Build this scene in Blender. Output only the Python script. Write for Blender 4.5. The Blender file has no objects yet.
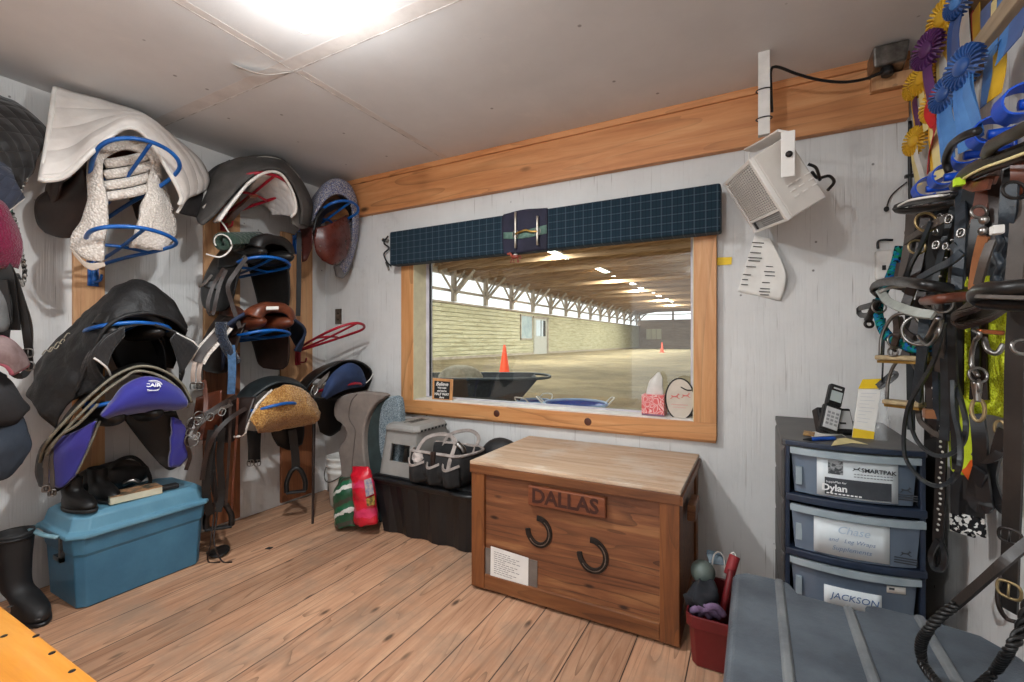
import bpy, math, random
from mathutils import Vector, Matrix, noise
sc = bpy.context.scene
COL = sc.collection
PI = math.pi

# ------------------------------------------------------------------ camera, world, exposure
CAMP = (3.06, -2.53, 1.2)
FPX = 455.1
YAW = math.atan(243.0 / FPX)
cam_d = bpy.data.cameras.new('camera')
cam_d.sensor_width = 36.0
cam_d.lens = FPX * 36.0 / 1024.0
cam_d.clip_start = 0.02
cam_d.clip_end = 400
cam = bpy.data.objects.new('camera', cam_d)
COL.objects.link(cam)
cam.location = CAMP
cam.rotation_euler = (PI / 2, 0, YAW)
sc.camera = cam

sc.view_settings.view_transform = 'Standard'
sc.view_settings.look = 'None'
sc.view_settings.exposure = 0.30
sc.view_settings.gamma = 1.0
sc.view_settings.use_curve_mapping = False

wd = bpy.data.worlds.new('overcast_sky')
sc.world = wd
wd.use_nodes = True
bg = wd.node_tree.nodes['Background']
bg.inputs[0].default_value = (0.93, 0.96, 1.0, 1)
bg.inputs[1].default_value = 1.5


def lamp(name, kind, loc, energy, col=(1, 1, 1), **kw):
    d = bpy.data.lights.new(name, kind)
    d.energy = energy
    d.color = col
    for k, v in kw.items():
        setattr(d, k, v)
    o = bpy.data.objects.new(name, d)
    COL.objects.link(o)
    o.location = loc
    return o


BULB = (1.735, -1.52, 2.27)
lamp('bulb_light', 'POINT', (BULB[0], BULB[1], BULB[2] - .012), 25, (.955, .985, 1.0), shadow_soft_size=.045)
lamp('bulb_down_light', 'AREA', (BULB[0], BULB[1], BULB[2] - .05), 22, (.955, .985, 1.0), shape='DISK', size=.07)
lamp('rear_bulb_light', 'POINT', (2.45, -3.0, 2.25), 40, (.955, .985, 1.0), shadow_soft_size=.05)  # unseen fill lamp added behind the camera to brighten the room

# ------------------------------------------------------------------ geometry helpers
FW = (-math.sin(YAW), math.cos(YAW))
RT = (math.cos(YAW), math.sin(YAW))


def _hit(px, py, ax, v):
    """the point of the plane (axis ax = v) that the photograph shows at px, py"""
    a = (px - 512) / FPX
    d = (FW[0] + a * RT[0], FW[1] + a * RT[1], (341 - py) / FPX)
    t = (v - CAMP[ax]) / d[ax]
    return Vector((CAMP[0] + t * d[0], CAMP[1] + t * d[1], CAMP[2] + t * d[2]))


def WX(px, py, x):
    p = _hit(px, py, 0, x)
    if 0 <= x <= 3.66: p.y = min(p.y, -.02)
    return p
def WY(px, py, y): return _hit(px, py, 1, y)
def WZ(px, py, z): return _hit(px, py, 2, z)
def LX(pts): return [WX(*p) for p in pts]
def LY(pts): return [WY(*p) for p in pts]
def GX(rows): return [[WX(*p) for p in r] for r in rows]
def GY(rows): return [[WY(*p) for p in r] for r in rows]


def S(r, g, b):
    def l(c):
        c /= 255.0
        return c / 12.92 if c <= .04045 else ((c + .055) / 1.055) ** 2.4
    return (l(r), l(g), l(b), 1.0)


def catmull(pts, n, closed=False):
    """n points evenly spread along a smooth curve through pts"""
    P = [Vector(p) for p in pts]
    m = len(P)
    if m == 2 and not closed:
        return [P[0].lerp(P[1], i / (n - 1)) for i in range(n)]
    seg = m if closed else m - 1
    fine = []
    K = 14
    for i in range(seg):
        if closed:
            a, b, c, d = P[(i - 1) % m], P[i], P[(i + 1) % m], P[(i + 2) % m]
        else:
            b, c = P[i], P[i + 1]
            a = P[i - 1] if i > 0 else b * 2 - c
            d = P[i + 2] if i + 2 < m else c * 2 - b
        for k in range(K):
            t = k / K
            fine.append(.5 * ((2 * b) + (c - a) * t + (2 * a - 5 * b + 4 * c - d) * t * t + (3 * b - a - 3 * c + d) * t ** 3))
    if not closed:
        fine.append(P[-1].copy())
    else:
        fine.append(fine[0].copy())
    L = [0.0]
    for i in range(1, len(fine)):
        L.append(L[-1] + (fine[i] - fine[i - 1]).length)
    tot = L[-1] or 1e-9
    out = []
    cnt = n if closed else n - 1
    j = 0
    for i in range(n):
        t = tot * i / cnt
        while j < len(L) - 2 and L[j + 1] < t:
            j += 1
        u = (t - L[j]) / max(L[j + 1] - L[j], 1e-9)
        out.append(fine[j].lerp(fine[j + 1], min(max(u, 0), 1)))
    return out


ORG = {}


class MB:
    """collects shapes; build() links them as ONE mesh object"""

    def __init__(self):
        self.v = []; self.f = []; self.uv = []; self.sm = []; self.mi = []; self.M = None

    def _add(self, vs, fs, uvs=None, smooth=True, mi=0):
        b = len(self.v)
        if self.M is not None:
            vs = [self.M @ Vector(p) for p in vs]
        self.v += [tuple(p) for p in vs]
        for i, f in enumerate(fs):
            self.f.append([b + k for k in f])
            self.uv.append(uvs[i] if uvs else None)
            self.sm.append(smooth)
            self.mi.append(mi)
        return self

    def box(self, a, b, mi=0):
        x0, y0, z0 = a; x1, y1, z1 = b
        vs = [(x0, y0, z0), (x1, y0, z0), (x1, y1, z0), (x0, y1, z0), (x0, y0, z1), (x1, y0, z1), (x1, y1, z1), (x0, y1, z1)]
        fs = [(0, 3, 2, 1), (4, 5, 6, 7), (0, 1, 5, 4), (1, 2, 6, 5), (2, 3, 7, 6), (3, 0, 4, 7)]
        return self._add(vs, fs, None, False, mi)

    def hexa(self, vs, mi=0):
        """8 corners: bottom ring 0-3, top ring 4-7 (counter-clockwise from above)"""
        fs = [(0, 3, 2, 1), (4, 5, 6, 7), (0, 1, 5, 4), (1, 2, 6, 5), (2, 3, 7, 6), (3, 0, 4, 7)]
        return self._add(vs, fs, None, False, mi)

    def obox(self, c, size, rz=0, ry=0, rx=0, mi=0):
        m = Matrix.Translation(c) @ Matrix.Rotation(rz, 4, 'Z') @ Matrix.Rotation(ry, 4, 'Y') @ Matrix.Rotation(rx, 4, 'X')
        sx, sy, sz = (s / 2 for s in size)
        return self.hexa([m @ Vector(p) for p in ((-sx, -sy, -sz), (sx, -sy, -sz), (sx, sy, -sz), (-sx, sy, -sz), (-sx, -sy, sz), (sx, -sy, sz), (sx, sy, sz), (-sx, sy, sz))], mi)

    def frames(self, P, closed):
        n = len(P)
        T = []
        for i in range(n):
            a = P[(i - 1) % n] if (closed or i > 0) else P[i]
            b = P[(i + 1) % n] if (closed or i < n - 1) else P[i]
            t = (b - a)
            T.append(t.normalized() if t.length > 1e-9 else Vector((0, 0, 1)))
        return T

    def tube(self, pts, r, n=None, closed=False, k=8, smooth=True, mi=0, flat=1.0):
        if n is None:
            n = max(2, len(pts)) if len(pts) == 2 else len(pts) * 6
        P = catmull(pts, n, closed)
        T = self.frames(P, closed)
        up = Vector((0, 0, 1)) if abs(T[0].z) < .9 else Vector((1, 0, 0))
        N = (up - T[0] * up.dot(T[0])).normalized()
        vs = []; fs = []; L = 0
        uvs = []
        lens = [0]
        for i in range(n):
            if i:
                N = (N - T[i] * N.dot(T[i])).normalized()
                L += (P[i] - P[i - 1]).length
                lens.append(L)
            B = T[i].cross(N)
            rr = r(i / max(n - 1, 1)) if callable(r) else r
            for j in range(k):
                a = 2 * PI * j / k
                vs.append(P[i] + N * (math.cos(a) * rr * flat) + B * (math.sin(a) * rr))
        rows = n if closed else n - 1
        for i in range(rows):
            i2 = (i + 1) % n
            for j in range(k):
                j2 = (j + 1) % k
                fs.append((i * k + j, i * k + j2, i2 * k + j2, i2 * k + j))
                u0, u1 = lens[i], (lens[i2] if i2 else L + .01)
                uvs.append(((u0, j / k), (u0, (j + 1) / k), (u1, (j + 1) / k), (u1, j / k)))
        if not closed:
            fs.append(tuple(range(k - 1, -1, -1))); uvs.append(None)
            fs.append(tuple((n - 1) * k + j for j in range(k))); uvs.append(None)
        return self._add(vs, fs, uvs, smooth, mi)

    def strap(self, pts, w, th=.003, nrm=(1, 0, 0), n=None, closed=False, mi=0, twist=0.0):
        """flat strap of width w; nrm = direction its face looks to"""
        if n is None:
            n = 2 if len(pts) == 2 and not twist else max(len(pts), 3) * 6
        P = catmull(pts, n, closed)
        T = self.frames(P, closed)
        vs = []; fs = []; uvs = []
        L = 0; lens = []
        for i in range(n):
            nn = nrm(i / max(n - 1, 1)) if callable(nrm) else nrm
            N = Vector(nn)
            N = N - T[i] * N.dot(T[i])
            if N.length < 1e-4:
                N = Vector((.3, .5, .8)); N = N - T[i] * N.dot(T[i])
            N.normalize()
            if twist:
                N = Matrix.Rotation(twist * i / (n - 1), 3, T[i]) @ N
            B = T[i].cross(N)
            ww = (w(i / max(n - 1, 1)) if callable(w) else w) / 2
            h = th / 2
            vs += [P[i] + B * ww + N * h, P[i] - B * ww + N * h, P[i] - B * ww - N * h, P[i] + B * ww - N * h]
            if i: L += (P[i] - P[i - 1]).length
            lens.append(L)
        rows = n if closed else n - 1
        wv = (0.0, 1.0, 1.0, 0.0)
        for i in range(rows):
            i2 = (i + 1) % n
            for j in range(4):
                j2 = (j + 1) % 4
                fs.append((i * 4 + j, i * 4 + j2, i2 * 4 + j2, i2 * 4 + j))
                a, b = lens[i], (lens[i2] if i2 else L)
                uvs.append(((a, wv[j]), (a, wv[j2]), (b, wv[j2]), (b, wv[j])))
        if not closed:
            fs.append((3, 2, 1, 0)); uvs.append(None)
            e = (n - 1) * 4
            fs.append((e, e + 1, e + 2, e + 3)); uvs.append(None)
        return self._add(vs, fs, uvs, False, mi)

    def skin(self, rows, nu=24, nv=None, closed=False, smooth=True, mi=0, wob=0.0, wsc=9.0, cap=False):
        """smooth sheet through rows of 3D points; uv in metres"""
        R = [catmull(r, nu, closed) for r in rows]
        if nv is None: nv = max(2, (len(rows) - 1) * 6 + 1)
        if len(rows) > 1:
            cols = [catmull([r[i] for r in R], nv) for i in range(nu)]
        else:
            cols = [[r] for r in R[0]]
        vs = []
        for j in range(nv):
            for i in range(nu):
                p = cols[i][j]
                if wob:
                    p = p + Vector(noise.noise_vector(p * wsc)) * wob
                vs.append(p)
        lu = [0.0]; mid = nv // 2
        for i in range(1, nu):
            lu.append(lu[-1] + (cols[i][mid] - cols[i - 1][mid]).length)
        lv = [0.0]; mi_ = nu // 2
        for j in range(1, nv):
            lv.append(lv[-1] + (cols[mi_][j] - cols[mi_][j - 1]).length)
        fs = []; uvs = []
        for j in range(nv - 1):
            for i in range(nu if closed else nu - 1):
                i2 = (i + 1) % nu
                fs.append((j * nu + i, j * nu + i2, (j + 1) * nu + i2, (j + 1) * nu + i))
                u2 = lu[i2] if i2 else lu[-1] + .01
                uvs.append(((lu[i], lv[j]), (u2, lv[j]), (u2, lv[j + 1]), (lu[i], lv[j + 1])))
        if cap and closed:
            fs.append(tuple(range(nu - 1, -1, -1))); uvs.append(None)
            fs.append(tuple((nv - 1) * nu + i for i in range(nu))); uvs.append(None)
        return self._add(vs, fs, uvs, smooth, mi)

    def lathe(self, prof, c, axis=(0, 0, 1), k=24, smooth=True, mi=0, sx=1.0, sy=1.0, cap=True):
        """prof: list of (radius, height)"""
        q = Vector((0, 0, 1)).rotation_difference(Vector(axis))
        c = Vector(c)
        vs = []; fs = []
        for r, h in prof:
            for j in range(k):
                a = 2 * PI * j / k
                vs.append(c + q @ Vector((math.cos(a) * r * sx, math.sin(a) * r * sy, h)))
        for i in range(len(prof) - 1):
            for j in range(k):
                j2 = (j + 1) % k
                fs.append((i * k + j, i * k + j2, (i + 1) * k + j2, (i + 1) * k + j))
        if cap:
            fs.append(tuple(range(k - 1, -1, -1)))
            fs.append(tuple((len(prof) - 1) * k + j for j in range(k)))
        return self._add(vs, fs, None, smooth, mi)

    def ball(self, c, r, seg=16, rings=10, mi=0, m=None, wob=0, wsc=8):
        """ellipsoid of radii r"""
        if not hasattr(r, '__len__'): r = (r, r, r)
        c = Vector(c)
        vs = []; fs = []
        for i in range(rings + 1):
            th = PI * i / rings
            for j in range(seg):
                a = 2 * PI * j / seg
                p = Vector((math.sin(th) * math.cos(a) * r[0], math.sin(th) * math.sin(a) * r[1], math.cos(th) * r[2]))
                if m is not None: p = m @ p
                p = p + c
                if wob: p = p + Vector(noise.noise_vector(p * wsc)) * wob
                vs.append(p)
        for i in range(rings):
            for j in range(seg):
                j2 = (j + 1) % seg
                fs.append((i * seg + j, (i + 1) * seg + j, (i + 1) * seg + j2, i * seg + j2))
        return self._add(vs, fs, None, True, mi)

    def prism(self, poly, d, mi=0, smooth=False):
        """closed 3D polygon pushed along the vector d"""
        n = len(poly)
        d = Vector(d)
        vs = [Vector(p) for p in poly] + [Vector(p) + d for p in poly]
        fs = [tuple(range(n - 1, -1, -1)), tuple(range(n, 2 * n))]
        for i in range(n):
            j = (i + 1) % n
            fs.append((i, j, n + j, n + i))
        return self._add(vs, fs, None, smooth, mi)

    def quad(self, a, b, c, d, mi=0):
        return self._add([a, b, c, d], [(0, 1, 2, 3)], [((0, 0), (1, 0), (1, 1), (0, 1))], False, mi)

    def build(self, name, mat, parent=None, bevel=0, solid=0, sub=0, local=False, seg=2, org=None, off=0.0, fix=True):
        me = bpy.data.meshes.new(name)
        if parent is not None and not local:
            o0 = ORG[parent.name]
        elif parent is None and org is None and self.v:
            xs = [p[0] for p in self.v]; ys = [p[1] for p in self.v]; zs = [p[2] for p in self.v]
            o0 = Vector(((min(xs) + max(xs)) / 2, (min(ys) + max(ys)) / 2, min(zs)))
        elif org is not None:
            o0 = Vector(org)
        else:
            o0 = Vector((0, 0, 0))
        me.from_pydata([(p[0] - o0[0], p[1] - o0[1], p[2] - o0[2]) for p in self.v], [], self.f)
        if any(u is not None for u in self.uv):
            lay = me.uv_layers.new(name='uv')
            k = 0
            for fi, f in enumerate(self.f):
                u = self.uv[fi]
                for q in range(len(f)):
                    lay.data[k].uv = u[q] if u else (0, 0)
                    k += 1
        me.polygons.foreach_set('use_smooth', self.sm)
        me.polygons.foreach_set('material_index', self.mi)
        for m in (mat if isinstance(mat, (list, tuple)) else [mat]):
            me.materials.append(m)
        if fix:
            import bmesh
            bm = bmesh.new(); bm.from_mesh(me)
            bmesh.ops.remove_doubles(bm, verts=bm.verts, dist=1e-6)
            bmesh.ops.recalc_face_normals(bm, faces=bm.faces)
            bm.to_mesh(me); bm.free()
        me.update()
        o = bpy.data.objects.new(name, me)
        COL.objects.link(o)
        if parent is not None:
            o.parent = parent
            if not local:
                ORG[o.name] = Vector(o0)
        else:
            o.location = o0
            ORG[o.name] = Vector(o0)
        if solid:
            md = o.modifiers.new('solid', 'SOLIDIFY'); md.thickness = solid; md.offset = off
        if bevel:
            md = o.modifiers.new('bevel', 'BEVEL'); md.width = bevel; md.segments = seg; md.limit_method = 'ANGLE'; md.angle_limit = .6
        if sub:
            md = o.modifiers.new('sub', 'SUBSURF'); md.levels = sub; md.render_levels = sub
        return o


def thing(name, label, cat, loc, group=None, rz=0, rx=0, ry=0):
    o = bpy.data.objects.new(name, None)
    COL.objects.link(o)
    o.empty_display_size = .05
    o.location = loc
    o.rotation_euler = (rx, ry, rz)
    ORG[o.name] = Vector(loc)
    o['label'] = label; o['category'] = cat
    if group: o['group'] = group
    return o


def tag(o, label, cat, group=None):
    o['label'] = label; o['category'] = cat
    if group: o['group'] = group
    return o


def lab(o, label):
    o['label'] = label
    return o


def struct(o):
    o['kind'] = 'structure'
    return o


def copy_tree(root, loc, rz, label, group):
    c = root.copy(); COL.objects.link(c)
    c.location = loc; c.rotation_euler = (0, 0, rz); c['label'] = label; c['group'] = group
    ORG[c.name] = Vector(loc)
    for ch in list(root.children):
        d = ch.copy(); COL.objects.link(d); d.parent = c
        for g in list(ch.children):
            e = g.copy(); COL.objects.link(e); e.parent = d
    return c


def text(name, body, mat, parent, c, size, right, up, ext=.0006, align='CENTER', shear=0, bold=0):
    """lettering as a thin mesh: centre c, reading along right"""
    cu = bpy.data.curves.new(name, 'FONT')
    cu.body = body; cu.size = size; cu.extrude = ext; cu.align_x = align; cu.align_y = 'CENTER'
    cu.shear = shear; cu.offset = bold; cu.resolution_u = 3
    t = bpy.data.objects.new('tmp', cu)
    COL.objects.link(t)
    bpy.context.view_layer.update()
    me = bpy.data.meshes.new_from_object(t.evaluated_get(bpy.context.evaluated_depsgraph_get()))
    bpy.data.objects.remove(t); bpy.data.curves.remove(cu)
    R = Vector(right).normalized(); U = Vector(up); U = (U - R * U.dot(R)).normalized(); N = R.cross(U)
    m = Matrix((R, U, N)).transposed().to_4x4()
    m.translation = Vector(c) - (ORG[parent.name] if parent is not None else Vector((0, 0, 0)))
    me.transform(m)
    me.materials.clear(); me.materials.append(mat); me.name = name
    o = bpy.data.objects.new(name, me)
    COL.objects.link(o)
    if parent is not None: o.parent = parent
    return o
# ------------------------------------------------------------------ materials (procedural)
class NT:
    def __init__(self, name):
        self.m = bpy.data.materials.new(name); self.m.use_nodes = True
        self.t = self.m.node_tree; self.b = self.t.nodes['Principled BSDF']

    def n(self, typ, **kw):
        x = self.t.nodes.new(typ)
        for k, v in kw.items():
            if k.startswith('i_'):
                x.inputs[k[2:].replace('_', ' ')].default_value = v
            else:
                setattr(x, k, v)
        return x

    def l(self, a, b): self.t.links.new(a, b)

    def co(self, kind='Object', sc_=(1, 1, 1), rot=(0, 0, 0)):
        tc = self.n('ShaderNodeTexCoord'); mp = self.n('ShaderNodeMapping')
        mp.inputs['Scale'].default_value = sc_; mp.inputs['Rotation'].default_value = rot
        self.l(tc.outputs[kind], mp.inputs[0])
        return mp.outputs[0]

    def noise(self, co, scale=5, detail=4, rough=.6, dist=0):
        x = self.n('ShaderNodeTexNoise'); x.inputs['Scale'].default_value = scale
        x.inputs['Detail'].default_value = detail; x.inputs['Roughness'].default_value = rough
        x.inputs['Distortion'].default_value = dist
        self.l(co, x.inputs['Vector'])
        return x.outputs['Fac']

    def ramp(self, fac, stops):
        x = self.n('ShaderNodeValToRGB'); e = x.color_ramp.elements
        while len(e) < len(stops): e.new(.5)
        for i, (p, c) in enumerate(stops):
            e[i].position = p; e[i].color = c if len(c) == 4 else (*c, 1)
        self.l(fac, x.inputs[0])
        return x.outputs['Color']

    def mix(self, fac, a, b, mode='MIX'):
        x = self.n('ShaderNodeMix', data_type='RGBA', blend_type=mode)
        for s, v in ((0, fac), (6, a), (7, b)):
            if hasattr(v, 'is_linked'): self.l(v, x.inputs[s])
            else: x.inputs[s].default_value = v
        return x.outputs[2]

    def math(self, op, a, b=0.0, clamp=False):
        x = self.n('ShaderNodeMath', operation=op, use_clamp=clamp)
        for s, v in ((0, a), (1, b)):
            if hasattr(v, 'is_linked'): self.l(v, x.inputs[s])
            else: x.inputs[s].default_value = v
        return x.outputs[0]

    def sep(self, co):
        x = self.n('ShaderNodeSeparateXYZ'); self.l(co, x.inputs[0]); return x.outputs

    def bump(self, h, strength=.3, dist=.01, prev=None):
        x = self.n('ShaderNodeBump'); x.inputs['Strength'].default_value = strength; x.inputs['Distance'].default_value = dist
        self.l(h, x.inputs['Height'])
        if prev is not None: self.l(prev, x.inputs['Normal'])
        return x.outputs[0]

    def fin(self, col, rough=.6, metal=0, nrm=None, spec=None, sheen=0, coat=0):
        B = self.b
        for k, v in (('Base Color', col), ('Roughness', rough), ('Metallic', metal)):
            if hasattr(v, 'is_linked'): self.l(v, B.inputs[k])
            else: B.inputs[k].default_value = v
        if nrm is not None: self.l(nrm, B.inputs['Normal'])
        if spec is not None: B.inputs['Specular IOR Level'].default_value = spec
        if sheen: B.inputs['Sheen Weight'].default_value = sheen
        if coat: B.inputs['Coat Weight'].default_value = coat
        return self.m


def pm(name, c1, c2=None, scale=12, rough=.6, metal=0, bump=.15, bscale=60, dist=.004, lo=.35, hi=.65, spec=None, sheen=0, coat=0, stretch=(1, 1, 1)):
    n = NT(name)
    co = n.co('Object', stretch)
    c2 = c2 or tuple(x * .75 for x in c1[:3]) + (1,)
    col = n.ramp(n.noise(co, scale, 5), [(lo, c1), (hi, c2)])
    nr = n.bump(n.noise(co, bscale, 4), bump, dist) if bump else None
    return n.fin(col, rough, metal, nr, spec, sheen, coat)


def wood(name, a, b, c, axis='x', scale=1.0, rough=.55, knots=True, board=None, gap=0, bump=.25, grey=None, coat=0, lines=11.0, lamt=.5, kd=1.0):
    """planks with grain along axis; board = plank width across, with dark gaps"""
    n = NT(name)
    st = {'x': (1.2, 14, 14), 'y': (14, 1.2, 14), 'z': (14, 14, 1.2)}[axis]
    co = n.co('Object', tuple(s * scale for s in st))
    raw = n.co('Object')
    tc = raw
    off = None
    if board:
        sx = n.sep(raw)
        across = {'x': 1, 'y': 0, 'z': 0}[axis]
        q = n.math('DIVIDE', sx[across], board)
        idx = n.math('FLOOR', q)
        fr = n.math('FRACT', q)
        wn = n.n('ShaderNodeTexWhiteNoise', noise_dimensions='1D')
        n.l(idx, wn.inputs['W'])
        ad = n.n('ShaderNodeVectorMath', operation='MULTIPLY_ADD')
        n.l(wn.outputs['Color'], ad.inputs[0]); ad.inputs[1].default_value = (9, 9, 9); n.l(co, ad.inputs[2])
        co = ad.outputs[0]
        ad2 = n.n('ShaderNodeVectorMath', operation='MULTIPLY_ADD')
        n.l(wn.outputs['Color'], ad2.inputs[0]); ad2.inputs[1].default_value = (3, 3, 3); n.l(raw, ad2.inputs[2])
        tc = ad2.outputs[0]
    g = n.noise(co, 1.6, 6, .62, .6)
    col = n.ramp(g, [(.28, a), (.5, b), (.72, c)])
    fine = n.noise(co, 7, 3, .7)
    col = n.mix(n.math('MULTIPLY', fine, .35), col, a, 'MULTIPLY')
    mg = n.n('ShaderNodeVectorMath', operation='MULTIPLY')
    n.l(co, mg.inputs[0]); mg.inputs[1].default_value = (.42, .42, .42)
    ct = n.math('FRACT', n.math('MULTIPLY', n.noise(mg.outputs[0], 1.0, 2, .45, .25), lines))
    ln_ = n.ramp(ct, [(.0, (1, 1, 1, 1)), (.10, (.5, .5, .5, 1)), (.26, (0, 0, 0, 1))])
    br = n.ramp(n.noise(raw, 2.3, 3), [(.35, (.25, .25, .25, 1)), (.6, (1, 1, 1, 1))])
    lm = n.math('MULTIPLY', n.math('MULTIPLY', ln_, br), lamt)
    col = n.mix(lm, col, tuple(x * .34 for x in a[:3]) + (1,))
    h = n.math('ADD', g, n.math('MULTIPLY', fine, .5))
    h = n.math('SUBTRACT', h, n.math('MULTIPLY', lm, .6))
    if knots:
        ks = {'x': (2.2, 5.5, 5.5), 'y': (5.5, 2.2, 5.5), 'z': (5.5, 5.5, 2.2)}[axis]
        mp = n.n('ShaderNodeMapping'); mp.inputs['Scale'].default_value = tuple(q_ * kd for q_ in ks); n.l(tc, mp.inputs[0])
        vo = n.n('ShaderNodeTexVoronoi'); vo.inputs['Scale'].default_value = 1.0; vo.inputs['Randomness'].default_value = 1.0
        n.l(mp.outputs[0], vo.inputs['Vector'])
        k = n.ramp(vo.outputs['Distance'], [(.05, (1, 1, 1, 1)), (.13, (0, 0, 0, 1))])
        dk = tuple(x * .22 for x in a[:3]) + (1,)
        col = n.mix(k, col, dk)
    if grey:
        gm = n.ramp(n.noise(raw, 1.7, 6, .7), [(.5, (0, 0, 0, 1)), (.66, (1, 1, 1, 1))])
        col = n.mix(n.math('MULTIPLY', gm, .75), col, grey)
    if board:
        e = n.math('MINIMUM', fr, n.math('SUBTRACT', 1.0, fr))
        gapm = n.ramp(e, [(gap * .5, (0, 0, 0, 1)), (gap * 1.5, (1, 1, 1, 1))])
        tone = n.math('ADD', n.math('MULTIPLY', wn.outputs['Value'], .3), .82)
        cc = n.n('ShaderNodeCombineColor'); [n.l(tone, cc.inputs[i]) for i in range(3)]
        col = n.mix(1.0, col, cc.outputs[0], 'MULTIPLY')
        col = n.mix(gapm, S(38, 26, 20), col)
        h = n.math('ADD', h, n.math('MULTIPLY', gapm, 2.0))
    return n.fin(col, rough, 0, n.bump(h, bump, .004), coat=coat)


def quilt(name, c, cell=.05, diamond=False, rough=.85, c2=None, lines='both', strength=.8):
    n = NT(name)
    co = n.co('UV', (1 / cell, 1 / cell, 1), (0, 0, PI / 4 if diamond else 0))
    s = n.sep(co)
    def wave(o):
        f = n.math('FRACT', o); e = n.math('MINIMUM', f, n.math('SUBTRACT', 1.0, f))
        return n.math('POWER', n.math('MULTIPLY', e, 2.0), .45)
    h = wave(s[0]) if lines == 'u' else wave(s[1]) if lines == 'v' else n.math('MULTIPLY', wave(s[0]), wave(s[1]))
    oc = n.co('Object')
    c2 = c2 or tuple(x * .72 for x in c[:3]) + (1,)
    col = n.ramp(n.noise(oc, 6, 6, .65), [(.35, c), (.68, c2)])
    nr = n.bump(n.noise(oc, 350, 2), .12, .002, n.bump(h, strength, cell * .16))
    return n.fin(col, rough, 0, nr, .25, sheen=.15)


def fleece(name, c, c2, scale=130, bump=1.0, rough=.95, lo=.3, hi=.6):
    n = NT(name)
    co = n.co('Object')
    vo = n.n('ShaderNodeTexVoronoi'); vo.inputs['Scale'].default_value = scale; n.l(co, vo.inputs['Vector'])
    big = n.noise(co, 9, 4)
    f = n.math('ADD', n.math('MULTIPLY', vo.outputs['Distance'], .45), n.math('MULTIPLY', big, .55))
    col = n.ramp(f, [(lo, c), (hi, c2)])
    return n.fin(col, rough, 0, n.bump(vo.outputs['Distance'], bump, .006), .1, sheen=.3)


def leather(name, c, c2, rough=.42, scale=10, bump=.12):
    n = NT(name)
    co = n.co('Object')
    f = n.noise(co, scale, 6, .65)
    col = n.ramp(f, [(.32, c), (.7, c2)])
    rg = n.math('ADD', n.math('MULTIPLY', n.noise(co, 30, 3), .25), rough - .12)
    return n.fin(col, rg, 0, n.bump(n.noise(co, 220, 4), bump, .002), .4)


def flat(name, c, rough=.6, metal=0, spec=None):
    n = NT(name)
    return n.fin(c, rough, metal, None, spec)


def emit(name, c, s):
    n = NT(name)
    n.b.inputs['Base Color'].default_value = c
    n.b.inputs['Emission Color'].default_value = c
    n.b.inputs['Emission Strength'].default_value = s
    return n.m


def panel_wall(name, c, c2, dirt):
    n = NT(name)
    raw = n.co('Object')
    co = n.co('Object', (42, 42, 1.1))
    g = n.noise(co, 1.0, 5, .7)
    co2 = n.co('Object', (120, 120, 2.5))
    g2 = n.noise(co2, 1.0, 3, .6)
    big = n.noise(raw, 1.6, 6, .65)
    col = n.mix(n.ramp(big, [(.35, (0, 0, 0, 1)), (.72, (1, 1, 1, 1))]), c, c2)
    crk = n.ramp(g2, [(.29, (1, 1, 1, 1)), (.37, (0, 0, 0, 1))])
    col = n.mix(n.math('MULTIPLY', crk, .8), col, dirt)
    vo = n.n('ShaderNodeTexVoronoi'); vo.inputs['Scale'].default_value = 9; n.l(raw, vo.inputs['Vector'])
    sp = n.ramp(vo.outputs['Distance'], [(.035, (1, 1, 1, 1)), (.06, (0, 0, 0, 1))])
    col = n.mix(n.math('MULTIPLY', sp, .75), col, S(70, 62, 58))
    sm = n.ramp(n.noise(raw, 3.2, 6, .7), [(.58, (0, 0, 0, 1)), (.75, (1, 1, 1, 1))])
    col = n.mix(n.math('MULTIPLY', sm, .3), col, dirt)
    h = n.math('ADD', g, n.math('MULTIPLY', g2, .6))
    return n.fin(col, .72, 0, n.bump(h, .6, .005), .3)


def ceil_mat():
    n = NT('painted_board')
    raw = n.co('Object')
    big = n.noise(raw, 1.3, 6, .6)
    col = n.ramp(big, [(.35, S(221, 219, 218)), (.68, S(205, 203, 202))])
    sm = n.ramp(n.noise(raw, 5, 7, .75, .5), [(.60, (0, 0, 0, 1)), (.74, (1, 1, 1, 1))])
    col = n.mix(n.math('MULTIPLY', sm, .35), col, S(234, 229, 225))
    vo = n.n('ShaderNodeTexVoronoi'); vo.inputs['Scale'].default_value = 5.2; n.l(raw, vo.inputs['Vector'])
    sp = n.ramp(vo.outputs['Distance'], [(.03, (1, 1, 1, 1)), (.05, (0, 0, 0, 1))])
    col = n.mix(n.math('MULTIPLY', sp, .6), col, S(80, 72, 66))
    return n.fin(col, .6, 0, n.bump(n.noise(raw, 70, 4), .12, .003), .35)


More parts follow.
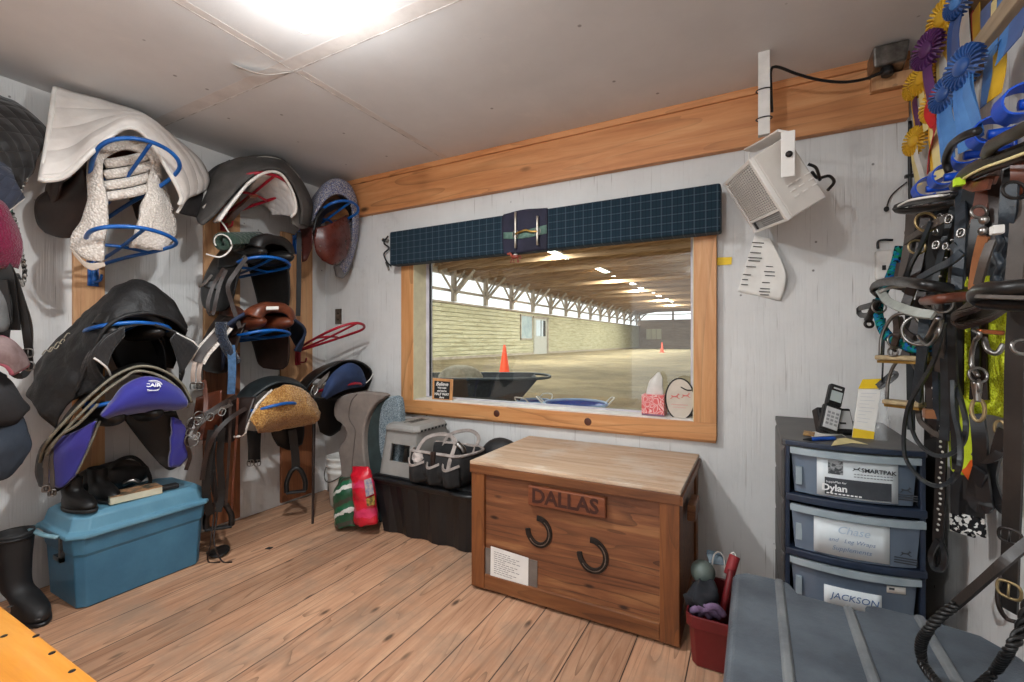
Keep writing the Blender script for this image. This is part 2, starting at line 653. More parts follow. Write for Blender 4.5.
def plaid():
    n = NT('plaid_fabric')
    s = n.sep(n.co('Object', (1, 1, 1)))
    def band(o, w, off, th, soft=.02):
        f = n.math('FRACT', n.math('ADD', n.math('DIVIDE', o, w), off))
        return n.ramp(n.math('ABSOLUTE', n.math('SUBTRACT', f, .5)), [(th, (1, 1, 1, 1)), (th + soft, (0, 0, 0, 1))])
    w = .052
    base = S(27, 35, 50)
    col = n.mix(n.math('MULTIPLY', band(s[0], w, 0, .24, .1), .6), base, S(26, 46, 56))
    col = n.mix(n.math('MULTIPLY', band(s[2], w * .8, .2, .24, .1), .6), col, S(26, 46, 56))
    for o, ww, of in ((s[0], w, .5), (s[2], w * .8, .7)):
        col = n.mix(n.math('MULTIPLY', band(o, ww, of, .05), .6), col, S(66, 84, 94))
    col = n.mix(n.math('MULTIPLY', band(s[0], w, .0, .03), .5), col, S(20, 28, 40))
    return n.fin(col, .9, 0, n.bump(n.noise(n.co('Object'), 500, 2), .2, .002), .15, sheen=.1)


def speckle(name, cols, scale=190):
    n = NT(name)
    co = n.co('Object')
    vo = n.n('ShaderNodeTexVoronoi'); vo.inputs['Scale'].default_value = scale; n.l(co, vo.inputs['Vector'])
    s = n.n('ShaderNodeSeparateColor'); n.l(vo.outputs['Color'], s.inputs[0])
    x = n.n('ShaderNodeValToRGB'); x.color_ramp.interpolation = 'CONSTANT'
    e = x.color_ramp.elements
    while len(e) < len(cols): e.new(.5)
    for i, c in enumerate(cols):
        e[i].position = i / len(cols); e[i].color = c
    n.l(s.outputs[0], x.inputs[0])
    return n.fin(x.outputs[0], .95, 0, n.bump(vo.outputs['Distance'], .5, .003), .1)


def glass_mat():
    n = NT('window_glass')
    t = n.t
    for x in list(t.nodes): t.nodes.remove(x)
    out = t.nodes.new('ShaderNodeOutputMaterial')
    tr = t.nodes.new('ShaderNodeBsdfTransparent'); tr.inputs[0].default_value = (.95, .97, .95, 1)
    gl = t.nodes.new('ShaderNodeBsdfGlossy'); gl.inputs['Roughness'].default_value = .01
    fr = t.nodes.new('ShaderNodeFresnel'); fr.inputs['IOR'].default_value = 1.5
    mx = t.nodes.new('ShaderNodeMixShader')
    t.links.new(fr.outputs[0], mx.inputs[0]); t.links.new(tr.outputs[0], mx.inputs[1]); t.links.new(gl.outputs[0], mx.inputs[2])
    t.links.new(mx.outputs[0], out.inputs[0])
    return n.m


def clear_plastic(name, c, a=.5, rough=.25):
    n = NT(name)
    n.fin(c, rough)
    n.b.inputs['Alpha'].default_value = a
    return n.m


M = {}
M['wall'] = panel_wall('painted_panel', S(220, 219, 217), S(203, 202, 200), S(150, 142, 136))
M['ceil'] = ceil_mat()
M['floor'] = wood('floor_boards', S(170, 125, 94), S(196, 152, 120), S(213, 173, 140), 'y', 1.15, .65, True, .203, .010, .5, grey=S(150, 126, 106), lines=14, lamt=.75, kd=1.5)
M['pine'] = wood('pine_beam', S(188, 124, 74), S(212, 150, 97), S(222, 168, 116), 'x', .8, .5)
M['pine_z'] = wood('pine_upright', S(182, 124, 74), S(208, 152, 98), S(222, 172, 120), 'z', .8, .5)
M['frame_x'] = wood('window_pine', S(184, 122, 72), S(208, 150, 95), S(218, 166, 112), 'x', .8, .45)
M['rackboard'] = wood('rack_board_pine', S(176, 122, 80), S(208, 160, 114), S(218, 176, 132), 'z', .8, .6)
M['rackboard_dk'] = wood('rack_board_stained', S(112, 66, 40), S(148, 92, 58), S(164, 108, 72), 'z', .8, .6)
M['chest_z'] = wood('chest_wood_upright', S(96, 52, 24), S(132, 78, 38), S(150, 96, 52), 'z', 1.0, .5, True, coat=.1)
M['chest_x'] = wood('chest_wood', S(94, 52, 26), S(128, 78, 42), S(146, 98, 58), 'x', 1.0, .5, True, coat=.1)
M['chest_ply'] = wood('chest_plywood', S(98, 56, 34), S(132, 82, 50), S(164, 114, 72), 'x', 1.1, .5, True, coat=.1, kd=2.0, lamt=.8)
M['chest_top'] = wood('chest_top_worn', S(168, 138, 112), S(200, 172, 144), S(216, 196, 174), 'x', 1.0, .5, False, grey=S(206, 200, 190), coat=.05, lamt=.35)
M['plaque'] = wood('plaque_wood', S(92, 46, 26), S(126, 68, 38), S(142, 84, 50), 'x', 1.2, .5, False)
M['bench'] = wood('bench_plywood', S(196, 122, 36), S(224, 152, 58), S(234, 172, 84), 'x', .6, .35, True, coat=.3)
M['white'] = pm('white_paint', S(226, 222, 216), S(206, 202, 196), rough=.5)
M['cream'] = pm('cream_paint', S(214, 206, 172), S(200, 190, 158), rough=.6)
M['glass'] = glass_mat()
M['plaid'] = plaid()
M['black'] = pm('black_plastic', S(18, 18, 20), S(26, 26, 28), rough=.4, bump=.1)
M['dark'] = pm('dark_rubber', S(24, 23, 24), S(34, 33, 33), rough=.6)
M['steel'] = pm('worn_steel', S(150, 147, 143), S(100, 96, 92), 20, .28, 1.0, .1)
M['brass'] = pm('brass', S(196, 160, 92), S(150, 116, 60), 20, .35, 1.0, .1)
M['iron'] = pm('dark_iron', S(64, 60, 58), S(40, 37, 36), 20, .45, .8, .2)
M['blue_metal'] = pm('blue_enamel', S(10, 92, 170), S(6, 70, 140), 10, .35, 0, .1)
M['navy_metal'] = pm('dark_blue_enamel', S(24, 52, 92), S(18, 40, 72), 10, .4, 0, .1)
M['red_metal'] = pm('red_enamel', S(176, 24, 48), S(140, 18, 36), 10, .4, 0, .1)
M['paper'] = pm('paper', S(232, 230, 224), S(218, 214, 208), 6, .8, 0, .1, 20)
M['ink'] = flat('ink', S(44, 44, 48), .8)
M['blk_leather'] = leather('black_leather', S(25, 23, 22), S(14, 13, 13), .42)
M['dk_leather'] = leather('dark_brown_leather', S(50, 34, 28), S(28, 20, 17), .42)
M['br_leather'] = leather('brown_leather', S(112, 58, 36), S(66, 32, 22), .34)
M['tan_leather'] = leather('tan_leather', S(150, 98, 62), S(112, 68, 42), .45)
M['grey_leather'] = leather('worn_grey_leather', S(82, 72, 65), S(54, 48, 44), .5)
# ------------------------------------------------------------------ the room
H = 2.42
RW = 3.66
YR = -3.7          # rear wall
WX0, WX1, WZ0, WZ1 = .943, 2.783, .786, 1.86
m = MB()
m.box((-.12, YR, -.12), (RW + .12, .15, 0))
struct(m.build('floor', M['floor'], org=(0, 0, 0)))
m = MB()
m.box((-.12, YR, H), (RW + .12, .15, H + .12))
struct(m.build('ceiling', M['ceil'], org=(0, 0, 0)))
m = MB(); m.box((-.12, YR, 0), (0, .15, H)); struct(m.build('wall_left', M['wall'], org=(0, 0, 0)))
m = MB(); m.box((RW, YR, 0), (RW + .12, .15, H)); struct(m.build('wall_right', M['wall'], org=(0, 0, 0)))
m = MB()
m.box((0, 0, 0), (WX0, .15, H)); m.box((WX1, 0, 0), (RW, .15, H))
m.box((WX0, 0, 0), (WX1, .15, WZ0)); m.box((WX0, 0, WZ1), (WX1, .15, H))
struct(m.build('wall_back', M['wall'], org=(0, 0, 0)))
m = MB()
m.box((0, YR - .12, 0), (1.5, YR, H)); m.box((2.75, YR - .12, 0), (RW, YR, H)); m.box((1.5, YR - .12, 2.05), (2.75, YR, H))  # opening in this unseen wall is sized to let in fill light
struct(m.build('wall_rear', M['wall'], org=(0, 0, 0)))

# ceiling seams (battens of paint along the board joints)
m = MB()
m.box((0, -1.183, H - .0015), (RW, -1.178, H)); m.box((1.219, -1.177, H - .0016), (1.224, -.065, H)); m.box((1.219, YR, H - .0016), (1.224, -1.184, H))
struct(m.build('trim_3', pm('joint_line', S(150, 142, 136), S(226, 220, 214), 14, .8, bump=0), org=(0, 0, 0)))
m = MB()
m.box((0, -1.25, H - .0006), (RW, -1.186, H)); m.box((1.226, -1.17, H - .0008), (1.262, -.065, H)); m.box((1.226, YR, H - .0008), (1.262, -1.26, H))
struct(m.build('trim_4', pm('joint_tape', S(220, 213, 208), S(204, 196, 191), 9, .7, bump=.1), org=(0, 0, 0)))
# torn tape hanging at the crossing
m = MB()
m.skin([LZ for LZ in ([Vector((1.02, -1.31, H - .001)), Vector((1.10, -1.25, H - .02)), Vector((1.20, -1.19, H - .002))],
                      [Vector((1.05, -1.36, H - .012)), Vector((1.13, -1.27, H - .035)), Vector((1.22, -1.18, H - .004))])], 10, 4)
tag(m.build('tape_flap', M['white'], solid=.001), 'torn strip of joint tape curling off the ceiling near the bulb', 'tape')

# header beam along the back wall
m = MB(); m.box((.02, -.045, 2.146), (3.635, 0, 2.40))
o = m.build('trim_1', M['pine'], bevel=.004, org=(0, 0, 2.1)); struct(o)
m = MB(); m.box((.02, -.06, 2.385), (3.635, 0, H)); struct(m.build('trim_2', M['pine'], bevel=.003, org=(0, 0, 2.3)))
# short baseboard pieces
m = MB(); m.box((.05, -.02, 0), (1.0, 0, .09)); struct(m.build('baseboard_back', pm('grey_base', S(128, 118, 110), S(100, 92, 86)), org=(0, 0, 0)))

# the window
w = MB(); w.box((WX0, .118, WZ0), (WX1, .124, WZ1))
win = struct(w.build('window_1', M['glass'], org=(1.86, .12, .786)))
fx0, fx1, fz0 = .833, 2.89, .697
m = MB(); m.box((fx0, -.04, fz0), (fx1, 0, WZ0)); m.box((fx0 + .004, -.022, fz0 - .014), (fx1 - .004, 0, fz0))
m.build('bottom_casing', M['frame_x'], win, bevel=.003)
m = MB(); m.box((fx0, -.04, WZ0), (WX0, 0, 1.93)); m.build('side_casing', M['pine_z'], win, bevel=.003)
m = MB(); m.box((WX1, -.04, WZ0), (fx1, 0, 1.93)); m.build('side_casing', M['pine_z'], win, bevel=.003)
m = MB(); m.box((WX0, -.04, 1.86), (WX1, 0, 1.93)); m.build('top_casing', M['frame_x'], win, bevel=.003)
m = MB(); m.box((WX0 - .002, -.036, WZ0), (WX0 + .004, .10, WZ1)); m.box((WX1 - .004, -.036, WZ0), (WX1 + .002, .10, WZ1)); m.box((WX0, -.036, WZ1 - .004), (WX1, .10, WZ1 + .002))
lab(m.build('jamb', M['cream'], win), 'cream painted jamb')
m = MB(); m.box((WX0, -.02, WZ0 - .002), (WX1, .112, WZ0 + .008)); lab(m.build('sill', M['white'], win), 'white sill')
m = MB()
m.box((WX0 + .004, .10, WZ0), (WX0 + .03, .14, WZ1)); m.box((WX1 - .03, .10, WZ0), (WX1 - .004, .14, WZ1)); m.box((WX0, .10, WZ0), (WX1, .14, WZ0 + .014))
m.build('sash', pm('sash_white', S(206, 202, 212), S(190, 186, 196)), win)
m = MB(); m.box((WX0 + .03, .104, WZ0), (WX0 + .037, .116, WZ1)); lab(m.build('gasket', M['dark'], win), 'dark rubber gasket')
for kx, kz in ((1.62, .742), (2.22, .74)):
    m = MB(); m.lathe([(.022, 0), (.02, .002), (.012, .003), (.0, .0035)], (kx, -.04, kz), (0, -1, 0), 20, cap=False)
    m.build('wood_knot', flat('knot', S(78, 38, 22), .5), win)

# boards the saddle racks are screwed to
for i, (y0, y1, z0, z1, mm, lb) in enumerate((
        (-1.545, -1.418, .32, 2.10, 'rackboard', 'pale pine rack board on left wall, nearest the camera'),
        (-.925, -.70, 1.12, 2.2, 'rackboard', 'wide pine rack board high behind the middle column of saddles'),
        (-.925, -.70, .02, 1.12, 'rackboard_dk', 'wide brown stained board below the middle column of saddles, down to the floor'),
        (-.40, -.135, .86, 2.0, 'rackboard', 'pine rack board beside the far corner, behind the hanging dark strap'),
        (-.40, -.135, .02, .86, 'rackboard_dk', 'brown stained board behind the black stirrup near the far corner'))):
    m = MB(); m.box((0, y0, z0), (.022, y1, z1))
    tag(m.build('mounting_board', M[mm], bevel=.003), lb, 'board')

# bulb and holder
t = thing('ceiling_lamp', 'bare glowing bulb in round white holder on the ceiling', 'lamp', (BULB[0], BULB[1], H))
m = MB(); m.lathe([(.062, H), (.062, H - .012), (.05, H - .022), (.028, H - .03), (.026, H - .055), (.018, H - .056)], (BULB[0], BULB[1], 0), k=28)
m.build('lamp_holder', pm('porcelain', S(236, 232, 224), S(226, 222, 214), rough=.25), t)
m = MB(); m.tube([(BULB[0] + math.cos(a) * .066, BULB[1] + math.sin(a) * .066, H - .006) for a in [i * PI / 12 for i in range(24)]], .006, 48, True)
m.build('rim_ring', M['iron'], t)
m = MB()
zc = BULB[2]
m.lathe([(.014, zc + .105), (.016, zc + .07), (.022, zc + .05), (.031, zc + .024), (.034, zc), (.031, zc - .018), (.02, zc - .031), (.006, zc - .036), (0, zc - .0365)], (BULB[0], BULB[1], 0), k=24, cap=False)
bo = m.build('bulb', emit('bulb_glow', (1, .95, .88, 1), 14), t)
bo.visible_shadow = True
# ------------------------------------------------------------------ the riding arena beyond the window
AZ = .38
M['sand'] = pm('arena_sand', S(146, 130, 98), S(112, 98, 72), 1.4, .95, 0, 1.0, 10, .08)
M['aboard'] = wood('arena_boards', S(166, 158, 126), S(196, 190, 160), S(212, 206, 180), 'y', .5, .8, True, None)
M['aroof'] = wood('arena_roof', S(136, 108, 80), S(172, 140, 106), S(192, 162, 128), 'x', .4, .8, False)
M['abrown'] = wood('arena_end_boards', S(140, 116, 94), S(166, 142, 116), S(180, 158, 132), 'x', .3, .8, False)
M['apost'] = pm('grey_post_wood', S(176, 164, 150), S(146, 134, 120), 5, .8)
m = MB(); m.box((-9.2, .15, AZ - .3), (16, 52.2, AZ)); struct(m.build('floor_arena', M['sand'], org=(0, 0, 0)))
# plank wall with real lap lines
m = MB()
nb = 13
for i in range(nb):
    z0 = AZ + i * (2.9 - AZ) / nb; z1 = AZ + (i + 1) * (2.9 - AZ) / nb
    m.box((-9.1, 0.15, z0), (-9.0 + .012 * (i % 2), 52, z1 - .028))
m.box((-9.2, .15, AZ), (-9.05, 52, 2.9))
struct(m.build('wall_arena_left', M['aboard'], org=(0, 0, 0)))
m = MB(); m.box((-9.2, .15, AZ), (-8.94, 52, AZ + .12)); struct(m.build('baseboard_arena', M['apost'], org=(0, 0, 0)))
# posts, rails, braces of the open band under the eave
fr = MB()
Y0 = 14.23
ys = [Y0 + 2.74 * k for k in range(-5, 14)]
for i, y in enumerate(ys):
    m = MB()
    m.box((-8.93, y - .1, 2.97), (-8.75, y + .1, 4.36))
    for s in (-1, 1):
        m.tube([(-8.85, y, 3.35), (-8.85, y + s * 1.0, 4.25)], .07, 2, k=4, smooth=False)
    m.tube([(-8.85, y, 3.2), (-7.75, y, 4.3)], .08, 2, k=4, smooth=False)
    m.tube([(-8.85, y, 3.6), (-8.25, y, 4.32)], .05, 2, k=4, smooth=False)
    p = m.build('post', M['apost'])
    tag(p, 'braced timber post in the open band of the far riding arena wall', 'post', 'arena eave posts')
m = MB(); m.box((-9.1, .15, 3.42), (-9.02, 52, 3.54)); m.box((-9.15, .15, 4.15), (-8.95, 52, 4.5)); m.box((-9.2, .15, 2.88), (-8.9, 52, 2.96))
struct(m.build('trim_arena_rails', M['apost'], org=(0, 0, 0)))
# roof deck, trusses
m = MB()
for (xa, za, xb, zb) in ((-9.6, 4.45, 1.2, 6.0), (1.2, 6.0, 16, 4.2)):
    m.hexa([(xa, .15, za), (xb, .15, zb), (xb, 52.2, zb), (xa, 52.2, za), (xa, .15, za + .08), (xb, .15, zb + .08), (xb, 52.2, zb + .08), (xa, 52.2, za + .08)])
struct(m.build('ceiling_arena', M['aroof'], org=(0, 0, 0)))
m = MB()
y = 1.6
rr = random.Random(4)
while y < 52:
    for (xa, za, xb, zb) in ((-9.1, 4.42, 1.2, 5.9), (1.2, 5.9, 15.5, 4.1)):
        m.hexa([(xa, y - .03, za - .2), (xb, y - .03, zb - .2), (xb, y + .03, zb - .2), (xa, y + .03, za - .2), (xa, y - .03, za), (xb, y - .03, zb), (xb, y + .03, zb), (xa, y + .03, za)])
    y += .685
struct(m.build('trim_arena_rafters', M['aroof'], org=(0, 0, 0)))
m = MB()
for k, y in enumerate(ys):
    m.box((-9, y - .05, 4.42), (15, y + .05, 4.6))
struct(m.build('trim_arena_ties', M['aroof'], org=(0, 0, 0)))
# end wall
m = MB(); m.box((-9.2, 52, AZ), (16, 52.2, 3.66)); m.box((-9.2, 52, 4.95), (16, 52.2, 6.2))
m.box((-9.2, 51.95, 4.2), (16, 52.1, 4.3))
for x in (-9.1, -5.3, -1.5, 2.3, 6.1): m.box((x, 51.9, AZ), (x + .2, 52.1, 5))
struct(m.build('wall_arena_end', M['abrown'], org=(0, 0, 0)))
for i in range(3):
    m = MB(); x = -8.15 + i * .58; m.box((x, 51.9, 1.45), (x + .48, 51.97, 2.55)); m.box((x - .03, 51.95, 1.4), (x + .51, 51.99, 2.6))
    tag(m.build('panel', M['cream']), 'pale panel in the row of three on the dark end wall of the arena', 'panel', 'end wall panels')
# door and window in the far side wall
d = MB(); d.box((-9.0, 22.85, AZ), (-8.93, 24.75, 2.62))
door = struct(d.build('door_1', pm('door_grey', S(188, 186, 180), S(170, 168, 160)), org=(-8.95, 23.9, AZ)))
m = MB(); m.box((-8.95, 23.1, 1.5), (-8.915, 24.5, 2.5)); lab(m.build('door_pane', flat('pane', S(206, 216, 226), .15), door), 'pale glass pane')
m = MB(); m.box((-8.925, 23.76, 1.5), (-8.9, 23.84, 2.5)); m.box((-8.92, 24.15, 1.5), (-8.905, 24.5, 2.5)); m.build('door_mullion', M['dark'], door)
m = MB(); m.box((-8.99, 24.75, AZ), (-8.88, 24.95, 2.75)); m.box((-8.99, 22.7, 2.62), (-8.88, 24.95, 2.75)); m.build('door_frame', M['apost'], door)
d = MB(); d.box((-9.0, 21.1, 1.35), (-8.95, 22.55, 2.7))
wn = struct(d.build('window_2', pm('blue_grey_pane', S(150, 166, 172), S(176, 188, 190), 2, .25), org=(-8.97, 21.8, 1.35)))
m = MB(); m.box((-9, 21.02, 1.28), (-8.92, 22.63, 1.36)); m.box((-9, 21.02, 2.68), (-8.92, 22.63, 2.76)); m.box((-9, 21.02, 1.3), (-8.92, 21.1, 2.7)); m.box((-9, 22.55, 1.3), (-8.92, 22.63, 2.7))
m.build('window_frame', M['apost'], wn)

# fluorescent fittings under the roof
lights = [(553, 252, 'nearest'), (606, 272, 'second'), (637, 286, 'third'), (657, 295, 'fourth'), (669.5, 300.5, 'farthest')]
for i, (px, py, w_) in enumerate(lights):
    p = WX(px, py, -3.9 + .02 * i)
    p.z = min(p.z, 4.9)
    L = 1.5
    t = thing('fluorescent_light', w_ + ' of the five glowing tube lights under the arena roof', 'light', (p.x, p.y, p.z), 'arena tube lights')
    m = MB(); m.box((p.x - .12, p.y - L, p.z + .02), (p.x + .12, p.y + L, p.z + .10)); m.build('housing', M['white'], t)
    m = MB()
    for s in (-.06, .06): m.tube([(p.x + s, p.y - L, p.z), (p.x + s, p.y + L, p.z)], .055, 2, k=8)
    m.build('tubes', emit('tube_glow%d' % i, (.93, 1, .98, 1), 9), t)
    for s in (-1, 1):
        m = MB(); m.tube([(p.x, p.y + s, p.z + .1), (p.x, p.y + s, p.z + .75)], .012, 2, k=6); m.build('hanger', M['iron'], t)
    lamp('tube_light', 'AREA', (p.x, p.y, p.z - .06), 620, (.98, 1, .95), shape='RECTANGLE', size=.25, size_y=2.4)
lamp('tube_light', 'AREA', (-2.5, 5.5, 4.9), 380, (.98, 1, .95), shape='RECTANGLE', size=.25, size_y=2.4)  # this and the next two lamps have no fitting, added to brighten the arena
lamp('tube_light', 'AREA', (5.5, 14, 4.9), 520, (.98, 1, .95), shape='RECTANGLE', size=.25, size_y=2.4)
lamp('tube_light', 'AREA', (5.5, 28, 4.9), 520, (.98, 1, .95), shape='RECTANGLE', size=.25, size_y=2.4)

# cones
M['cone'] = pm('cone_orange', S(232, 84, 44), S(214, 66, 34), 6, .5, bump=0)
def cone(px, py, lb):
    p = WZ(px, py, AZ)
    t = thing('traffic_cone', lb, 'cone', p)
    m = MB(); m.box((p.x - .19, p.y - .19, AZ), (p.x + .19, p.y + .19, AZ + .035)); m.build('cone_base', M['cone'], t, bevel=.01)
    m = MB(); m.lathe([(.14, AZ + .03), (.13, AZ + .05), (.028, AZ + .72), (.02, AZ + .73), (0, AZ + .731)], (p.x, p.y, 0), k=20, cap=False); m.build('cone_body', M['cone'], t)
cone(504.5, 375, 'near orange traffic cone on the arena sand behind the black barrow tray')
cone(662, 352.5, 'far orange traffic cone out on the arena sand near the end wall')

# wheelbarrow outside the window
bx, by = WZ(473, 376, .80).xy
t = thing('wheelbarrow', 'black wheelbarrow tray standing in the arena close outside the window', 'wheelbarrow', (bx, by, AZ))
ux, uy = -RT[0], -RT[1]
def bp(a, b, z): return Vector((bx + a * ux - b * uy, by + a * uy + b * ux, z))
m = MB()
rim = [bp(-.72, -.36, .80), bp(.56, -.36, .80), bp(.56, .36, .80), bp(-.72, .36, .80)]
bot = [bp(-.46, -.24, .48), bp(.33, -.24, .48), bp(.33, .24, .48), bp(-.46, .24, .48)]
m._add(rim + bot, [(0, 1, 5, 4), (1, 2, 6, 5), (2, 3, 7, 6), (3, 0, 4, 7), (4, 5, 6, 7)], None, False)
m.build('tray', pm('barrow_black', S(42, 46, 52), S(60, 66, 70), 30, .5, lo=.5, hi=.75), t, solid=.012, bevel=.01)
m = MB(); m.tube([r + Vector((0, 0, 0)) for r in rim], .016, 60, True, k=6); m.build('rim', pm('barrow_rim', S(62, 70, 76), S(44, 50, 54)), t)
m = MB(); m.lathe([(.02, -.03), (.05, -.035), (.06, -.02), (.06, .02), (.05, .035), (.02, .03)], bp(-.36, 0, AZ + .06), (-uy, ux, 0), 24); m.build('wheel', M['dark'], t)
for s in (-1, 1):
    m = MB(); m.tube([bp(-.36, s * .05, AZ + .06), bp(-.2, s * .16, .465), bp(.4, s * .26, .47), bp(.95, s * .3, .66)], .02, 20, k=6); m.build('handle', M['apost'], t)
    m = MB(); m.tube([bp(.2, s * .22, .47), bp(.25, s * .24, AZ + .01), bp(.33, s * .24, AZ + .01), bp(.38, s * .23, .47)], .016, 20, k=6); m.build('leg', M['iron'], t)
# ribbed pale sack lying in the tray
p = bp(.14, 0, .80)
m = MB()
m.ball(p + Vector((0, 0, -.03)), (.26, .16, .16), 22, 12, m=Matrix.Rotation(YAW, 3, 'Z'), wob=.015, wsc=7)
o = m.build('feed_sack', pm('sack_beige', S(178, 170, 150), S(148, 138, 116), 14, .8))
tag(o, 'pale rounded sack lying in the black wheelbarrow tray', 'sack')

# blue tubs
M['bluetub'] = pm('tub_blue', S(22, 74, 160), S(16, 60, 138), 8, .4)
def tub(px, py, z, R, lb, hz):
    p = WZ(px, py, z)
    t = thing('feed_tub', lb, 'tub', (p.x, p.y, AZ), 'blue tubs outside the window')
    m = MB(); m.lathe([(0, AZ + .02), (R * .76, AZ), (R * .8, AZ + .02), (R * .98, z - .01), (R * .96, z - .012), (R * .74, AZ + .04), (0, AZ + .035)], (p.x, p.y, 0), k=36, cap=False)
    m.build('tub_body', M['bluetub'], t)
    m = MB(); m.tube([(p.x + R * math.cos(a), p.y + R * math.sin(a), z) for a in [i * PI / 16 for i in range(32)]], .014, 64, True); lab(m.build('rim', pm('rim_pale', S(150, 176, 206), S(120, 150, 190)), t), 'pale worn rim')
    for s in (0, PI):
        a = s + hz
        c = Vector((p.x + R * math.cos(a), p.y + R * math.sin(a), z))
        tg = Vector((-math.sin(a), math.cos(a), 0)); n_ = Vector((math.cos(a), math.sin(a), 0))
        m = MB(); m.tube([c - tg * .09, c - tg * .07 + n_ * .05 + Vector((0, 0, .05)), c + n_ * .07 + Vector((0, 0, .06)), c + tg * .07 + n_ * .05 + Vector((0, 0, .05)), c + tg * .09], .007, 24, k=6); lab(m.build('handle', M['white'], t), 'pale rope handle')
tub(575, 403.5, .60, .30, 'wide blue feed tub with a pale rim, nearer of two outside the window', .4)
tub(534, 401, .55, .18, 'smaller blue tub half behind the wide one outside the window', 1.3)
# ------------------------------------------------------------------ the trunk under the window
cx0, cx1, cy0, cy1, cz = 1.846, 2.803, -.675, -.025, .62
t = thing('tack_chest', 'big brown wooden chest with horseshoes on its front, under the window', 'chest', (2.32, -.35, 0))
m = MB()
m.box((cx0 + .012, cy0 + .016, .02), (cx1 - .012, cy1, .575))
m.build('panel', M['chest_ply'], t)
m = MB(); m.box((cx0, cy0, .015), (cx0 + .072, cy0 + .03, .565)); m.build('stile', M['chest_z'], t, bevel=.003)
m = MB(); m.box((cx1 - .075, cy0, .015), (cx1, cy0 + .03, .565)); m.build('stile', M['chest_z'], t, bevel=.003)
m = MB(); m.box((cx0 + .072, cy0 + .002, .015), (cx1 - .075, cy0 + .03, .085)); m.build('rail', M['chest_x'], t, bevel=.004)
m = MB(); m.box((cx1 - .02, cy0 + .03, .015), (cx1, cy0 + .09, .565)); m.build('stile', M['chest_z'], t, bevel=.003)
m = MB(); m.box((cx1 - .02, cy1 - .07, .015), (cx1, cy1, .565)); m.build('stile', M['chest_z'], t, bevel=.003)
m = MB(); m.box((cx1 - .02, cy0 + .09, .015), (cx1, cy1 - .07, .085)); m.build('rail', M['chest_z'], t, bevel=.003)
m = MB(); m.box((cx0 - .006, cy0 - .006, .565), (cx1 + .006, cy1, .605))
m.build('lid_frame', M['chest_x'], t, bevel=.003)
m = MB(); m.box((cx0 - .006, cy0 - .006, .605), (cx1 + .006, cy1, .622)); lab(m.build('lid', M['chest_top'], t, bevel=.004), 'pale worn lid top')
m = MB(); m.box((cx1, -.46, .43), (cx1 + .035, -.30, .50)); m.build('handle', M['chest_x'], t, bevel=.006)
m = MB(); m.box((cx1 + .002, cy0 - .004, .565), (cx1 + .012, cy1, .60)); m.build('side_trim', M['chest_z'], t)

# name plaque
pa, pb = WY(527.5, 485.5, -.69), WY(605, 499, -.69)
pc, pd = WY(605.5, 519.5, -.69), WY(527.5, 505, -.69)
t2 = thing('name_plaque', 'carved wooden name plaque on the front of the brown chest', 'plaque', ((pa.x + pb.x) / 2, -.69, pd.z))
m = MB(); m.prism([(p.x, -.661, p.z) for p in (pa, pb, pc, pd)], (0, -.026, 0)); m.build('plaque_board', M['plaque'], t2, bevel=.005)
cc = (pa + pb + pc + pd) / 4
text('lettering', 'DALLAS', flat('burnt_letter', S(60, 26, 14), .8), t2, (cc.x - .005, -.6885, cc.z), .088, pb - pa, pa - pd, .0012, bold=.0022)
# horseshoes
def shoe(px, py, r, rot, lb):
    c = WY(px, py, -.668)
    t = thing('horseshoe', lb, 'horseshoe', (c.x, c.y, c.z - r), 'horseshoes on the chest')
    def P(a, k=1.0): return Vector((c.x + math.cos(a + rot) * r * k, -.662, c.z + math.sin(a + rot) * r * k * 1.12))
    A = [-2.5 + i * 5.0 / 14 for i in range(15)]
    pts = [P(a, 1.0 if abs(a) < 1.8 else 1.0 + .12 * (abs(a) - 1.8)) for a in A]
    m = MB(); m.strap(pts, .023, .013, (0, -1, 0), n=48); m.build('shoe_bar', M['iron'], t, bevel=.002)
    m = MB()
    m.strap([p + Vector((0, -.0065, 0)) for p in pts[2:-2]], .004, .002, (0, -1, 0), n=40); m.build('nail_groove', M['steel'], t)
shoe(538.5, 532.5, .052, -.75, 'left horseshoe of the two nailed below the carved plaque')
shoe(592.5, 556.5, .056, -.72, 'right horseshoe of the two nailed below the carved plaque')
# paper on grey backing
m = MB(); m.prism([WY(484.5, 547, -.66), WY(537.5, 561, -.66), WY(537.5, 590, -.66), WY(484.5, 573, -.66)], (0, -.003, 0))
tag(m.build('backing_sheet', pm('grey_backing', S(118, 108, 100), S(98, 88, 82), 9, .6)), 'grey sheet stuck low on the chest front behind the typed notice', 'sheet')
t = thing('typed_notice', 'white typed paper notice taped low on the left of the chest front', 'notice', WY(510, 580, -.664))
q = [WY(491, 546, -.664), WY(528.5, 558, -.664), WY(528.3, 588, -.666), WY(490.5, 575, -.666)]
m = MB(); m.prism(q, (0, -.0015, 0)); m.build('sheet', M['paper'], t)
m = MB()
for i in range(11):
    f_ = .14 + i * .072; a = q[0].lerp(q[3], f_); b = q[1].lerp(q[2], f_)
    e = [.55, .8, .7, .82, .4, .75, .66, .8, .5, .72, .6][i]
    p0 = a.lerp(b, .1); p1 = a.lerp(b, e)
    for k in range(6):
        u0 = p0.lerp(p1, k / 6); u1 = p0.lerp(p1, (k + .78) / 6)
        m.quad(*[Vector((p.x, -.6682, p.z + dz)) for p, dz in ((u0, .0012), (u1, .0012), (u1, -.0012), (u0, -.0012))])
m.build('typed_lines', flat('soft_ink', S(112, 108, 106), .8), t)

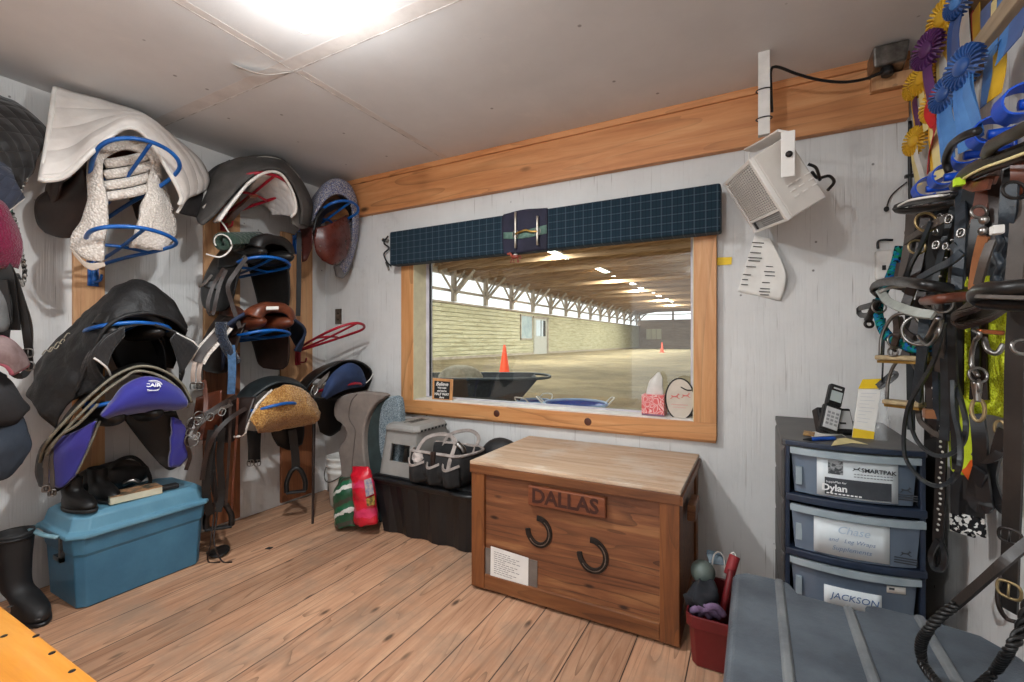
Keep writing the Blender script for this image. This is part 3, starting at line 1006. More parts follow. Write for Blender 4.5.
# ------------------------------------------------------------------ red bin between chest and grey trunk
M['redbin'] = pm('dark_red_plastic', S(108, 24, 28), S(92, 18, 22), 8, .4)
bx0, bx1, by0, by1, bz = 2.84, 2.995, -.76, -.42, .2
t = thing('storage_bin', 'small dark red plastic bin beside the chest end', 'bin', (2.92, -.6, 0))
def ring(x0, x1, y0, y1, z, c=.02):
    return [Vector(p + (z,)) for p in ((x0 + c, y0), (x1 - c, y0), (x1, y0 + c), (x1, y1 - c), (x1 - c, y1), (x0 + c, y1), (x0, y1 - c), (x0, y0 + c))]
m = MB()
R = [ring(bx0 + .012, bx1 - .012, by0 + .03, by1 - .03, .004), ring(bx0 + .004, bx1 - .004, by0 + .01, by1 - .01, .155), ring(bx0 - .004, bx1 + .004, by0, by1, .155), ring(bx0 - .006, bx1 + .006, by0 - .002, by1 + .002, .2), ring(bx0, bx1, by0 + .006, by1 - .006, .2), ring(bx0 + .016, bx1 - .016, by0 + .035, by1 - .035, .015)]
def rings(m, R, bottom=True, top=False, mi=0):
    n = len(R[0]); vs = [p for r in R for p in r]; fs = []
    for i in range(len(R) - 1):
        for j in range(n):
            fs.append((i * n + j, i * n + (j + 1) % n, (i + 1) * n + (j + 1) % n, (i + 1) * n + j))
    if bottom: fs.append(tuple(range(n - 1, -1, -1)))
    if top: fs.append(tuple((len(R) - 1) * n + j for j in range(n)))
    m._add(vs, fs, None, False, mi)
rings(m, R, True, True)
m.build('bin_body', M['redbin'], t, bevel=.003)
def blob(name, lb, cat, mat_, c, r, wob=.012, wsc=14, rot=None, group=None):
    m = MB(); m.ball(c, r, 24, 16, m=rot, wob=wob, wsc=wsc)
    o = m.build(name, mat_); return tag(o, lb, cat, group)
blob('cap', 'grey green dome shaped cap on top of the heap in the red bin', 'cap', pm('cap_grey', S(92, 104, 98), S(74, 84, 80), 8, .5), WY(703, 572, -.60), (.045, .05, .045), .003)
blob('glove', 'black crumpled glove filling the middle of the red bin', 'glove', pm('black_knit', S(22, 24, 30), S(34, 36, 42), 20, .95, bump=.5), WY(703, 596, -.66) + Vector((.005, 0, 0)), (.055, .07, .06), .03, 22)
m = MB()
for i in range(4):
    c = WY(699 + i * 4.5, 613 - (i % 2) * 2, -.715)
    m.tube([c + Vector((-.03, .03, -.03)), c + Vector((-.014, -.004, .012)), c + Vector((.012, .004, .015)), c + Vector((.035, .03, -.02))], .013, 16, k=7)
tag(m.build('polo_wrap', pm('purple_wrap', S(128, 104, 136), S(94, 72, 100), 30, .95, bump=.4)), 'crumpled purple patterned wrap at the front of the red bin', 'wrap')
t = thing('grooming_brush', 'red handled brush standing upright at the right of the red bin', 'brush', WY(728, 600, -.66))
m = MB(); m.tube([WY(722, 612, -.66), WY(727, 590, -.65), WY(731, 570, -.62)], .012, 12, k=8); m.build('handle', M['redbin'], t)
m = MB(); m.tube([WY(729, 575, -.60), WY(733, 562, -.58), WY(735, 556, -.57)], .02, 10, k=8); m.build('head', pm('red_plastic_bright', S(140, 34, 40), S(104, 24, 28)), t)
m = MB(); m.prism([WY(706, 553, -.50), WY(722, 556, -.50), WY(726, 566, -.52), WY(709, 564, -.52)], (0, .03, .004))
tag(m.build('packet', pm('packet_blue', S(92, 122, 140), S(60, 84, 100), 30, .4), bevel=.003), 'small blue grey packet at the back of the red bin', 'packet')
m = MB(); m.tube([WY(712, 566, -.55), WY(714, 555, -.54), WY(719, 552, -.53), WY(724, 558, -.53), WY(725, 569, -.54), WY(729, 556, -.55), WY(734, 553, -.55), WY(737, 560, -.56)], .0028, 50, k=6)
tag(m.build('wire_whisk', M['white']), 'loop of white wire sticking out of the red bin', 'wire')

# ------------------------------------------------------------------ black tote with stool and grooming bag on it
M['tote_black'] = pm('tote_black', S(18, 19, 21), S(26, 27, 29), 6, .42, bump=.1)
tx0, tx1, ty0, ty1 = .935, 1.72, -.435, -.03
t = thing('storage_tote', 'large black plastic tote with lid, left of the brown chest', 'tote', (1.33, -.23, 0))
m = MB()
n_ = 14
def wavy(x0, x1, y0, y1, z, amp):
    out = []
    for i in range(n_ + 1):
        x = x0 + (x1 - x0) * i / n_
        out.append(Vector((x, y0 + (amp if i % 4 in (2, 3) else 0), z)))
    out += [Vector((x1, y1, z)), Vector((x0, y1, z))]
    return out
rings(m, [wavy(tx0 + .06, tx1 - .06, ty0 + .055, ty1 - .03, .003, .02), wavy(tx0 + .02, tx1 - .02, ty0 + .02, ty1 - .01, .315, .012), wavy(tx0 + .005, tx1 - .005, ty0 + .01, ty1 - .004, .318, 0), wavy(tx0, tx1, ty0 + .004, ty1, .34, 0)], True, True)
m.build('tote_body', M['tote_black'], t, bevel=.004)
m = MB(); m.box((tx0 - .012, ty0 - .012, .338), (tx1 + .012, ty1 + .005, .358)); m.box((tx0 + .02, ty0 + .02, .358), (tx1 - .02, ty1 - .02, .371))
m.build('tote_lid', M['tote_black'], t, bevel=.008)
m = MB(); m.tube([(tx1 - .16, ty0 - .014, .35), (tx1 - .12, ty0 - .03, .352), (tx1 - .05, ty0 - .03, .352), (tx1 - .01, ty0 - .014, .35)], .012, 20); m.build('latch', M['tote_black'], t)

M['stool'] = pm('stool_grey', S(148, 146, 142), S(132, 130, 126), 6, .5, bump=.08)
sx0, sx1, sy0, sy1, sz0, sz1 = .985, 1.285, -.405, -.05, .372, .68
t = thing('step_stool', 'grey plastic step stool standing on the black tote lid', 'stool', (1.13, -.22, sz0))
def legp(x, y, z):
    k = (sz1 - z) / (sz1 - sz0)
    mx, my = (sx0 + sx1) / 2, (sy0 + sy1) / 2
    s = .80 + .20 * k
    return Vector((mx + (x - mx) * s, my + (y - my) * s, z))
def stool_side(m, A, B, nrm, oz0, oz1, o0, o1):
    """end plate between corners A and B (x, y) with an opening"""
    def q(u, z): return legp(A[0] + (B[0] - A[0]) * u, A[1] + (B[1] - A[1]) * u, z)
    us = [0, o0, o1, 1]; zs = [sz0, oz0, oz1, sz1 - .02]
    for i in range(3):
        for j in range(3):
            if i == 1 and (j == 1 or (j == 0 and o0 > .25)): continue
            m.prism([q(us[i], zs[j]), q(us[i + 1], zs[j]), q(us[i + 1], zs[j + 1]), q(us[i], zs[j + 1])], nrm)
for A, B, nr, nm in (((sx0, sy0), (sx1, sy0), (0, .014, 0), 'end_plate'), ((sx0, sy1), (sx1, sy1), (0, -.014, 0), 'end_plate')):
    m = MB(); stool_side(m, A, B, nr, sz0 + .085, sz0 + .19, .22, .78); m.build(nm, M['stool'], t, bevel=.002)
for A, B, nr in (((sx1, sy0), (sx1, sy1), (-.014, 0, 0)), ((sx0, sy0), (sx0, sy1), (.014, 0, 0))):
    m = MB(); stool_side(m, A, B, nr, sz0 + .05, sz0 + .11, .3, .7); m.build('side_plate', M['stool'], t, bevel=.002)
m = MB()
mx, my = (sx0 + sx1) / 2, (sy0 + sy1) / 2
wx, wy = (sx1 - sx0) * .42, (sy1 - sy0) * .43
rings(m, [ring(mx - wx - .012, mx + wx + .012, my - wy - .012, my + wy + .012, sz1 - .035, .03), ring(mx - wx - .012, mx + wx + .012, my - wy - .012, my + wy + .012, sz1 - .018, .03), ring(mx - wx, mx + wx, my - wy, my + wy, sz1, .03), ring(mx - wx + .02, mx + wx - .02, my - wy + .02, my + wy - .02, sz1 + .006, .03)], True, True)
m.build('top_step', M['stool'], t, bevel=.004)
m = MB(); m.box((mx - .012, my - .07, sz1 + .0055), (mx + .012, my + .07, sz1 + .0075)); m.box((mx - .03, my - .09, sz1 + .0055), (mx - .024, my + .09, sz1 + .0072)); m.box((mx + .024, my - .09, sz1 + .0055), (mx + .03, my + .09, sz1 + .0072))
lab(m.build('grip_slot', M['dark'], t), 'dark grip slot')
m = MB()
for i in range(8): m.box((mx + wx + .0115, my - .13 + i * .035, sz1 - .034), (mx + wx + .0135, my - .112 + i * .035, sz1 - .022))
lab(m.build('vent_row', M['dark'], t), 'row of dark slots under the step edge')

# grooming bag
M['bag_black'] = pm('bag_nylon', S(22, 21, 22), S(33, 32, 32), 25, .8, bump=.3)
M['bag_trim'] = pm('bag_trim_grey', S(158, 148, 142), S(130, 120, 114), 25, .85, bump=.3)
gx0, gx1, gy0, gy1, gz = 1.26, 1.62, -.43, -.20, .372
t = thing('grooming_bag', 'black grooming bag with grey trim and straps on the black tote', 'bag', (1.48, -.3, gz))
m = MB()
def brow(z, e, wob): return [Vector((gx0 - e, gy0 - e * .6, z)), Vector(((gx0 * 2 + gx1) / 3, gy0 - e - .02 - wob, z)), Vector(((gx0 + gx1 * 2) / 3, gy0 - e - .02 - wob, z)), Vector((gx1 + e, gy0 - e * .6, z)), Vector((gx1 + e, gy1 + e, z)), Vector((gx0 - e, gy1 + e, z))]
m.skin([brow(gz + .003, -.03, 0), brow(gz + .06, .0, .012), brow(gz + .14, .004, .008), brow(gz + .185, -.005, 0), brow(gz + .16, -.02, 0), brow(gz + .05, -.04, 0)], 40, 18, closed=True, cap=True, wob=.008, wsc=18)
m.build('bag_body', M['bag_black'], t)
for i, (u0, u1) in enumerate(((.0, .36), (.38, .66), (.68, 1.0))):
    xa, xb = gx0 + (gx1 - gx0) * u0, gx0 + (gx1 - gx0) * u1
    xm = (xa + xb) / 2; y_ = gy0 - .035
    m = MB(); m.skin([[(xa, y_ + .02, gz + .02), (xm, y_ - .025, gz + .018), (xb, y_ + .02, gz + .02)], [(xa, y_ + .02, gz + .08), (xm, y_ - .04, gz + .075), (xb, y_ + .02, gz + .08)], [(xa, y_ + .02, gz + .135), (xm, y_ - .036, gz + .115), (xb, y_ + .02, gz + .135)]], 16, 8)
    p = m.build('pocket', M['bag_black'], t, solid=.005)
    m = MB(); m.strap([(xa, y_ + .015, gz + .137), (xm, y_ - .041, gz + .117), (xb, y_ + .015, gz + .137)], .014, .008, (0, -1, 0), 16); lab(m.build('pocket_binding', M['bag_trim'], p, local=False), 'grey binding')
m = MB(); m.strap(brow(gz + .185, -.004, .002), .016, .009, (0, -.6, .5), 48, True); lab(m.build('binding', M['bag_trim'], t), 'grey binding round the rim')
for y_, dz in ((gy0 - .02, .02), (gy1, .0)):
    m = MB(); m.strap([(gx0 + .05, y_, gz + .17), (gx0 + .09, y_ + .05, gz + .235 + dz), (gx0 + .2, y_ + .09, gz + .26 + dz), (gx1 - .07, y_ + .06, gz + .23 + dz), (gx1 - .06, y_ - .01, gz + .15), (gx1 - .075, y_ - .025, gz + .02)], .022, .006, (.2, -.8, .6), 40); lab(m.build('carry_strap', M['bag_trim'], t), 'grey carry strap')
m = MB(); m.ball((gx0 + .08, gy0 - .03, gz + .145), (.04, .025, .035), 18, 12, wob=.02, wsc=35)
tag(m.build('rag', pm('rag_white', S(206, 196, 190), S(160, 148, 142), 30, .95, bump=.6)), 'crumpled white rag stuffed in the left pocket of the grooming bag', 'rag')
t2 = thing('body_brush', 'dark wooden brush handle poking up from the middle pocket of the grooming bag', 'brush', (gx0 + .19, gy0 - .035, gz + .06))
m = MB(); m.box((gx0 + .175, gy0 - .045, gz + .06), (gx0 + .205, gy0 - .022, gz + .20)); m.build('brush_handle', M['dk_leather'], t2, bevel=.006)
m = MB(); m.tube([(gx1 - .03, gy0 + .06, gz + .1), (gx1 - .02, gy0 + .05, gz + .2), (gx1 - .06, gy0 + .04, gz + .245)], .018, 16, k=10)
tag(m.build('spray_bottle', M['steel']), 'pale bottle neck at the right end of the grooming bag', 'bottle')
m = MB(); m.ball((1.80 - .10, -.115, .47), (.15, .095, .14), 28, 16, wob=.01, wsc=8)
m.ball((1.70, -.12, .40), (.16, .10, .04), 28, 8)
tag(m.build('helmet_bag', pm('helmet_black', S(24, 24, 25), S(36, 35, 36), 14, .55)), 'round black bundle behind the grooming bag against the wall', 'bundle')

# ------------------------------------------------------------------ corner: bucket, pads, feed bags
M['bucket'] = pm('bucket_white', S(214, 212, 206), S(190, 186, 180), 7, .45)
bc = WY(342, 497, -.17)
t = thing('bucket_stack', 'white plastic bucket standing in the far corner behind the treat bags', 'bucket', (bc.x, bc.y, 0))
m = MB()
pr_ = [(.095, .003), (.1, .01), (.125, .24), (.13, .245), (.13, .262), (.122, .265), (.126, .285), (.133, .29), (.133, .308), (.125, .312), (.128, .335), (.135, .34), (.135, .36), (.128, .363), (.12, .34), (.1, .05), (0, .045)]
pr_ = [(r_ * .8, h_) for r_, h_ in pr_]
m.lathe(pr_, (bc.x, bc.y, 0), k=36, cap=True); m.build('bucket_body', M['bucket'], t)
m = MB(); m.tube([(bc.x - .11, bc.y, .34), (bc.x - .09, bc.y - .08, .24), (bc.x - .02, bc.y - .11, .19), (bc.x + .08, bc.y - .08, .24), (bc.x + .11, bc.y, .34)], .004, 40, k=6); m.build('bail_handle', M['steel'], t)

M['taupe'] = pm('taupe_foam', S(134, 124, 116), S(114, 104, 98), 8, .85, bump=.3, bscale=200)
M['felt'] = speckle('speckled_felt', [S(120, 134, 142), S(90, 104, 112), S(150, 160, 164), S(104, 116, 124)], 260)
M['pine_green'] = pm('dark_green_cloth', S(48, 62, 62), S(36, 48, 48), 12, .9, bump=.3)
def slab(name, pts, y, d, mat_, parent, bev=.014):
    m = MB(); P = catmull([WY(px, py, y) for px, py in pts], 60, True); m.prism(P, d, smooth=False)
    return m.build(name, mat_, parent, bevel=bev, seg=3)
t = thing('saddle_case', 'taupe foam saddle pad leaning in the corner beside the black tote', 'pad', WY(360, 520, -.3))
out1 = [(334, 404), (341, 396), (360, 392), (378, 393), (386, 396), (374, 405), (366, 420), (363, 440), (365, 465), (369, 490), (374, 512), (375, 522), (371, 525), (358, 523), (347, 512), (342, 490), (340, 466), (338, 449), (344, 440), (346, 432), (341, 424), (334, 418)]
slab('pad_panel', out1, -.33, (0, .06, 0), M['taupe'], t)
m = MB(); m.tube([WY(px, py, -.332) for px, py in ((357, 394), (351, 402), (349, 418), (355, 430), (354, 445), (352, 470), (355, 500))], .003, 50, k=5); lab(m.build('seam', pm('seam_dark', S(92, 84, 78), S(80, 72, 66)), t), 'dark stitched seam')
t = thing('felt_pad', 'speckled grey felt pad with dark green lining, leaning between taupe pad and stool', 'pad', WY(385, 480, -.25))
out2 = [(366, 420), (372, 406), (384, 398), (394, 400), (396, 420), (394, 450), (390, 478), (386, 500), (380, 524), (374, 505), (368, 470), (365, 440)]
slab('lining', [(x, y) for x, y in out2], -.29, (0, .05, 0), M['pine_green'], t)
out3 = [(380, 410), (385, 400), (393, 396), (398, 400), (400, 420), (399, 450), (394, 476), (385, 470), (379, 450), (378, 428)]
slab('felt_face', out3, -.31, (0, .06, 0), M['felt'], t)

def sack(name, lb, pts, y, mat_, th=.045):
    """crinkled pillow shaped bag: px outline left and right rows"""
    t = thing(name, lb, 'bag', WY(pts[-1][0], pts[-1][2], y))
    m = MB(); rows = []
    for (xl, xr, py) in pts:
        a, b = WY(xl, py, y), WY(xr, py, y); c = (a + b) / 2
        k = th * (.25 if py == pts[0][2] else 1)
        rows.append([a, c + Vector((0, -k, 0)) + (a - c) * .4, c + Vector((0, -k, 0)) + (b - c) * .4, b, c + Vector((0, k, 0)) + (b - c) * .4, c + Vector((0, k, 0)) + (a - c) * .4])
    m.skin(rows, 28, 26, closed=True, cap=True, wob=.011, wsc=26)
    return t, m.build('bag_body', mat_, t)
def bagmat(name, stops, rot, sc_=7):
    n = NT(name); co = n.co('Object', (1, 1, 1), rot); s = n.sep(co)
    f = n.math('ADD', n.math('MULTIPLY', s[2], sc_), n.math('MULTIPLY', n.noise(co, 9, 3), .5))
    x = n.n('ShaderNodeValToRGB'); x.color_ramp.interpolation = 'CONSTANT'; e = x.color_ramp.elements
    while len(e) < len(stops): e.new(.5)
    for i, (p, c) in enumerate(stops): e[i].position = p; e[i].color = c
    n.l(n.math('FRACT', f), x.inputs[0])
    return n.fin(x.outputs[0], .3, 0, n.bump(n.noise(co, 30, 4), .5, .01), .6)
t, o = sack('treat_bag', 'crinkled green and white plastic bag on the floor by the bucket', [(340, 353, 478), (336, 354, 488), (334, 355, 500), (335, 355, 514), (336, 355, 525)], -.48, bagmat('green_bag', [(0, S(24, 76, 52)), (.38, S(206, 206, 200)), (.55, S(30, 92, 62)), (.8, S(60, 58, 50))], (.5, .5, .3), 9))
t, o = sack('feed_bag', 'crinkled red and pink plastic bag on the floor against the black tote', [(353, 369, 467), (352, 371, 475), (353, 374, 490), (355, 376, 508), (355, 378, 523)], -.455, bagmat('red_bag', [(0, S(196, 22, 44)), (.55, S(214, 50, 96)), (.8, S(206, 28, 48))], (.1, .2, 0), 6))
m = MB(); m.prism([WY(364, 480, -.503), WY(370, 478, -.503), WY(373, 494, -.505), WY(366, 497, -.505)], (0, .01, 0)); lab(m.build('printed_patch', pm('patch_blue', S(120, 130, 168), S(206, 190, 170), 40, .4), t), 'bluish printed picture')
m = MB(); m.prism([WY(366, 499, -.508), WY(373.5, 496, -.508), WY(374, 505, -.508), WY(367, 506, -.508)], (0, .01, 0)); lab(m.build('printed_patch', pm('patch_yellow', S(206, 176, 84), S(60, 50, 40), 60, .4), t), 'yellow and black printed patch')

# ------------------------------------------------------------------ blue tote by the left wall
M['tote_blue'] = pm('tote_blue', S(68, 120, 148), S(56, 104, 132), 5, .42, bump=.1, bscale=90)
M['tote_lid'] = pm('tote_lid_blue', S(100, 148, 170), S(84, 132, 156), 5, .42, bump=.12)
ux0, ux1, uy0, uy1 = .05, .425, -1.685, -1.115
t = thing('blue_tote', 'blue plastic storage tote with lid on the floor by the left wall', 'tote', (.24, -1.44, 0))
m = MB()
rings(m, [ring(ux0 + .02, ux1 - .01, uy0 + .03, uy1 - .03, .003, .03), ring(ux0 + .01, ux1 - .002, uy0 + .02, uy1 - .018, .235, .03), ring(ux0 + .004, ux1 + .006, uy0 + .015, uy1 - .012, .25, .03), ring(ux0, ux1 + .015, uy0 + .008, uy1 - .004, .33, .03)], True, True)
m.build('tote_body', M['tote_blue'], t, bevel=.006)
m = MB()
rings(m, [ring(ux0 - .015, ux1 + .035, uy0 - .015, uy1 + .02, .325, .05), ring(ux0 - .015, ux1 + .035, uy0 - .015, uy1 + .02, .345, .05), ring(ux0, ux1 + .012, uy0 + .005, uy1, .35, .05), ring(ux0 + .005, ux1, uy0 + .02, uy1 - .015, .405, .05), ring(ux0 + .03, ux1 - .025, uy0 + .045, uy1 - .04, .425, .05), ring(ux0 + .05, ux1 - .045, uy0 + .07, uy1 - .06, .42, .05)], True, True)
m.build('tote_lid', M['tote_lid'], t, bevel=.006)
for yy, s in ((uy0 - .012, -1), (uy1 + .016, 1)):
    m = MB(); m.tube([(.12, yy, .338), (.13, yy + s * .03, .345), (.2, yy + s * .042, .348), (.31, yy + s * .038, .348), (.36, yy + s * .01, .338)], .014, 24, k=8, flat=.6); lab(m.build('handle', pm('pale_blue_worn', S(126, 160, 170), S(90, 136, 152)), t), 'pale worn handle')
m = MB(); m.box((.28, uy0 + .004, .2), (.3, uy0 + .02, .32)); m.box((.22, uy0 + .004, .2), (.3, uy0 + .02, .22)); m.build('clip', M['steel'], t)
# things on the lid
def boot(x, y, z, rz, lb, h=.13):
    t = thing('paddock_boot', lb, 'boot', (x, y, z), 'pair of short boots', rz=rz)
    m = MB()
    def sec(cx, cz, rx, ry, n=10, tilt=0): return [Vector((cx + math.cos(a) * rx, math.sin(a) * ry, cz + math.cos(a) * tilt)) for a in [2 * PI * i / n for i in range(n)]]
    m.skin([sec(.02, .015, .105, .042), sec(.02, .035, .105, .043), sec(.005, .06, .085, .04), sec(-.03, .085, .052, .036), sec(-.035, .11, .045, .036), sec(-.038, h, .048, .038), sec(-.038, h - .03, .038, .03)], 28, 26, closed=True, cap=True)
    m.build('upper', M['blk_leather'], t, local=True)
    m = MB(); m.skin([sec(.022, .0, .108, .043), sec(.022, .014, .11, .045)], 28, 4, closed=True, cap=True); m.build('sole', M['dark'], t, local=True)
    m = MB()
    for k in range(4): m.tube([(.005 - k * .005, -.02, .075 + k * .014), (.012 - k * .006, 0, .082 + k * .014), (.005 - k * .005, .02, .075 + k * .014)], .003, 10, k=5)
    m.build('laces', pm('lace_grey', S(96, 102, 104), S(70, 76, 78)), t, local=True)
boot(.30, -1.625, .425, .15, 'left one of two short black boots on the blue tote lid, nearest the camera', .15)
boot(.24, -1.51, .425, .1, 'second short black boot on the blue tote lid, right behind its mate', .155)
t = thing('black_bag', 'soft black leather bag slumped on the blue tote lid against the wall', 'bag', (.12, -1.42, .425))
m = MB(); m.ball((.125, -1.42, .50), (.085, .15, .075), 24, 16, wob=.02, wsc=14); m.build('bag_body', M['blk_leather'], t)
m = MB(); m.strap([(.2, -1.5, .5), (.2, -1.45, .58), (.17, -1.36, .59), (.17, -1.3, .52), (.22, -1.3, .45), (.25, -1.36, .44)], .018, .004, (1, 0, .3), 40); m.build('bag_strap', M['blk_leather'], t)
m = MB(); m.tube([(.22, -1.42, .47), (.24, -1.39, .485), (.25, -1.36, .465)], .012, 12); m.build('buckle', M['steel'], t)
t = thing('thick_book', 'thick book with a picture cover lying at the front of the blue tote lid', 'book', (.33, -1.42, .426))
m = MB(); m.obox((.335, -1.42, .443), (.105, .205, .030), rz=-.12); m.build('page_block', pm('book_pages', S(206, 202, 180), S(186, 182, 160), 9, .8), t, bevel=.002)
m = MB(); m.obox((.335, -1.42, .460), (.108, .208, .003), rz=-.12); m.build('front_cover', pm('cover_picture', S(176, 130, 92), S(64, 66, 56), 26, .4, lo=.42, hi=.58, bump=0), t)
m = MB(); m.obox((.335, -1.42, .4275), (.108, .208, .003), rz=-.12); m.build('back_cover', M['cream'], t)
m = MB(); m.obox((.35, -1.272, .437), (.05, .08, .02), rz=-.12); tag(m.build('phone_case', M['dark'], bevel=.006), 'small dark case lying beside the right end of the book on the blue lid', 'case')

# tall black boot at the left edge
t = thing('rubber_boot', 'tall black rubber boot standing at the left edge below the dark jackets', 'boot', (.24, -1.80, 0))
m = MB()
def bs(cx, cy, cz, rx, ry):
    cx -= .06; cy += .13
    return [Vector((cx + math.cos(a) * rx, cy + math.sin(a) * ry, cz)) for a in [2 * PI * i / 12 for i in range(12)]]
m.skin([bs(.34, -1.90, .012, .135, .05), bs(.34, -1.90, .05, .13, .052), bs(.31, -1.91, .09, .095, .05), bs(.27, -1.925, .13, .06, .05), bs(.26, -1.93, .22, .058, .056), bs(.26, -1.93, .34, .066, .064), bs(.26, -1.93, .37, .068, .066), bs(.26, -1.93, .33, .058, .056)], 32, 34, closed=True, cap=True)
m.build('boot_shaft', M['dark'], t)
m = MB(); m.skin([bs(.345, -1.90, 0, .14, .054), bs(.345, -1.90, .014, .14, .054)], 32, 3, closed=True, cap=True); m.build('sole', M['black'], t)
m = MB(); m.tube(bs(.26, -1.93, .345, .07, .068), .006, 40, True, k=6); m.build('top_band', M['black'], t)

# plywood bench in the near left corner
t = thing('plywood_bench', 'orange varnished plywood bench top in the near left corner', 'bench', (.9, -2.6, 0))
m = MB(); m.box((.02, -3.2, .425), (2.1, -2.075, .45)); m.build('bench_top', M['bench'], t, bevel=.003)
for x in (.08, 1.98):
    for y in (-3.12, -2.2):
        m = MB(); m.box((x - .04, y - .04, 0), (x + .04, y + .04, .425)); m.build('bench_leg', M['pine_z'], t)
for i, (px, py) in enumerate(((10, 606.5), (38, 619), (36, 636), (52, 653), (72, 671), (4, 636))):
    p = WZ(px, py, .4505)
    m = MB(); m.lathe([(.007, 0), (.006, .0012), (0, .0016)], p, k=12, cap=False); lab(m.build('screw_head', M['iron'], t), 'dark screw head')

# ------------------------------------------------------------------ grey trunk lid in the near right corner
M['trunk'] = pm('trunk_grey', S(88, 96, 104), S(66, 73, 81), 7, .55, bump=.4, bscale=120)
M['trunk_edge'] = pm('trunk_ridge', S(118, 122, 124), S(94, 98, 102), 9, .5, bump=.3)
kx0, kx1, ky0, ky1, kz = 3.0, 3.625, -2.05, -.975, .5
t = thing('plastic_trunk', 'big grey plastic trunk with ribbed lid in the near right corner', 'trunk', (3.3, -1.5, 0))
m = MB()
rings(m, [ring(kx0 + .06, kx1 - .03, ky0 + .06, ky1 - .07, .004, .05), ring(kx0 + .03, kx1 - .015, ky0 + .03, ky1 - .05, .41, .05)], True, True)
m.build('trunk_body', M['trunk'], t, bevel=.01)
out = [(kx0, ky0), (kx1, ky0), (kx1, -1.36), (3.585, -1.11), (3.54, -1.045), (3.42, -1.015), (3.34, -1.01), (3.318, -1.02), (3.312, -1.052), (3.29, -1.055), (3.16, -1.04), (3.14, -.985), (3.1, -.975), (3.03, -.975), (kx0, -1.0)]
c0 = Vector((3.31, -1.5, 0))
def lidring(z, s): return [Vector((c0.x + (x - c0.x) * s, c0.y + (y - c0.y) * (1 - (1 - s) * .6), z)) for x, y in out]
m = MB(); rings(m, [lidring(.40, .995), lidring(.475, 1.0), lidring(.495, .985), lidring(.503, .955)], True, True)
m.build('trunk_lid', M['trunk'], t, bevel=.006)
for x, yb in ((3.122, -.985), (3.275, -1.055), (3.425, -1.02)):
    m = MB(); m.hexa([(x - .014, ky0 + .05, .499), (x + .014, ky0 + .05, .499), (x + .014, yb - .012, .499), (x - .014, yb - .012, .499), (x - .007, ky0 + .05, .513), (x + .007, ky0 + .05, .513), (x + .007, yb - .016, .511), (x - .007, yb - .016, .511)])
    m.build('lid_rib', M['trunk_edge'], t, bevel=.003)
# ------------------------------------------------------------------ the saddle wall (left)
def rack(y, zw, zt, L, hw, col, lb, xo=.0):
    """wire saddle rack: loop standing out from the wall, zw height at the wall, zt at its tip"""
    mt = M[col]
    t = thing('saddle_rack', lb, 'rack', (0.022, y, zw - .06), 'wire saddle racks')
    def p(x, dy): return Vector((.03 + x, y + dy, zw + (zt - zw) * x / L))
    def arch(x, dy): return p(x, dy) + Vector((0, 0, .018 * (1 - (dy / hw) ** 2) if x > L * .8 else 0))
    m = MB()
    m.tube([p(0, -.02), p(L * .35, -.075), p(L * .68, -hw * .93), arch(L * .9, -hw), arch(L * 1.0, -hw * .62), arch(L * 1.03, 0), arch(L * 1.0, hw * .62), arch(L * .9, hw), p(L * .68, hw * .93), p(L * .35, .075), p(0, .02)], .0095, 90)
    m.build('loop', mt, t)
    m = MB(); m.tube([p(0, 0), p(L * .5, 0), arch(L * 1.03, 0)], 8e-3, 20); m.build('centre_bar', mt, t)
    m = MB(); m.tube([p(L * .55, -hw * .78), p(L * .6, 0), p(L * .55, hw * .78)], 8e-3, 20); m.build('cross_bar', mt, t)
    m = MB(); m.box((.022, y - .022, zw - .11), (.034, y + .022, zw + .03)); m.tube([(.04, y, zw - .10), (.04, y, zw + .02)], .012, 2, k=10); m.build('wall_bracket', mt, t, bevel=.002)
    m = MB(); m.tube([(.045, y, zw - .09), (.11, y, zw - .085), (.125, y, zw - .055)], .006, 12); m.build('hook', mt, t)
    return t

rack(-1.48, 1.80, 2.075, .60, .15, 'blue_metal', 'blue wire rack near the ceiling, under the fleece and white quilted pad')
rack(-1.47, 1.595, 1.70, .52, .16, 'blue_metal', 'empty blue wire rack right above the black covered saddle')
rack(-1.48, 1.19, 1.265, .50, .15, 'blue_metal', 'blue wire rack carrying the black covered saddle')
rack(-1.48, .86, .915, .50, .15, 'blue_metal', 'lowest blue wire rack near the camera, under the bright blue saddle panel')
rack(-.81, 2.02, 2.16, .50, .14, 'red_metal', 'red wire rack near the ceiling inside the grey and white pads')
rack(-.81, 1.60, 1.675, .50, .14, 'blue_metal', 'blue wire rack under the black saddle with the green roll')
rack(-.81, 1.19, 1.245, .50, .14, 'blue_metal', 'blue wire rack under the brown saddle with the white name patch')
rack(-.81, .735, .815, .59, .12, 'blue_metal', 'blue wire rack poking out below the golden fleece')
rack(-.29, 1.96, 2.135, .56, .12, 'blue_metal', 'blue wire rack in the far corner against the speckled pad')
rack(-.27, 1.13, 1.30, .60, .12, 'red_metal', 'empty red wire rack below the far corner speckled pad')
rack(-.27, .80, .885, .56, .13, 'red_metal', 'red wire rack under the navy panelled saddle in the corner')

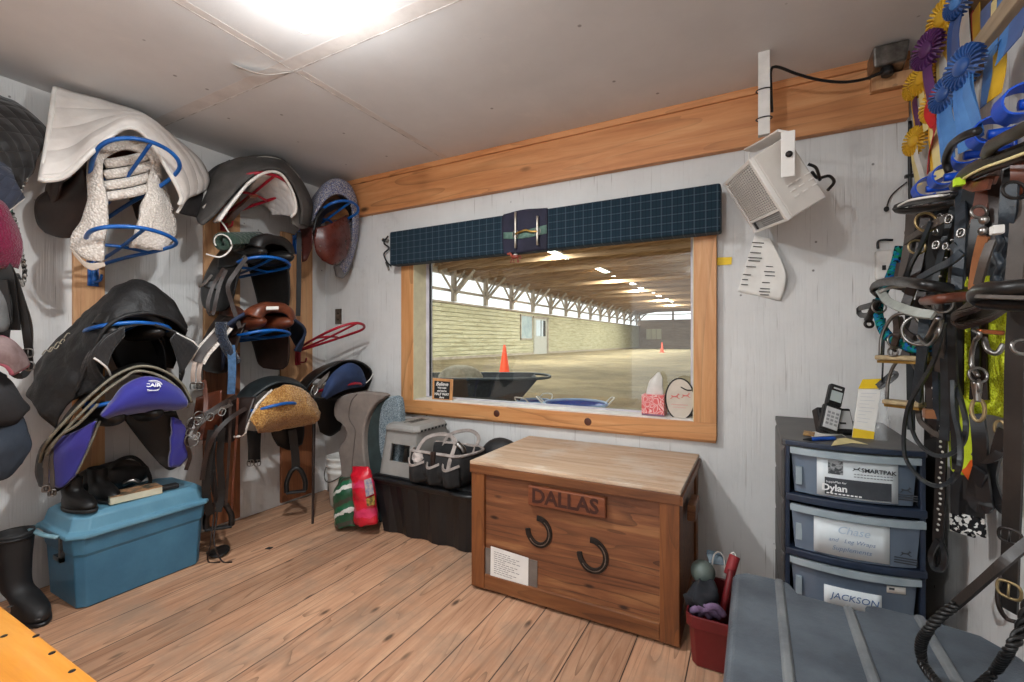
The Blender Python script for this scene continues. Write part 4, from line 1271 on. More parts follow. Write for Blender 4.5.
def saddle_parts(t, y, xb, xf, zt, ml, mseat=None, mpan=None, drop=.36, hw=.135, flapw=.0, right=True, left=True, yflap=.17):
    mseat = mseat or ml; mpan = mpan or ml
    rows = []
    for s, w, dz, dr in ((-.02, .03, -.02, .05), (0, .055, .0, .07), (.1, .07, -.005, .085), (.3, .085, -.055, .07), (.5, .10, -.07, .06), (.7, hw * .9, -.045, .055), (.87, hw, -.01, .07), (.96, hw * .92, .0, .09), (1.0, hw * .72, -.02, .08), (.985, hw * .6, -.055, .05)):
        x = xb + (xf - xb) * s; z = zt + dz
        rows.append([(x, y - w, z - dr), (x, y - w * .85, z - dr * .45), (x, y - w * .45, z - dr * .08), (x, y, z - dr * .06), (x, y + w * .45, z - dr * .08), (x, y + w * .85, z - dr * .45), (x, y + w, z - dr)])
    m = MB(); m.skin(rows, 26, 44); m.build('seat', mseat, t, solid=.012)
    for sg in (-1, 1):
        m = MB(); m.ball((xf - .17, y + sg * .07, zt - .115), (.19, .062, .05), 24, 14, m=Matrix.Rotation(sg * .12, 3, 'Z')); m.build('panel', mpan, t)
    for sg in (-1, 1):
        if (sg == 1 and not right) or (sg == -1 and not left): continue
        x0, x1 = xb + .04, xf - .12
        m = MB()
        m.skin([[(x0, y + sg * .075, zt - .06), ((x0 + x1) / 2, y + sg * .085, zt - .09), (x1, y + sg * .09, zt - .10)],
                [(x0 - .03, y + sg * .12, zt - .15), ((x0 + x1) / 2, y + sg * .145, zt - .16), (x1 + .02, y + sg * .14, zt - .16)],
                [(x0 - .04, y + sg * yflap, zt - .06 - drop * .6), ((x0 + x1) / 2, y + sg * (yflap + .015), zt - .06 - drop * .6), (x1, y + sg * yflap, zt - .06 - drop * .6)],
                [(x0 - .01, y + sg * (yflap + .01), zt - .06 - drop * .88), ((x0 + x1) / 2, y + sg * (yflap + .02), zt - .06 - drop * .9), (x1 - .03, y + sg * (yflap + .01), zt - .06 - drop * .88)],
                [(x0 + .05, y + sg * (yflap + .01), zt - .06 - drop * .98), ((x0 + x1) / 2 + .01, y + sg * (yflap + .015), zt - .06 - drop), (x1 - .08, y + sg * (yflap + .01), zt - .06 - drop * .98)]], 20, 28)
        m.build('flap', ml, t, solid=.008)
        m = MB(); m.skin([[(x0 + .1, y + sg * .095, zt - .08), (x1 + .02, y + sg * .105, zt - .10)], [(x0 + .09, y + sg * .14, zt - .13), (x1 + .03, y + sg * .15, zt - .15)], [(x0 + .13, y + sg * .17, zt - .2), (x1 - .02, y + sg * .17, zt - .2)]], 12, 12)
        m.build('skirt', ml, t, solid=.008)

def girth_strap(name, pts, w, nrm, mat_, parent, th=.005, buckles=0, n=30):
    m = MB(); m.strap(pts, w, th, nrm, n); o = m.build(name, mat_, parent)
    return o

def buckle(p, w, h, parent, mat_=None, nrm=(1, -.5, 0), up=(0, 0, 1)):
    """square buckle frame with a tongue"""
    N = Vector(nrm).normalized(); U = Vector(up); U = (U - N * U.dot(N)).normalized(); R = U.cross(N)
    p = Vector(p)
    m = MB(); m.tube([p + R * w / 2 + U * h / 2, p - R * w / 2 + U * h / 2, p - R * w / 2 - U * h / 2, p + R * w / 2 - U * h / 2], .0028, 40, True, k=6)
    m.tube([p + U * h / 2, p - U * h / 2 + N * .003], .002, 2, k=5)
    return m.build('buckle', mat_ or M['steel'], parent)

# ---- brown saddle at the top, fleece and white quilted pad over it
t = thing('english_saddle', 'brown leather saddle near the ceiling under the white quilted pad', 'saddle', (.3, -1.48, 2.0), 'saddles on the left wall')
saddle_parts(t, -1.48, .05, .36, 2.19, M['dk_leather'], M['br_leather'], drop=.3)
m = MB()
m.skin(GX([[(84, 168, 0.310), (72, 178, 0.210), (62, 184, 0.110)], [(88, 185, 0.330), (66, 196, 0.230), (40, 196, 0.100)], [(92, 212, 0.330), (70, 222, 0.250), (35, 208, 0.100)], [(88, 232, 0.290), (66, 236, 0.230), (38, 224, 0.100)], [(78, 237, 0.270), (62, 238, 0.210), (46, 233, 0.130)]]), 18, 24)
m.build('large_flap', M['dk_leather'], t, solid=.008)
M['fleece_w'] = fleece('cream_fleece', S(234, 227, 219), S(204, 194, 184), 95, 1.0)
t = thing('fleece_pad', 'cream sheepskin fleece hanging over the top blue rack', 'pad', (.45, -1.48, 1.75))
m = MB()
m.skin(GX([[(70, 247, 0.330), (88, 200, 0.370), (92, 160, 0.370), (112, 148, 0.350), (134, 145, 0.330), (152, 152, 0.330), (160, 180, 0.350), (172, 205, 0.370), (174, 238, 0.350)],
           [(84, 258, 0.370), (96, 205, 0.410), (96, 158, 0.420), (112, 142, 0.420), (136, 140, 0.420), (158, 150, 0.420), (158, 184, 0.420), (158, 215, 0.420), (160, 250, 0.390)],
           [(100, 262, 0.410), (108, 215, 0.440), (102, 170, 0.435), (112, 153, 0.435), (134, 150, 0.435), (152, 160, 0.435), (146, 190, 0.435), (138, 220, 0.435), (132, 248, 0.410)]]), 54, 14, wob=.012, wsc=11)
m.build('fleece', M['fleece_w'], t, solid=.02)
m = MB()
for k in range(4):
    z0 = 160 + k * 11
    m.tube(LX([(104, z0 + 4, .40), (118, z0 + 2, .42), (134, z0 - 1, .42), (152, z0 - 6, .40)]), .022, 16, k=8)
m.build('fleece_folds', M['fleece_w'], t)
m = MB(); m.skin(GX([[(70, 246, 0.370), (86, 262, 0.390), (104, 262, 0.410)], [(74, 255, 0.370), (90, 270, 0.390), (106, 266, 0.410)]]), 16, 6); m.build('suede_back', pm('suede_beige', S(190, 176, 162), S(168, 154, 140)), t, solid=.008)

M['quilt_w'] = quilt('white_quilt', S(226, 220, 214), .11, False, .85, S(204, 196, 190), 'v', .6)
t = thing('quilted_pad', 'white quilted saddle pad thrown over the brown saddle right under the ceiling', 'pad', (.3, -1.45, 1.95))
rowsW = [[(56, 88, .20), (80, 95, .21), (110, 103, .23), (142, 115, .25), (172, 135, .25), (196, 158, .25), (206, 176, .27), (204, 188, .28)],
         [(52, 118, .28), (78, 117, .32), (108, 115, .37), (142, 117, .42), (170, 140, .42), (190, 164, .40), (199, 182, .38), (197, 194, .37)],
         [(47, 152, .36), (74, 146, .41), (100, 130, .48), (134, 120, .52), (160, 140, .50), (182, 172, .47), (189, 188, .44), (187, 198, .43)],
         [(42, 181, .42), (66, 176, .46), (94, 150, .53), (124, 128, .55), (146, 136, .55), (168, 170, .53), (181, 196, .49), (179, 205, .47)]]
G = GX(rowsW)
for r in G:
    for p in r: p.z = min(p.z, 2.405)
m = MB(); m.skin(G, 60, 24, wob=.010, wsc=7); m.build('quilt', M['quilt_w'], t, solid=.02)
m = MB(); m.tube([r[0] + Vector((.004, -.004, -.002)) for r in G], .011, 30); m.build('edge_binding', M['white'], t)
m = MB(); m.tube(G[3], .010, 60); m.build('front_binding', M['white'], t)
m = MB(); m.skin(GX([[(206, 180, .27), (197, 176, .31), (187, 192, .40)], [(203, 199, .27), (194, 199, .32), (182, 204, .42)], [(198, 218, .28), (188, 216, .33), (177, 213, .40)]]), 14, 12, wob=.006); lab(m.build('lining', pm('lining_dark', S(58, 54, 54), S(44, 40, 40), 20, .9), t, solid=.006), 'dark lining showing at the right end')
m = MB(); m.tube(LX([(207, 180, .285), (204, 199, .285), (199, 218, .29)]), .007, 20); m.build('edge_binding', M['white'], t)
m = MB(); m.tube(LX([(188, 191, .43), (183, 203, .44), (177, 213, .42)]), .007, 20); m.build('edge_binding', M['white'], t)

# ---- black covered saddle
M['cover'] = pm('black_cover', S(14, 13, 14), S(21, 20, 21), 5, .6, bump=.5, bscale=28, dist=.012)
t = thing('covered_saddle', 'saddle in a stretchy black cover on the rack above the blue panelled saddle', 'saddle', (.3, -1.48, 1.0), 'saddles on the left wall')
m = MB()
rowsC = [[(36, 398, .06), (46, 362, .06), (66, 338, .06), (92, 312, .07), (112, 298, .08), (130, 296, .08), (150, 304, .08), (166, 324, .1), (176, 350, .12)],
         [(29, 392, .16), (44, 356, .16), (70, 328, .18), (98, 303, .2), (118, 288, .2), (140, 284, .2), (160, 294, .2), (176, 314, .2), (184, 338, .22)],
         [(30, 400, .26), (50, 362, .28), (78, 326, .30), (103, 299, .34), (118, 286, .36), (138, 281, .36), (158, 289, .36), (175, 306, .36), (186, 330, .36)],
         [(40, 415, .32), (64, 378, .38), (88, 336, .44), (106, 306, .47), (122, 293, .49), (140, 288, .5), (160, 294, .49), (176, 308, .47), (187, 328, .44)],
         [(53, 428, .34), (76, 392, .42), (95, 346, .50), (108, 326, .53), (126, 316, .545), (148, 313, .55), (167, 317, .545), (178, 323, .53), (186, 331, .5)]]
G = GX(rowsC)
m.skin(G, 64, 36, wob=.011, wsc=16)
m.build('stretch_cover', M['cover'], t, solid=.006)
m = MB(); m.tube(G[4][1:], .009, 60); m.build('elastic_hem', M['cover'], t)
saddle_parts(t, -1.48, .08, .52, 1.36, M['blk_leather'], drop=.3)
M['quilt_b'] = quilt('black_quilt', S(30, 29, 30), .022, False, .9, S(50, 48, 48), 'both', .6)
m = MB()
rowsP = [[(100, 392, .10), (104, 360, .12), (118, 336, .14), (140, 330, .14), (162, 338, .14), (178, 358, .14), (180, 384, .12)],
         [(70, 400, .36), (86, 358, .40), (104, 335, .44), (130, 324, .46), (158, 326, .46), (180, 340, .44), (184, 372, .38)],
         [(108, 384, .44), (94, 360, .52), (104, 340, .54), (124, 328, .55), (150, 324, .55), (176, 333, .54), (197, 347, .53), (180, 374, .44)]]
G = GX(rowsP); m.skin(G, 50, 20); m.build('quilted_underpad', M['quilt_b'], t, solid=.01)
m = MB(); m.tube(LX([(94, 358, .53), (100, 362, .53), (107, 368, .52), (111, 376, .48)]), .0045, 20); lab(m.build('piping', M['white'], t), 'white piping')
m = MB(); m.tube(G[2][5:], .0045, 20); lab(m.build('piping', M['white'], t), 'white piping')
m = MB(); m.skin(GX([[(124, 327, .555), (104, 340, .545), (94, 357, .525)], [(124, 336, .545), (113, 350, .535), (106, 368, .515)]]), 16, 8); m.build('underpad_fold', M['quilt_b'], t, solid=.012)
m = MB(); m.skin(GX([[(176, 333, .545), (188, 340, .54), (198, 347, .53)], [(170, 340, .535), (176, 356, .525), (181, 374, .50)]]), 16, 8); m.build('underpad_fold', M['quilt_b'], t, solid=.012)
m = MB(); m.skin(GX([[(116, 336, .30), (145, 334, .32), (176, 338, .30)], [(112, 352, .28), (145, 350, .28), (178, 352, .28)], [(118, 368, .26), (145, 364, .26), (172, 368, .26)]]), 16, 12); m.build('panel', M['blk_leather'], t, solid=.03)
m = MB()
for k, (px, py) in enumerate(((46, 352), (52, 349), (58, 344), (63, 341), (68, 335))):
    m.tube(LX([(px - 4, py + 3, .272), (px, py - 2, .277), (px + 4, py, .282), (px + 7, py - 4, .287)]), .0022, 14, k=5)
m.build('embroidered_script', pm('silver_thread', S(170, 160, 140), S(140, 130, 112)), t)

# ---- blue panelled saddle
M['blue_panel'] = pm('blue_panel', S(30, 35, 136), S(42, 30, 124), 4, .75, bump=.25, bscale=300, sheen=.3)
M['grey_pipe'] = pm('grey_piping', S(132, 128, 112), S(104, 98, 84), 20, .8)
t = thing('english_saddle', 'black saddle with bright blue underside panel and grey piping, just above the blue tote', 'saddle', (.3, -1.48, .7), 'saddles on the left wall')
arch = [(40, 462, .30), (46, 444, .38), (72, 414, .48), (98, 389, .53), (120, 373, .55), (142, 366, .56), (164, 371, .56), (182, 384, .54), (192, 402, .52)]
G = GX([[(60, 440, .06), (70, 418, .06), (84, 400, .07), (104, 384, .08), (122, 375, .08), (138, 374, .08), (152, 380, .08), (164, 394, .08), (170, 412, .1)],
        [(48, 450, .2), (58, 428, .22), (78, 402, .24), (102, 380, .26), (122, 368, .26), (142, 364, .26), (160, 371, .26), (174, 386, .26), (182, 404, .28)], arch])
m = MB(); m.skin(G, 50, 22); m.build('seat', M['blk_leather'], t, solid=.012)
for k, off in enumerate(((0, 0), (4, 5))):
    m = MB(); m.tube([WX(px + off[0] * (1 if px < 142 else -1), py + off[1], x + .012) for px, py, x in arch], .006, 70); lab(m.build('piping', M['grey_pipe'], t), 'grey piping')
m = MB()
m.skin(GX([[(101, 415, .545), (112, 401, .555), (124, 386, .56), (144, 377, .565), (164, 380, .56), (178, 388, .55), (186, 399, .54)],
           [(102, 416, .57), (116, 404, .595), (130, 393, .605), (147, 388, .61), (165, 390, .60), (178, 396, .58), (187, 402, .56)],
           [(104, 417, .56), (120, 411, .58), (136, 406, .59), (152, 404, .59), (166, 404, .58), (178, 405, .565), (187, 405, .55)],
           [(108, 418, .50), (124, 415, .50), (140, 412, .50), (155, 411, .50), (166, 410, .50), (178, 409, .50), (186, 406, .50)]]), 40, 22)
pn = m.build('rear_panel', M['blue_panel'], t, solid=.01); lab(pn, 'bright blue rear panel')
# badge on the panel
bc_ = WX(153, 386, .612)
RR = Vector((.35, .93, -.05)).normalized(); UU = Vector((-.55, .2, .80)); UU = (UU - RR * UU.dot(RR)).normalized()
wt = flat('badge_white', S(226, 226, 232), .6)
m = MB()
m.tube([bc_ + RR * math.cos(a) * .034 + UU * math.sin(a) * .03 for a in [.25 + i * (PI - .1) / 12 for i in range(13)]], .0024, 30, k=5)
m.tube([bc_ + RR * math.cos(a) * .027 + UU * math.sin(a) * .023 for a in [-.4 + i * (PI + .8) / 12 for i in range(13)]], .0016, 30, k=5)
m.tube([bc_ + RR * math.cos(a) * .027 + UU * (math.sin(a) * .016 - .008) for a in [PI + .5 + i * (PI - 1) / 8 for i in range(9)]], .002, 20, k=5)
bd = m.build('badge', wt, pn)
text('badge_lettering', 'CAIR', wt, pn, bc_ + RR.cross(UU) * .006, .026, RR, UU, .0012, bold=.0006)
text('badge_subline', 'CUSHION', wt, pn, bc_ - UU * .026 + RR.cross(UU) * .003, .009, RR, UU, .001)
# left flap with its blue lining
m = MB()
m.skin(GX([[(62, 428, .30), (80, 420, .40), (98, 418, .46)], [(42, 446, .24), (66, 440, .36), (92, 434, .45)], [(36, 470, .18), (58, 470, .32), (84, 456, .42)], [(40, 486, .2), (56, 492, .30), (74, 480, .38)]]), 18, 20)
m.build('flap', M['blk_leather'], t, solid=.01)
m = MB()
m.skin(GX([[(56, 439, .36), (76, 432, .44), (96, 421, .50)], [(50, 452, .34), (70, 448, .44), (91, 438, .49)], [(49, 468, .32), (64, 466, .40), (84, 456, .46)], [(51, 482, .31), (62, 487, .36), (74, 476, .42)]]), 18, 20)
lab(m.build('flap_lining', M['blue_panel'], t, solid=.018), 'blue lining of the near flap')
m = MB(); m.tube(LX([(46, 452, .36), (60, 436, .44), (78, 424, .50), (98, 404, .555)]), .006, 30); lab(m.build('piping', M['grey_pipe'], t), 'grey piping')
m = MB(); m.tube(LX([(100, 421, .5), (95, 434, .5), (86, 454, .46), (76, 474, .42)]), .0045, 30); lab(m.build('piping', M['grey_pipe'], t), 'grey piping')
# right flap
m = MB()
m.skin(GX([[(122, 416, .40), (148, 414, .42), (176, 411, .44)], [(134, 432, .34), (156, 432, .38), (182, 428, .42)], [(148, 450, .32), (166, 452, .36), (186, 452, .40)], [(160, 464, .34), (170, 470, .36), (182, 464, .38)]]), 18, 18)
m.build('flap', M['blk_leather'], t, solid=.01)
m = MB(); m.skin(GX([[(172, 418, .47), (180, 420, .46)], [(172, 432, .46), (186, 434, .44)], [(170, 452, .43), (187, 454, .42)], [(170, 467, .41), (180, 466, .40)]]), 10, 16, wob=.006, wsc=25); lab(m.build('flap_lining', M['blue_panel'], t, solid=.02), 'purple blue lining of the far flap')
for k, (x0, x1, yb) in enumerate(((47, 46, 492), (51, 52, 496))):
    m = MB(); m.strap(LX([(x0 + 6, 440, .37), (x0, 456, .37), (x1, 474, .36), (x1, yb, .36)]), .016, .004, (1, -.7, 0), 24); m.build('billet_strap', M['grey_leather'], t)
    buckle(WX(x1, yb - 3, .368), .02, .022, t)
m = MB()
for s_ in (-1, 1): m.ball((.40, -1.48 + s_ * .075, .855), (.15, .055, .05), 20, 12)
m.build('panel', M['blk_leather'], t)

# ---- grey pads on the red rack
M['canvas'] = pm('grey_canvas', S(84, 80, 77), S(60, 57, 55), 7, .9, bump=.35, bscale=120)
M['quilt_g'] = quilt('pale_quilt', S(206, 200, 196), .05, True, .85, S(186, 180, 176), 'both', .6)
t = thing('saddle_pad', 'dark grey canvas saddle pad, outer one on the red rack near the ceiling', 'pad', (.3, -.8, 1.9))
G = GX([[(206, 205, .06), (214, 182, .06), (224, 168, .06), (240, 163, .07), (258, 164, .08), (278, 172, .08), (292, 190, .08), (298, 214, .1)],
        [(200, 214, .26), (208, 188, .26), (218, 170, .27), (238, 160, .28), (258, 156, .28), (282, 160, .28), (300, 180, .28), (311, 204, .28), (310, 226, .3)],
        [(198, 222, .40), (214, 204, .42), (232, 184, .45), (246, 171, .47), (262, 165, .48), (281, 168, .48), (298, 186, .46), (309, 206, .44), (306, 226, .42)],
        [(203, 224, .46), (222, 206, .48), (240, 187, .5), (252, 176, .52), (266, 169, .53), (282, 172, .53), (295, 188, .51), (301, 206, .49), (300, 224, .46)]])
m = MB(); m.skin(G, 50, 26, wob=.006, wsc=10); m.build('canvas_top', M['canvas'], t, solid=.014)
m = MB(); m.tube(LX([(203, 208, .36), (222, 190, .36), (236, 172, .36), (250, 161, .36), (266, 157, .36), (284, 162, .36), (300, 178, .35)]), .006, 50); lab(m.build('piping', pm('pale_piping', S(176, 170, 162), S(150, 144, 138)), t), 'pale piping')
m = MB(); m.skin(GX([[(290, 196, .44), (300, 194, .40), (311, 200, .34)], [(290, 210, .46), (301, 212, .43), (314, 214, .34)], [(292, 224, .44), (302, 229, .42), (313, 224, .36)]]), 16, 16); m.build('end_flap', pm('grey_suede', S(112, 106, 100), S(92, 86, 82), 12, .85), t, solid=.012)
m = MB(); m.skin(GX([[(204, 180, .1), (214, 168, .12), (230, 161, .14)], [(206, 190, .24), (218, 176, .26), (234, 164, .26)]]), 14, 12, wob=.012); m.build('folded_corner', M['dark'], t, solid=.012)
t = thing('quilted_pad', 'pale quilted pad with white edge, inside the dark grey pad on the red rack', 'pad', (.3, -.8, 1.92))
G = GX([[(226, 214, .06), (236, 192, .08), (250, 178, .1), (266, 175, .1), (280, 182, .1), (288, 198, .1), (288, 214, .1)],
        [(214, 222, .34), (232, 200, .38), (248, 184, .40), (264, 174, .42), (280, 177, .42), (292, 194, .40), (293, 215, .36)],
        [(219, 221, .52), (233, 202, .54), (250, 182, .56), (268, 172, .57), (282, 175, .57), (293, 193, .56), (296, 210, .54), (291, 217, .5)]])
m = MB(); m.skin(G, 44, 22); m.build('quilt', M['quilt_g'], t, solid=.014)
m = MB(); m.skin(GX([[(258, 176, .54), (276, 175, .54), (290, 190, .53), (295, 210, .52), (291, 216, .48)], [(250, 188, .38), (264, 188, .38), (276, 196, .38), (282, 208, .38), (281, 215, .36)], [(246, 198, .22), (256, 200, .22), (264, 205, .24), (270, 211, .26), (272, 215, .28)]]), 26, 14); lab(m.build('quilted_lining', M['quilt_g'], t, solid=.008), 'pale quilted inside')
m = MB(); m.tube(G[2], .008, 70); lab(m.build('edge_binding', M['white'], t), 'white binding')
m = MB(); m.strap(LX([(228, 222, .06), (236, 212, .2), (246, 204, .36), (254, 196, .48)]), .05, .012, (.3, -.4, 1), 24)
tag(m.build('leather_girth', M['br_leather']), 'reddish brown leather girth lying on the red rack inside the pale pad', 'girth')

# ---- black saddle with green roll
t = thing('english_saddle', 'small black saddle on the blue rack below the grey canvas pad', 'saddle', (.3, -.81, 1.4), 'saddles on the left wall')
saddle_parts(t, -.79, .06, .54, 1.835, M['blk_leather'], drop=.40, hw=.14)
M['green_quilt'] = quilt('green_quilt', S(48, 66, 56), .03, True, .9, S(36, 52, 44), 'both', .7)
t = thing('rolled_pad', 'rolled dark green quilted pad with white binding, lying on the small black saddle', 'pad', (.42, -.95, 1.8))
a0 = WX(222, 243, .50); a1 = WX(258, 241, .34)
ax = (a1 - a0); ln = ax.length; ax.normalize()
U_ = (Vector((0, 0, 1)) - ax * ax.z).normalized(); V_ = ax.cross(U_)
def spi(k):
    out = []
    for i in range(40):
        a = i / 39 * 4.4 * PI * .55 + .4; r_ = .016 + .038 * i / 39
        out.append(a0 + ax * ln * k + U_ * math.cos(a) * r_ + V_ * math.sin(a) * r_)
    return out
m = MB(); m.skin([spi(0), spi(.5), spi(1)], 48, 6); m.build('roll', M['green_quilt'], t, solid=.022)
m = MB(); m.tube([p - ax * .004 for p in spi(0)[20:]], .0035, 60, k=6); lab(m.build('edge_binding', M['white'], t), 'white edge binding')
m = MB(); m.tube(LX([(219, 219, .40), (226, 228, .46), (232, 240, .52), (230, 250, .52), (220, 257, .5), (206, 254, .46)]), .0045, 40, k=6); lab(m.build('edge_binding', M['white'], t), 'white edge binding')
m = MB(); m.strap(LX([(247, 257, .50), (236, 272, .46), (228, 286, .44), (232, 304, .44), (240, 328, .46)]), .022, .004, (1, -.6, .2), 30)
tag(m.build('stirrup_leather', M['dk_leather']), 'brown stirrup leather slung from the small black saddle down to the brown saddle', 'strap')
t = thing('leather_strap', 'looped brown leather strap hanging against the near flap of the small black saddle', 'strap', WX(210, 312, .4))
m = MB(); m.strap(LX([(224, 268, .40), (214, 284, .42), (208, 302, .42), (209, 313, .42), (213, 314, .42), (216, 300, .43), (220, 284, .43), (226, 270, .42)]), .018, .004, (1, -.7, 0), 40); m.build('looped_strap', M['dk_leather'], t)
m = MB(); m.skin(GX([[(203, 282, .36), (214, 280, .38), (222, 286, .40)], [(204, 287, .36), (212, 290, .38), (220, 290, .40)]]), 12, 5); m.build('pull_tab', M['blk_leather'], t, solid=.006)
m = MB(); m.strap(LX([(212, 275, .42), (204, 284, .40), (199, 287, .38)]), .012, .004, (1, -.5, .4), 14); m.build('pale_keeper', M['grey_leather'], t)

# ---- brown saddle with navy pad
t = thing('english_saddle', 'shiny reddish brown saddle with a white name patch, third one down in the middle column', 'saddle', (.3, -.81, 1.0), 'saddles on the left wall')
saddle_parts(t, -.80, .06, .55, 1.43, M['dk_leather'], M['br_leather'], M['br_leather'], drop=.36, hw=.15)
m = MB(); m.prism(LX([(266, 307.2, .565), (278, 306.8, .565), (278, 310, .572), (266, 310.4, .572)]), (.006, 0, .004)); lab(m.build('name_patch', M['white'], t), 'white name patch')
M['navy'] = pm('navy_cloth', S(44, 58, 86), S(34, 44, 66), 12, .9, bump=.4, bscale=260)
M['navy_fleece'] = fleece('navy_fleece', S(52, 60, 76), S(32, 38, 50), 120)
t = thing('saddle_pad', 'navy saddle pad under the shiny reddish brown saddle', 'pad', (.3, -.8, 1.1))
G = GX([[(230, 365, .08), (236, 340, .08), (250, 324, .08), (268, 318, .08), (284, 326, .08), (296, 345, .08)],
        [(222, 372, .30), (226, 344, .32), (240, 322, .34), (264, 312, .35), (286, 318, .34), (303, 334, .3), (300, 352, .26)],
        [(224, 356, .44), (222, 338, .46), (230, 322, .48), (250, 312, .48), (270, 310, .48), (287, 315, .46), (306, 331, .42), (294, 351, .34)]])
m = MB(); m.skin(G, 46, 22, wob=.006); m.build('pad_top', M['navy'], t, solid=.016)
m = MB(); m.tube(LX([(221, 322, .50), (222, 338, .50), (230, 352, .50), (236, 362, .48)]), .028, 24, k=10); m.build('rolled_edge', M['navy_fleece'], t)
m = MB(); m.strap(LX([(231, 345, .52), (232, 362, .52), (232, 378, .52), (231, 394, .50)]), .038, .006, (1, -.6, 0), 24)
tag(m.build('webbing_strap', pm('blue_webbing', S(70, 104, 140), S(50, 78, 110), 60, .9, bump=.5)), 'blue webbing strap hanging under the near edge of the navy pad', 'strap')
# girth with fleece and buckles
t = thing('girth', 'brown girth with white fleece edging and two buckled straps, left of the shiny brown saddle', 'girth', WX(198, 392, .42))
m = MB(); m.strap(LX([(226, 326, .46), (214, 340, .48), (203, 352, .48), (197, 362, .48)]), .075, .008, (1, -.6, .5), 24); m.build('fleece_backing', M['fleece_w'], t)
m = MB(); m.strap(LX([(226, 325, .475), (214, 338, .495), (203, 351, .495), (197, 362, .495)]), .04, .008, (1, -.6, .5), 24); m.build('girth_body', M['dk_leather'], t)
for dx in (0, 6):
    m = MB(); m.strap(LX([(195 + dx, 362, .50), (193 + dx, 372, .50), (193 + dx, 384, .49)]), .02, .005, (1, -.7, 0), 16); st = m.build('billet_strap', pm('pale_strap', S(170, 152, 140), S(140, 122, 112)), t)
    buckle(WX(194 + dx, 386, .50), .026, .03, st)

# ---- golden fleece saddle, lowest of the middle column
M['gold_fleece'] = fleece('golden_fleece', S(206, 162, 96), S(150, 104, 52), 110, 1.0)
t = thing('english_saddle', 'black saddle with golden fleece underside, lowest of the middle column', 'saddle', (.3, -.8, .6), 'saddles on the left wall')
m = MB()
G = GX([[(232, 418, .06), (240, 402, .06), (254, 393, .07), (270, 390, .07), (286, 396, .07), (296, 410, .08)],
        [(228, 414, .28), (238, 396, .30), (252, 383, .32), (272, 377, .34), (294, 381, .32), (308, 396, .28)],
        [(236, 424, .42), (246, 406, .46), (258, 394, .50), (274, 384, .53), (290, 383, .53), (308, 391, .50), (318, 408, .44)]])
m.skin(G, 40, 20); m.build('seat', pm('dark_green_black', S(40, 48, 50), S(28, 32, 34), 14, .5), t, solid=.014)
m = MB()
G = GX([[(250, 419, .56), (262, 402, .575), (274, 390, .58), (288, 385, .58), (304, 391, .57), (314, 402, .54), (319, 413, .52)],
        [(254, 425, .58), (266, 412, .60), (278, 402, .61), (290, 399, .61), (304, 402, .60), (313, 410, .57), (318, 418, .54)],
        [(257, 430, .56), (268, 424, .57), (280, 418, .58), (291, 415, .58), (303, 414, .57), (312, 417, .55), (316, 421, .53)],
        [(258, 432, .44), (270, 431, .44), (281, 429, .44), (292, 427, .44), (303, 425, .44), (311, 423, .44), (315, 422, .44)]])
m.skin(G, 44, 24, wob=.006, wsc=30); lab(m.build('fleece_underside', M['gold_fleece'], t, solid=.018), 'golden fleece underside')
m = MB(); m.tube(LX([(234, 437, .46), (244, 434, .50), (250, 420, .55), (258, 404, .57), (272, 390, .58)]), .007, 40); lab(m.build('fleece_edge', M['fleece_w'], t), 'pale fleece edge')
m = MB(); m.skin(GX([[(222, 402, .30), (238, 398, .42), (256, 397, .50)], [(212, 420, .28), (228, 416, .40), (250, 414, .52)], [(210, 436, .30), (226, 436, .40), (246, 430, .52)], [(220, 442, .34), (230, 442, .40), (240, 438, .48)]]), 18, 20); m.build('flap', M['dk_leather'], t, solid=.008)
m = MB(); m.skin(GX([[(270, 424, .34), (288, 424, .36), (304, 420, .38)], [(272, 436, .30), (288, 440, .32), (304, 434, .34)], [(278, 446, .30), (290, 450, .3), (302, 444, .32)]]), 14, 12); m.build('flap', M['blk_leather'], t, solid=.01)
m = MB(); m.skin(GX([[(247, 430, .36), (254, 431, .36), (261, 430, .36)], [(248, 446, .36), (254, 447, .37), (260, 446, .36)], [(248, 462, .36), (254, 463, .37), (260, 462, .36)]]), 10, 10); g_ = m.build('girth_end', M['blk_leather'], t, solid=.008)
for px in (250.5, 257.5): buckle(WX(px, 463, .375), .028, .03, g_)
# stirrup hanging on the far side
def stirrup(px, py, x, w, h, lb, mat_, rz, parts_top, lw=.028):
    c = WX(px, py, x)
    t = thing('stirrup', lb, 'stirrup', c, 'stirrups hanging under the saddles')
    R = Vector((math.cos(rz), math.sin(rz), 0))
    m = MB(); m.tube([c + R * w * .5 + Vector((0, 0, .012)), c + R * w * .5 + Vector((0, 0, h * .45)), c + R * w * .28 + Vector((0, 0, h * .86)), c + Vector((0, 0, h)), c - R * w * .28 + Vector((0, 0, h * .86)), c - R * w * .5 + Vector((0, 0, h * .45)), c - R * w * .5 + Vector((0, 0, .012))], .016, 44, k=8); m.build('stirrup_bow', mat_, t)
    m = MB(); m.obox(c + Vector((0, 0, .008)), (w * 1.08, .04, .014), rz=rz); m.build('tread', M['dark'], t, bevel=.004)
    pts = [c + Vector((0, 0, h - .01))] + [WX(*p) for p in parts_top]
    m = MB(); m.strap(pts, lw, .007, (1, -.6, 0), 24); m.build('stirrup_leather', M['blk_leather'], t)
stirrup(296, 493, .38, .11, .165, 'black stirrup with leather under the golden fleece saddle, near the corner', M['blk_leather'], .9, [(295, 452, .38), (292, 430, .38)], .05)
stirrup(219, 529, .40, .12, .15, 'dark stirrup hanging low beside the right end of the blue tote', M['iron'], .9, [(214, 486, .40), (212, 450, .38), (218, 425, .36)], .03)
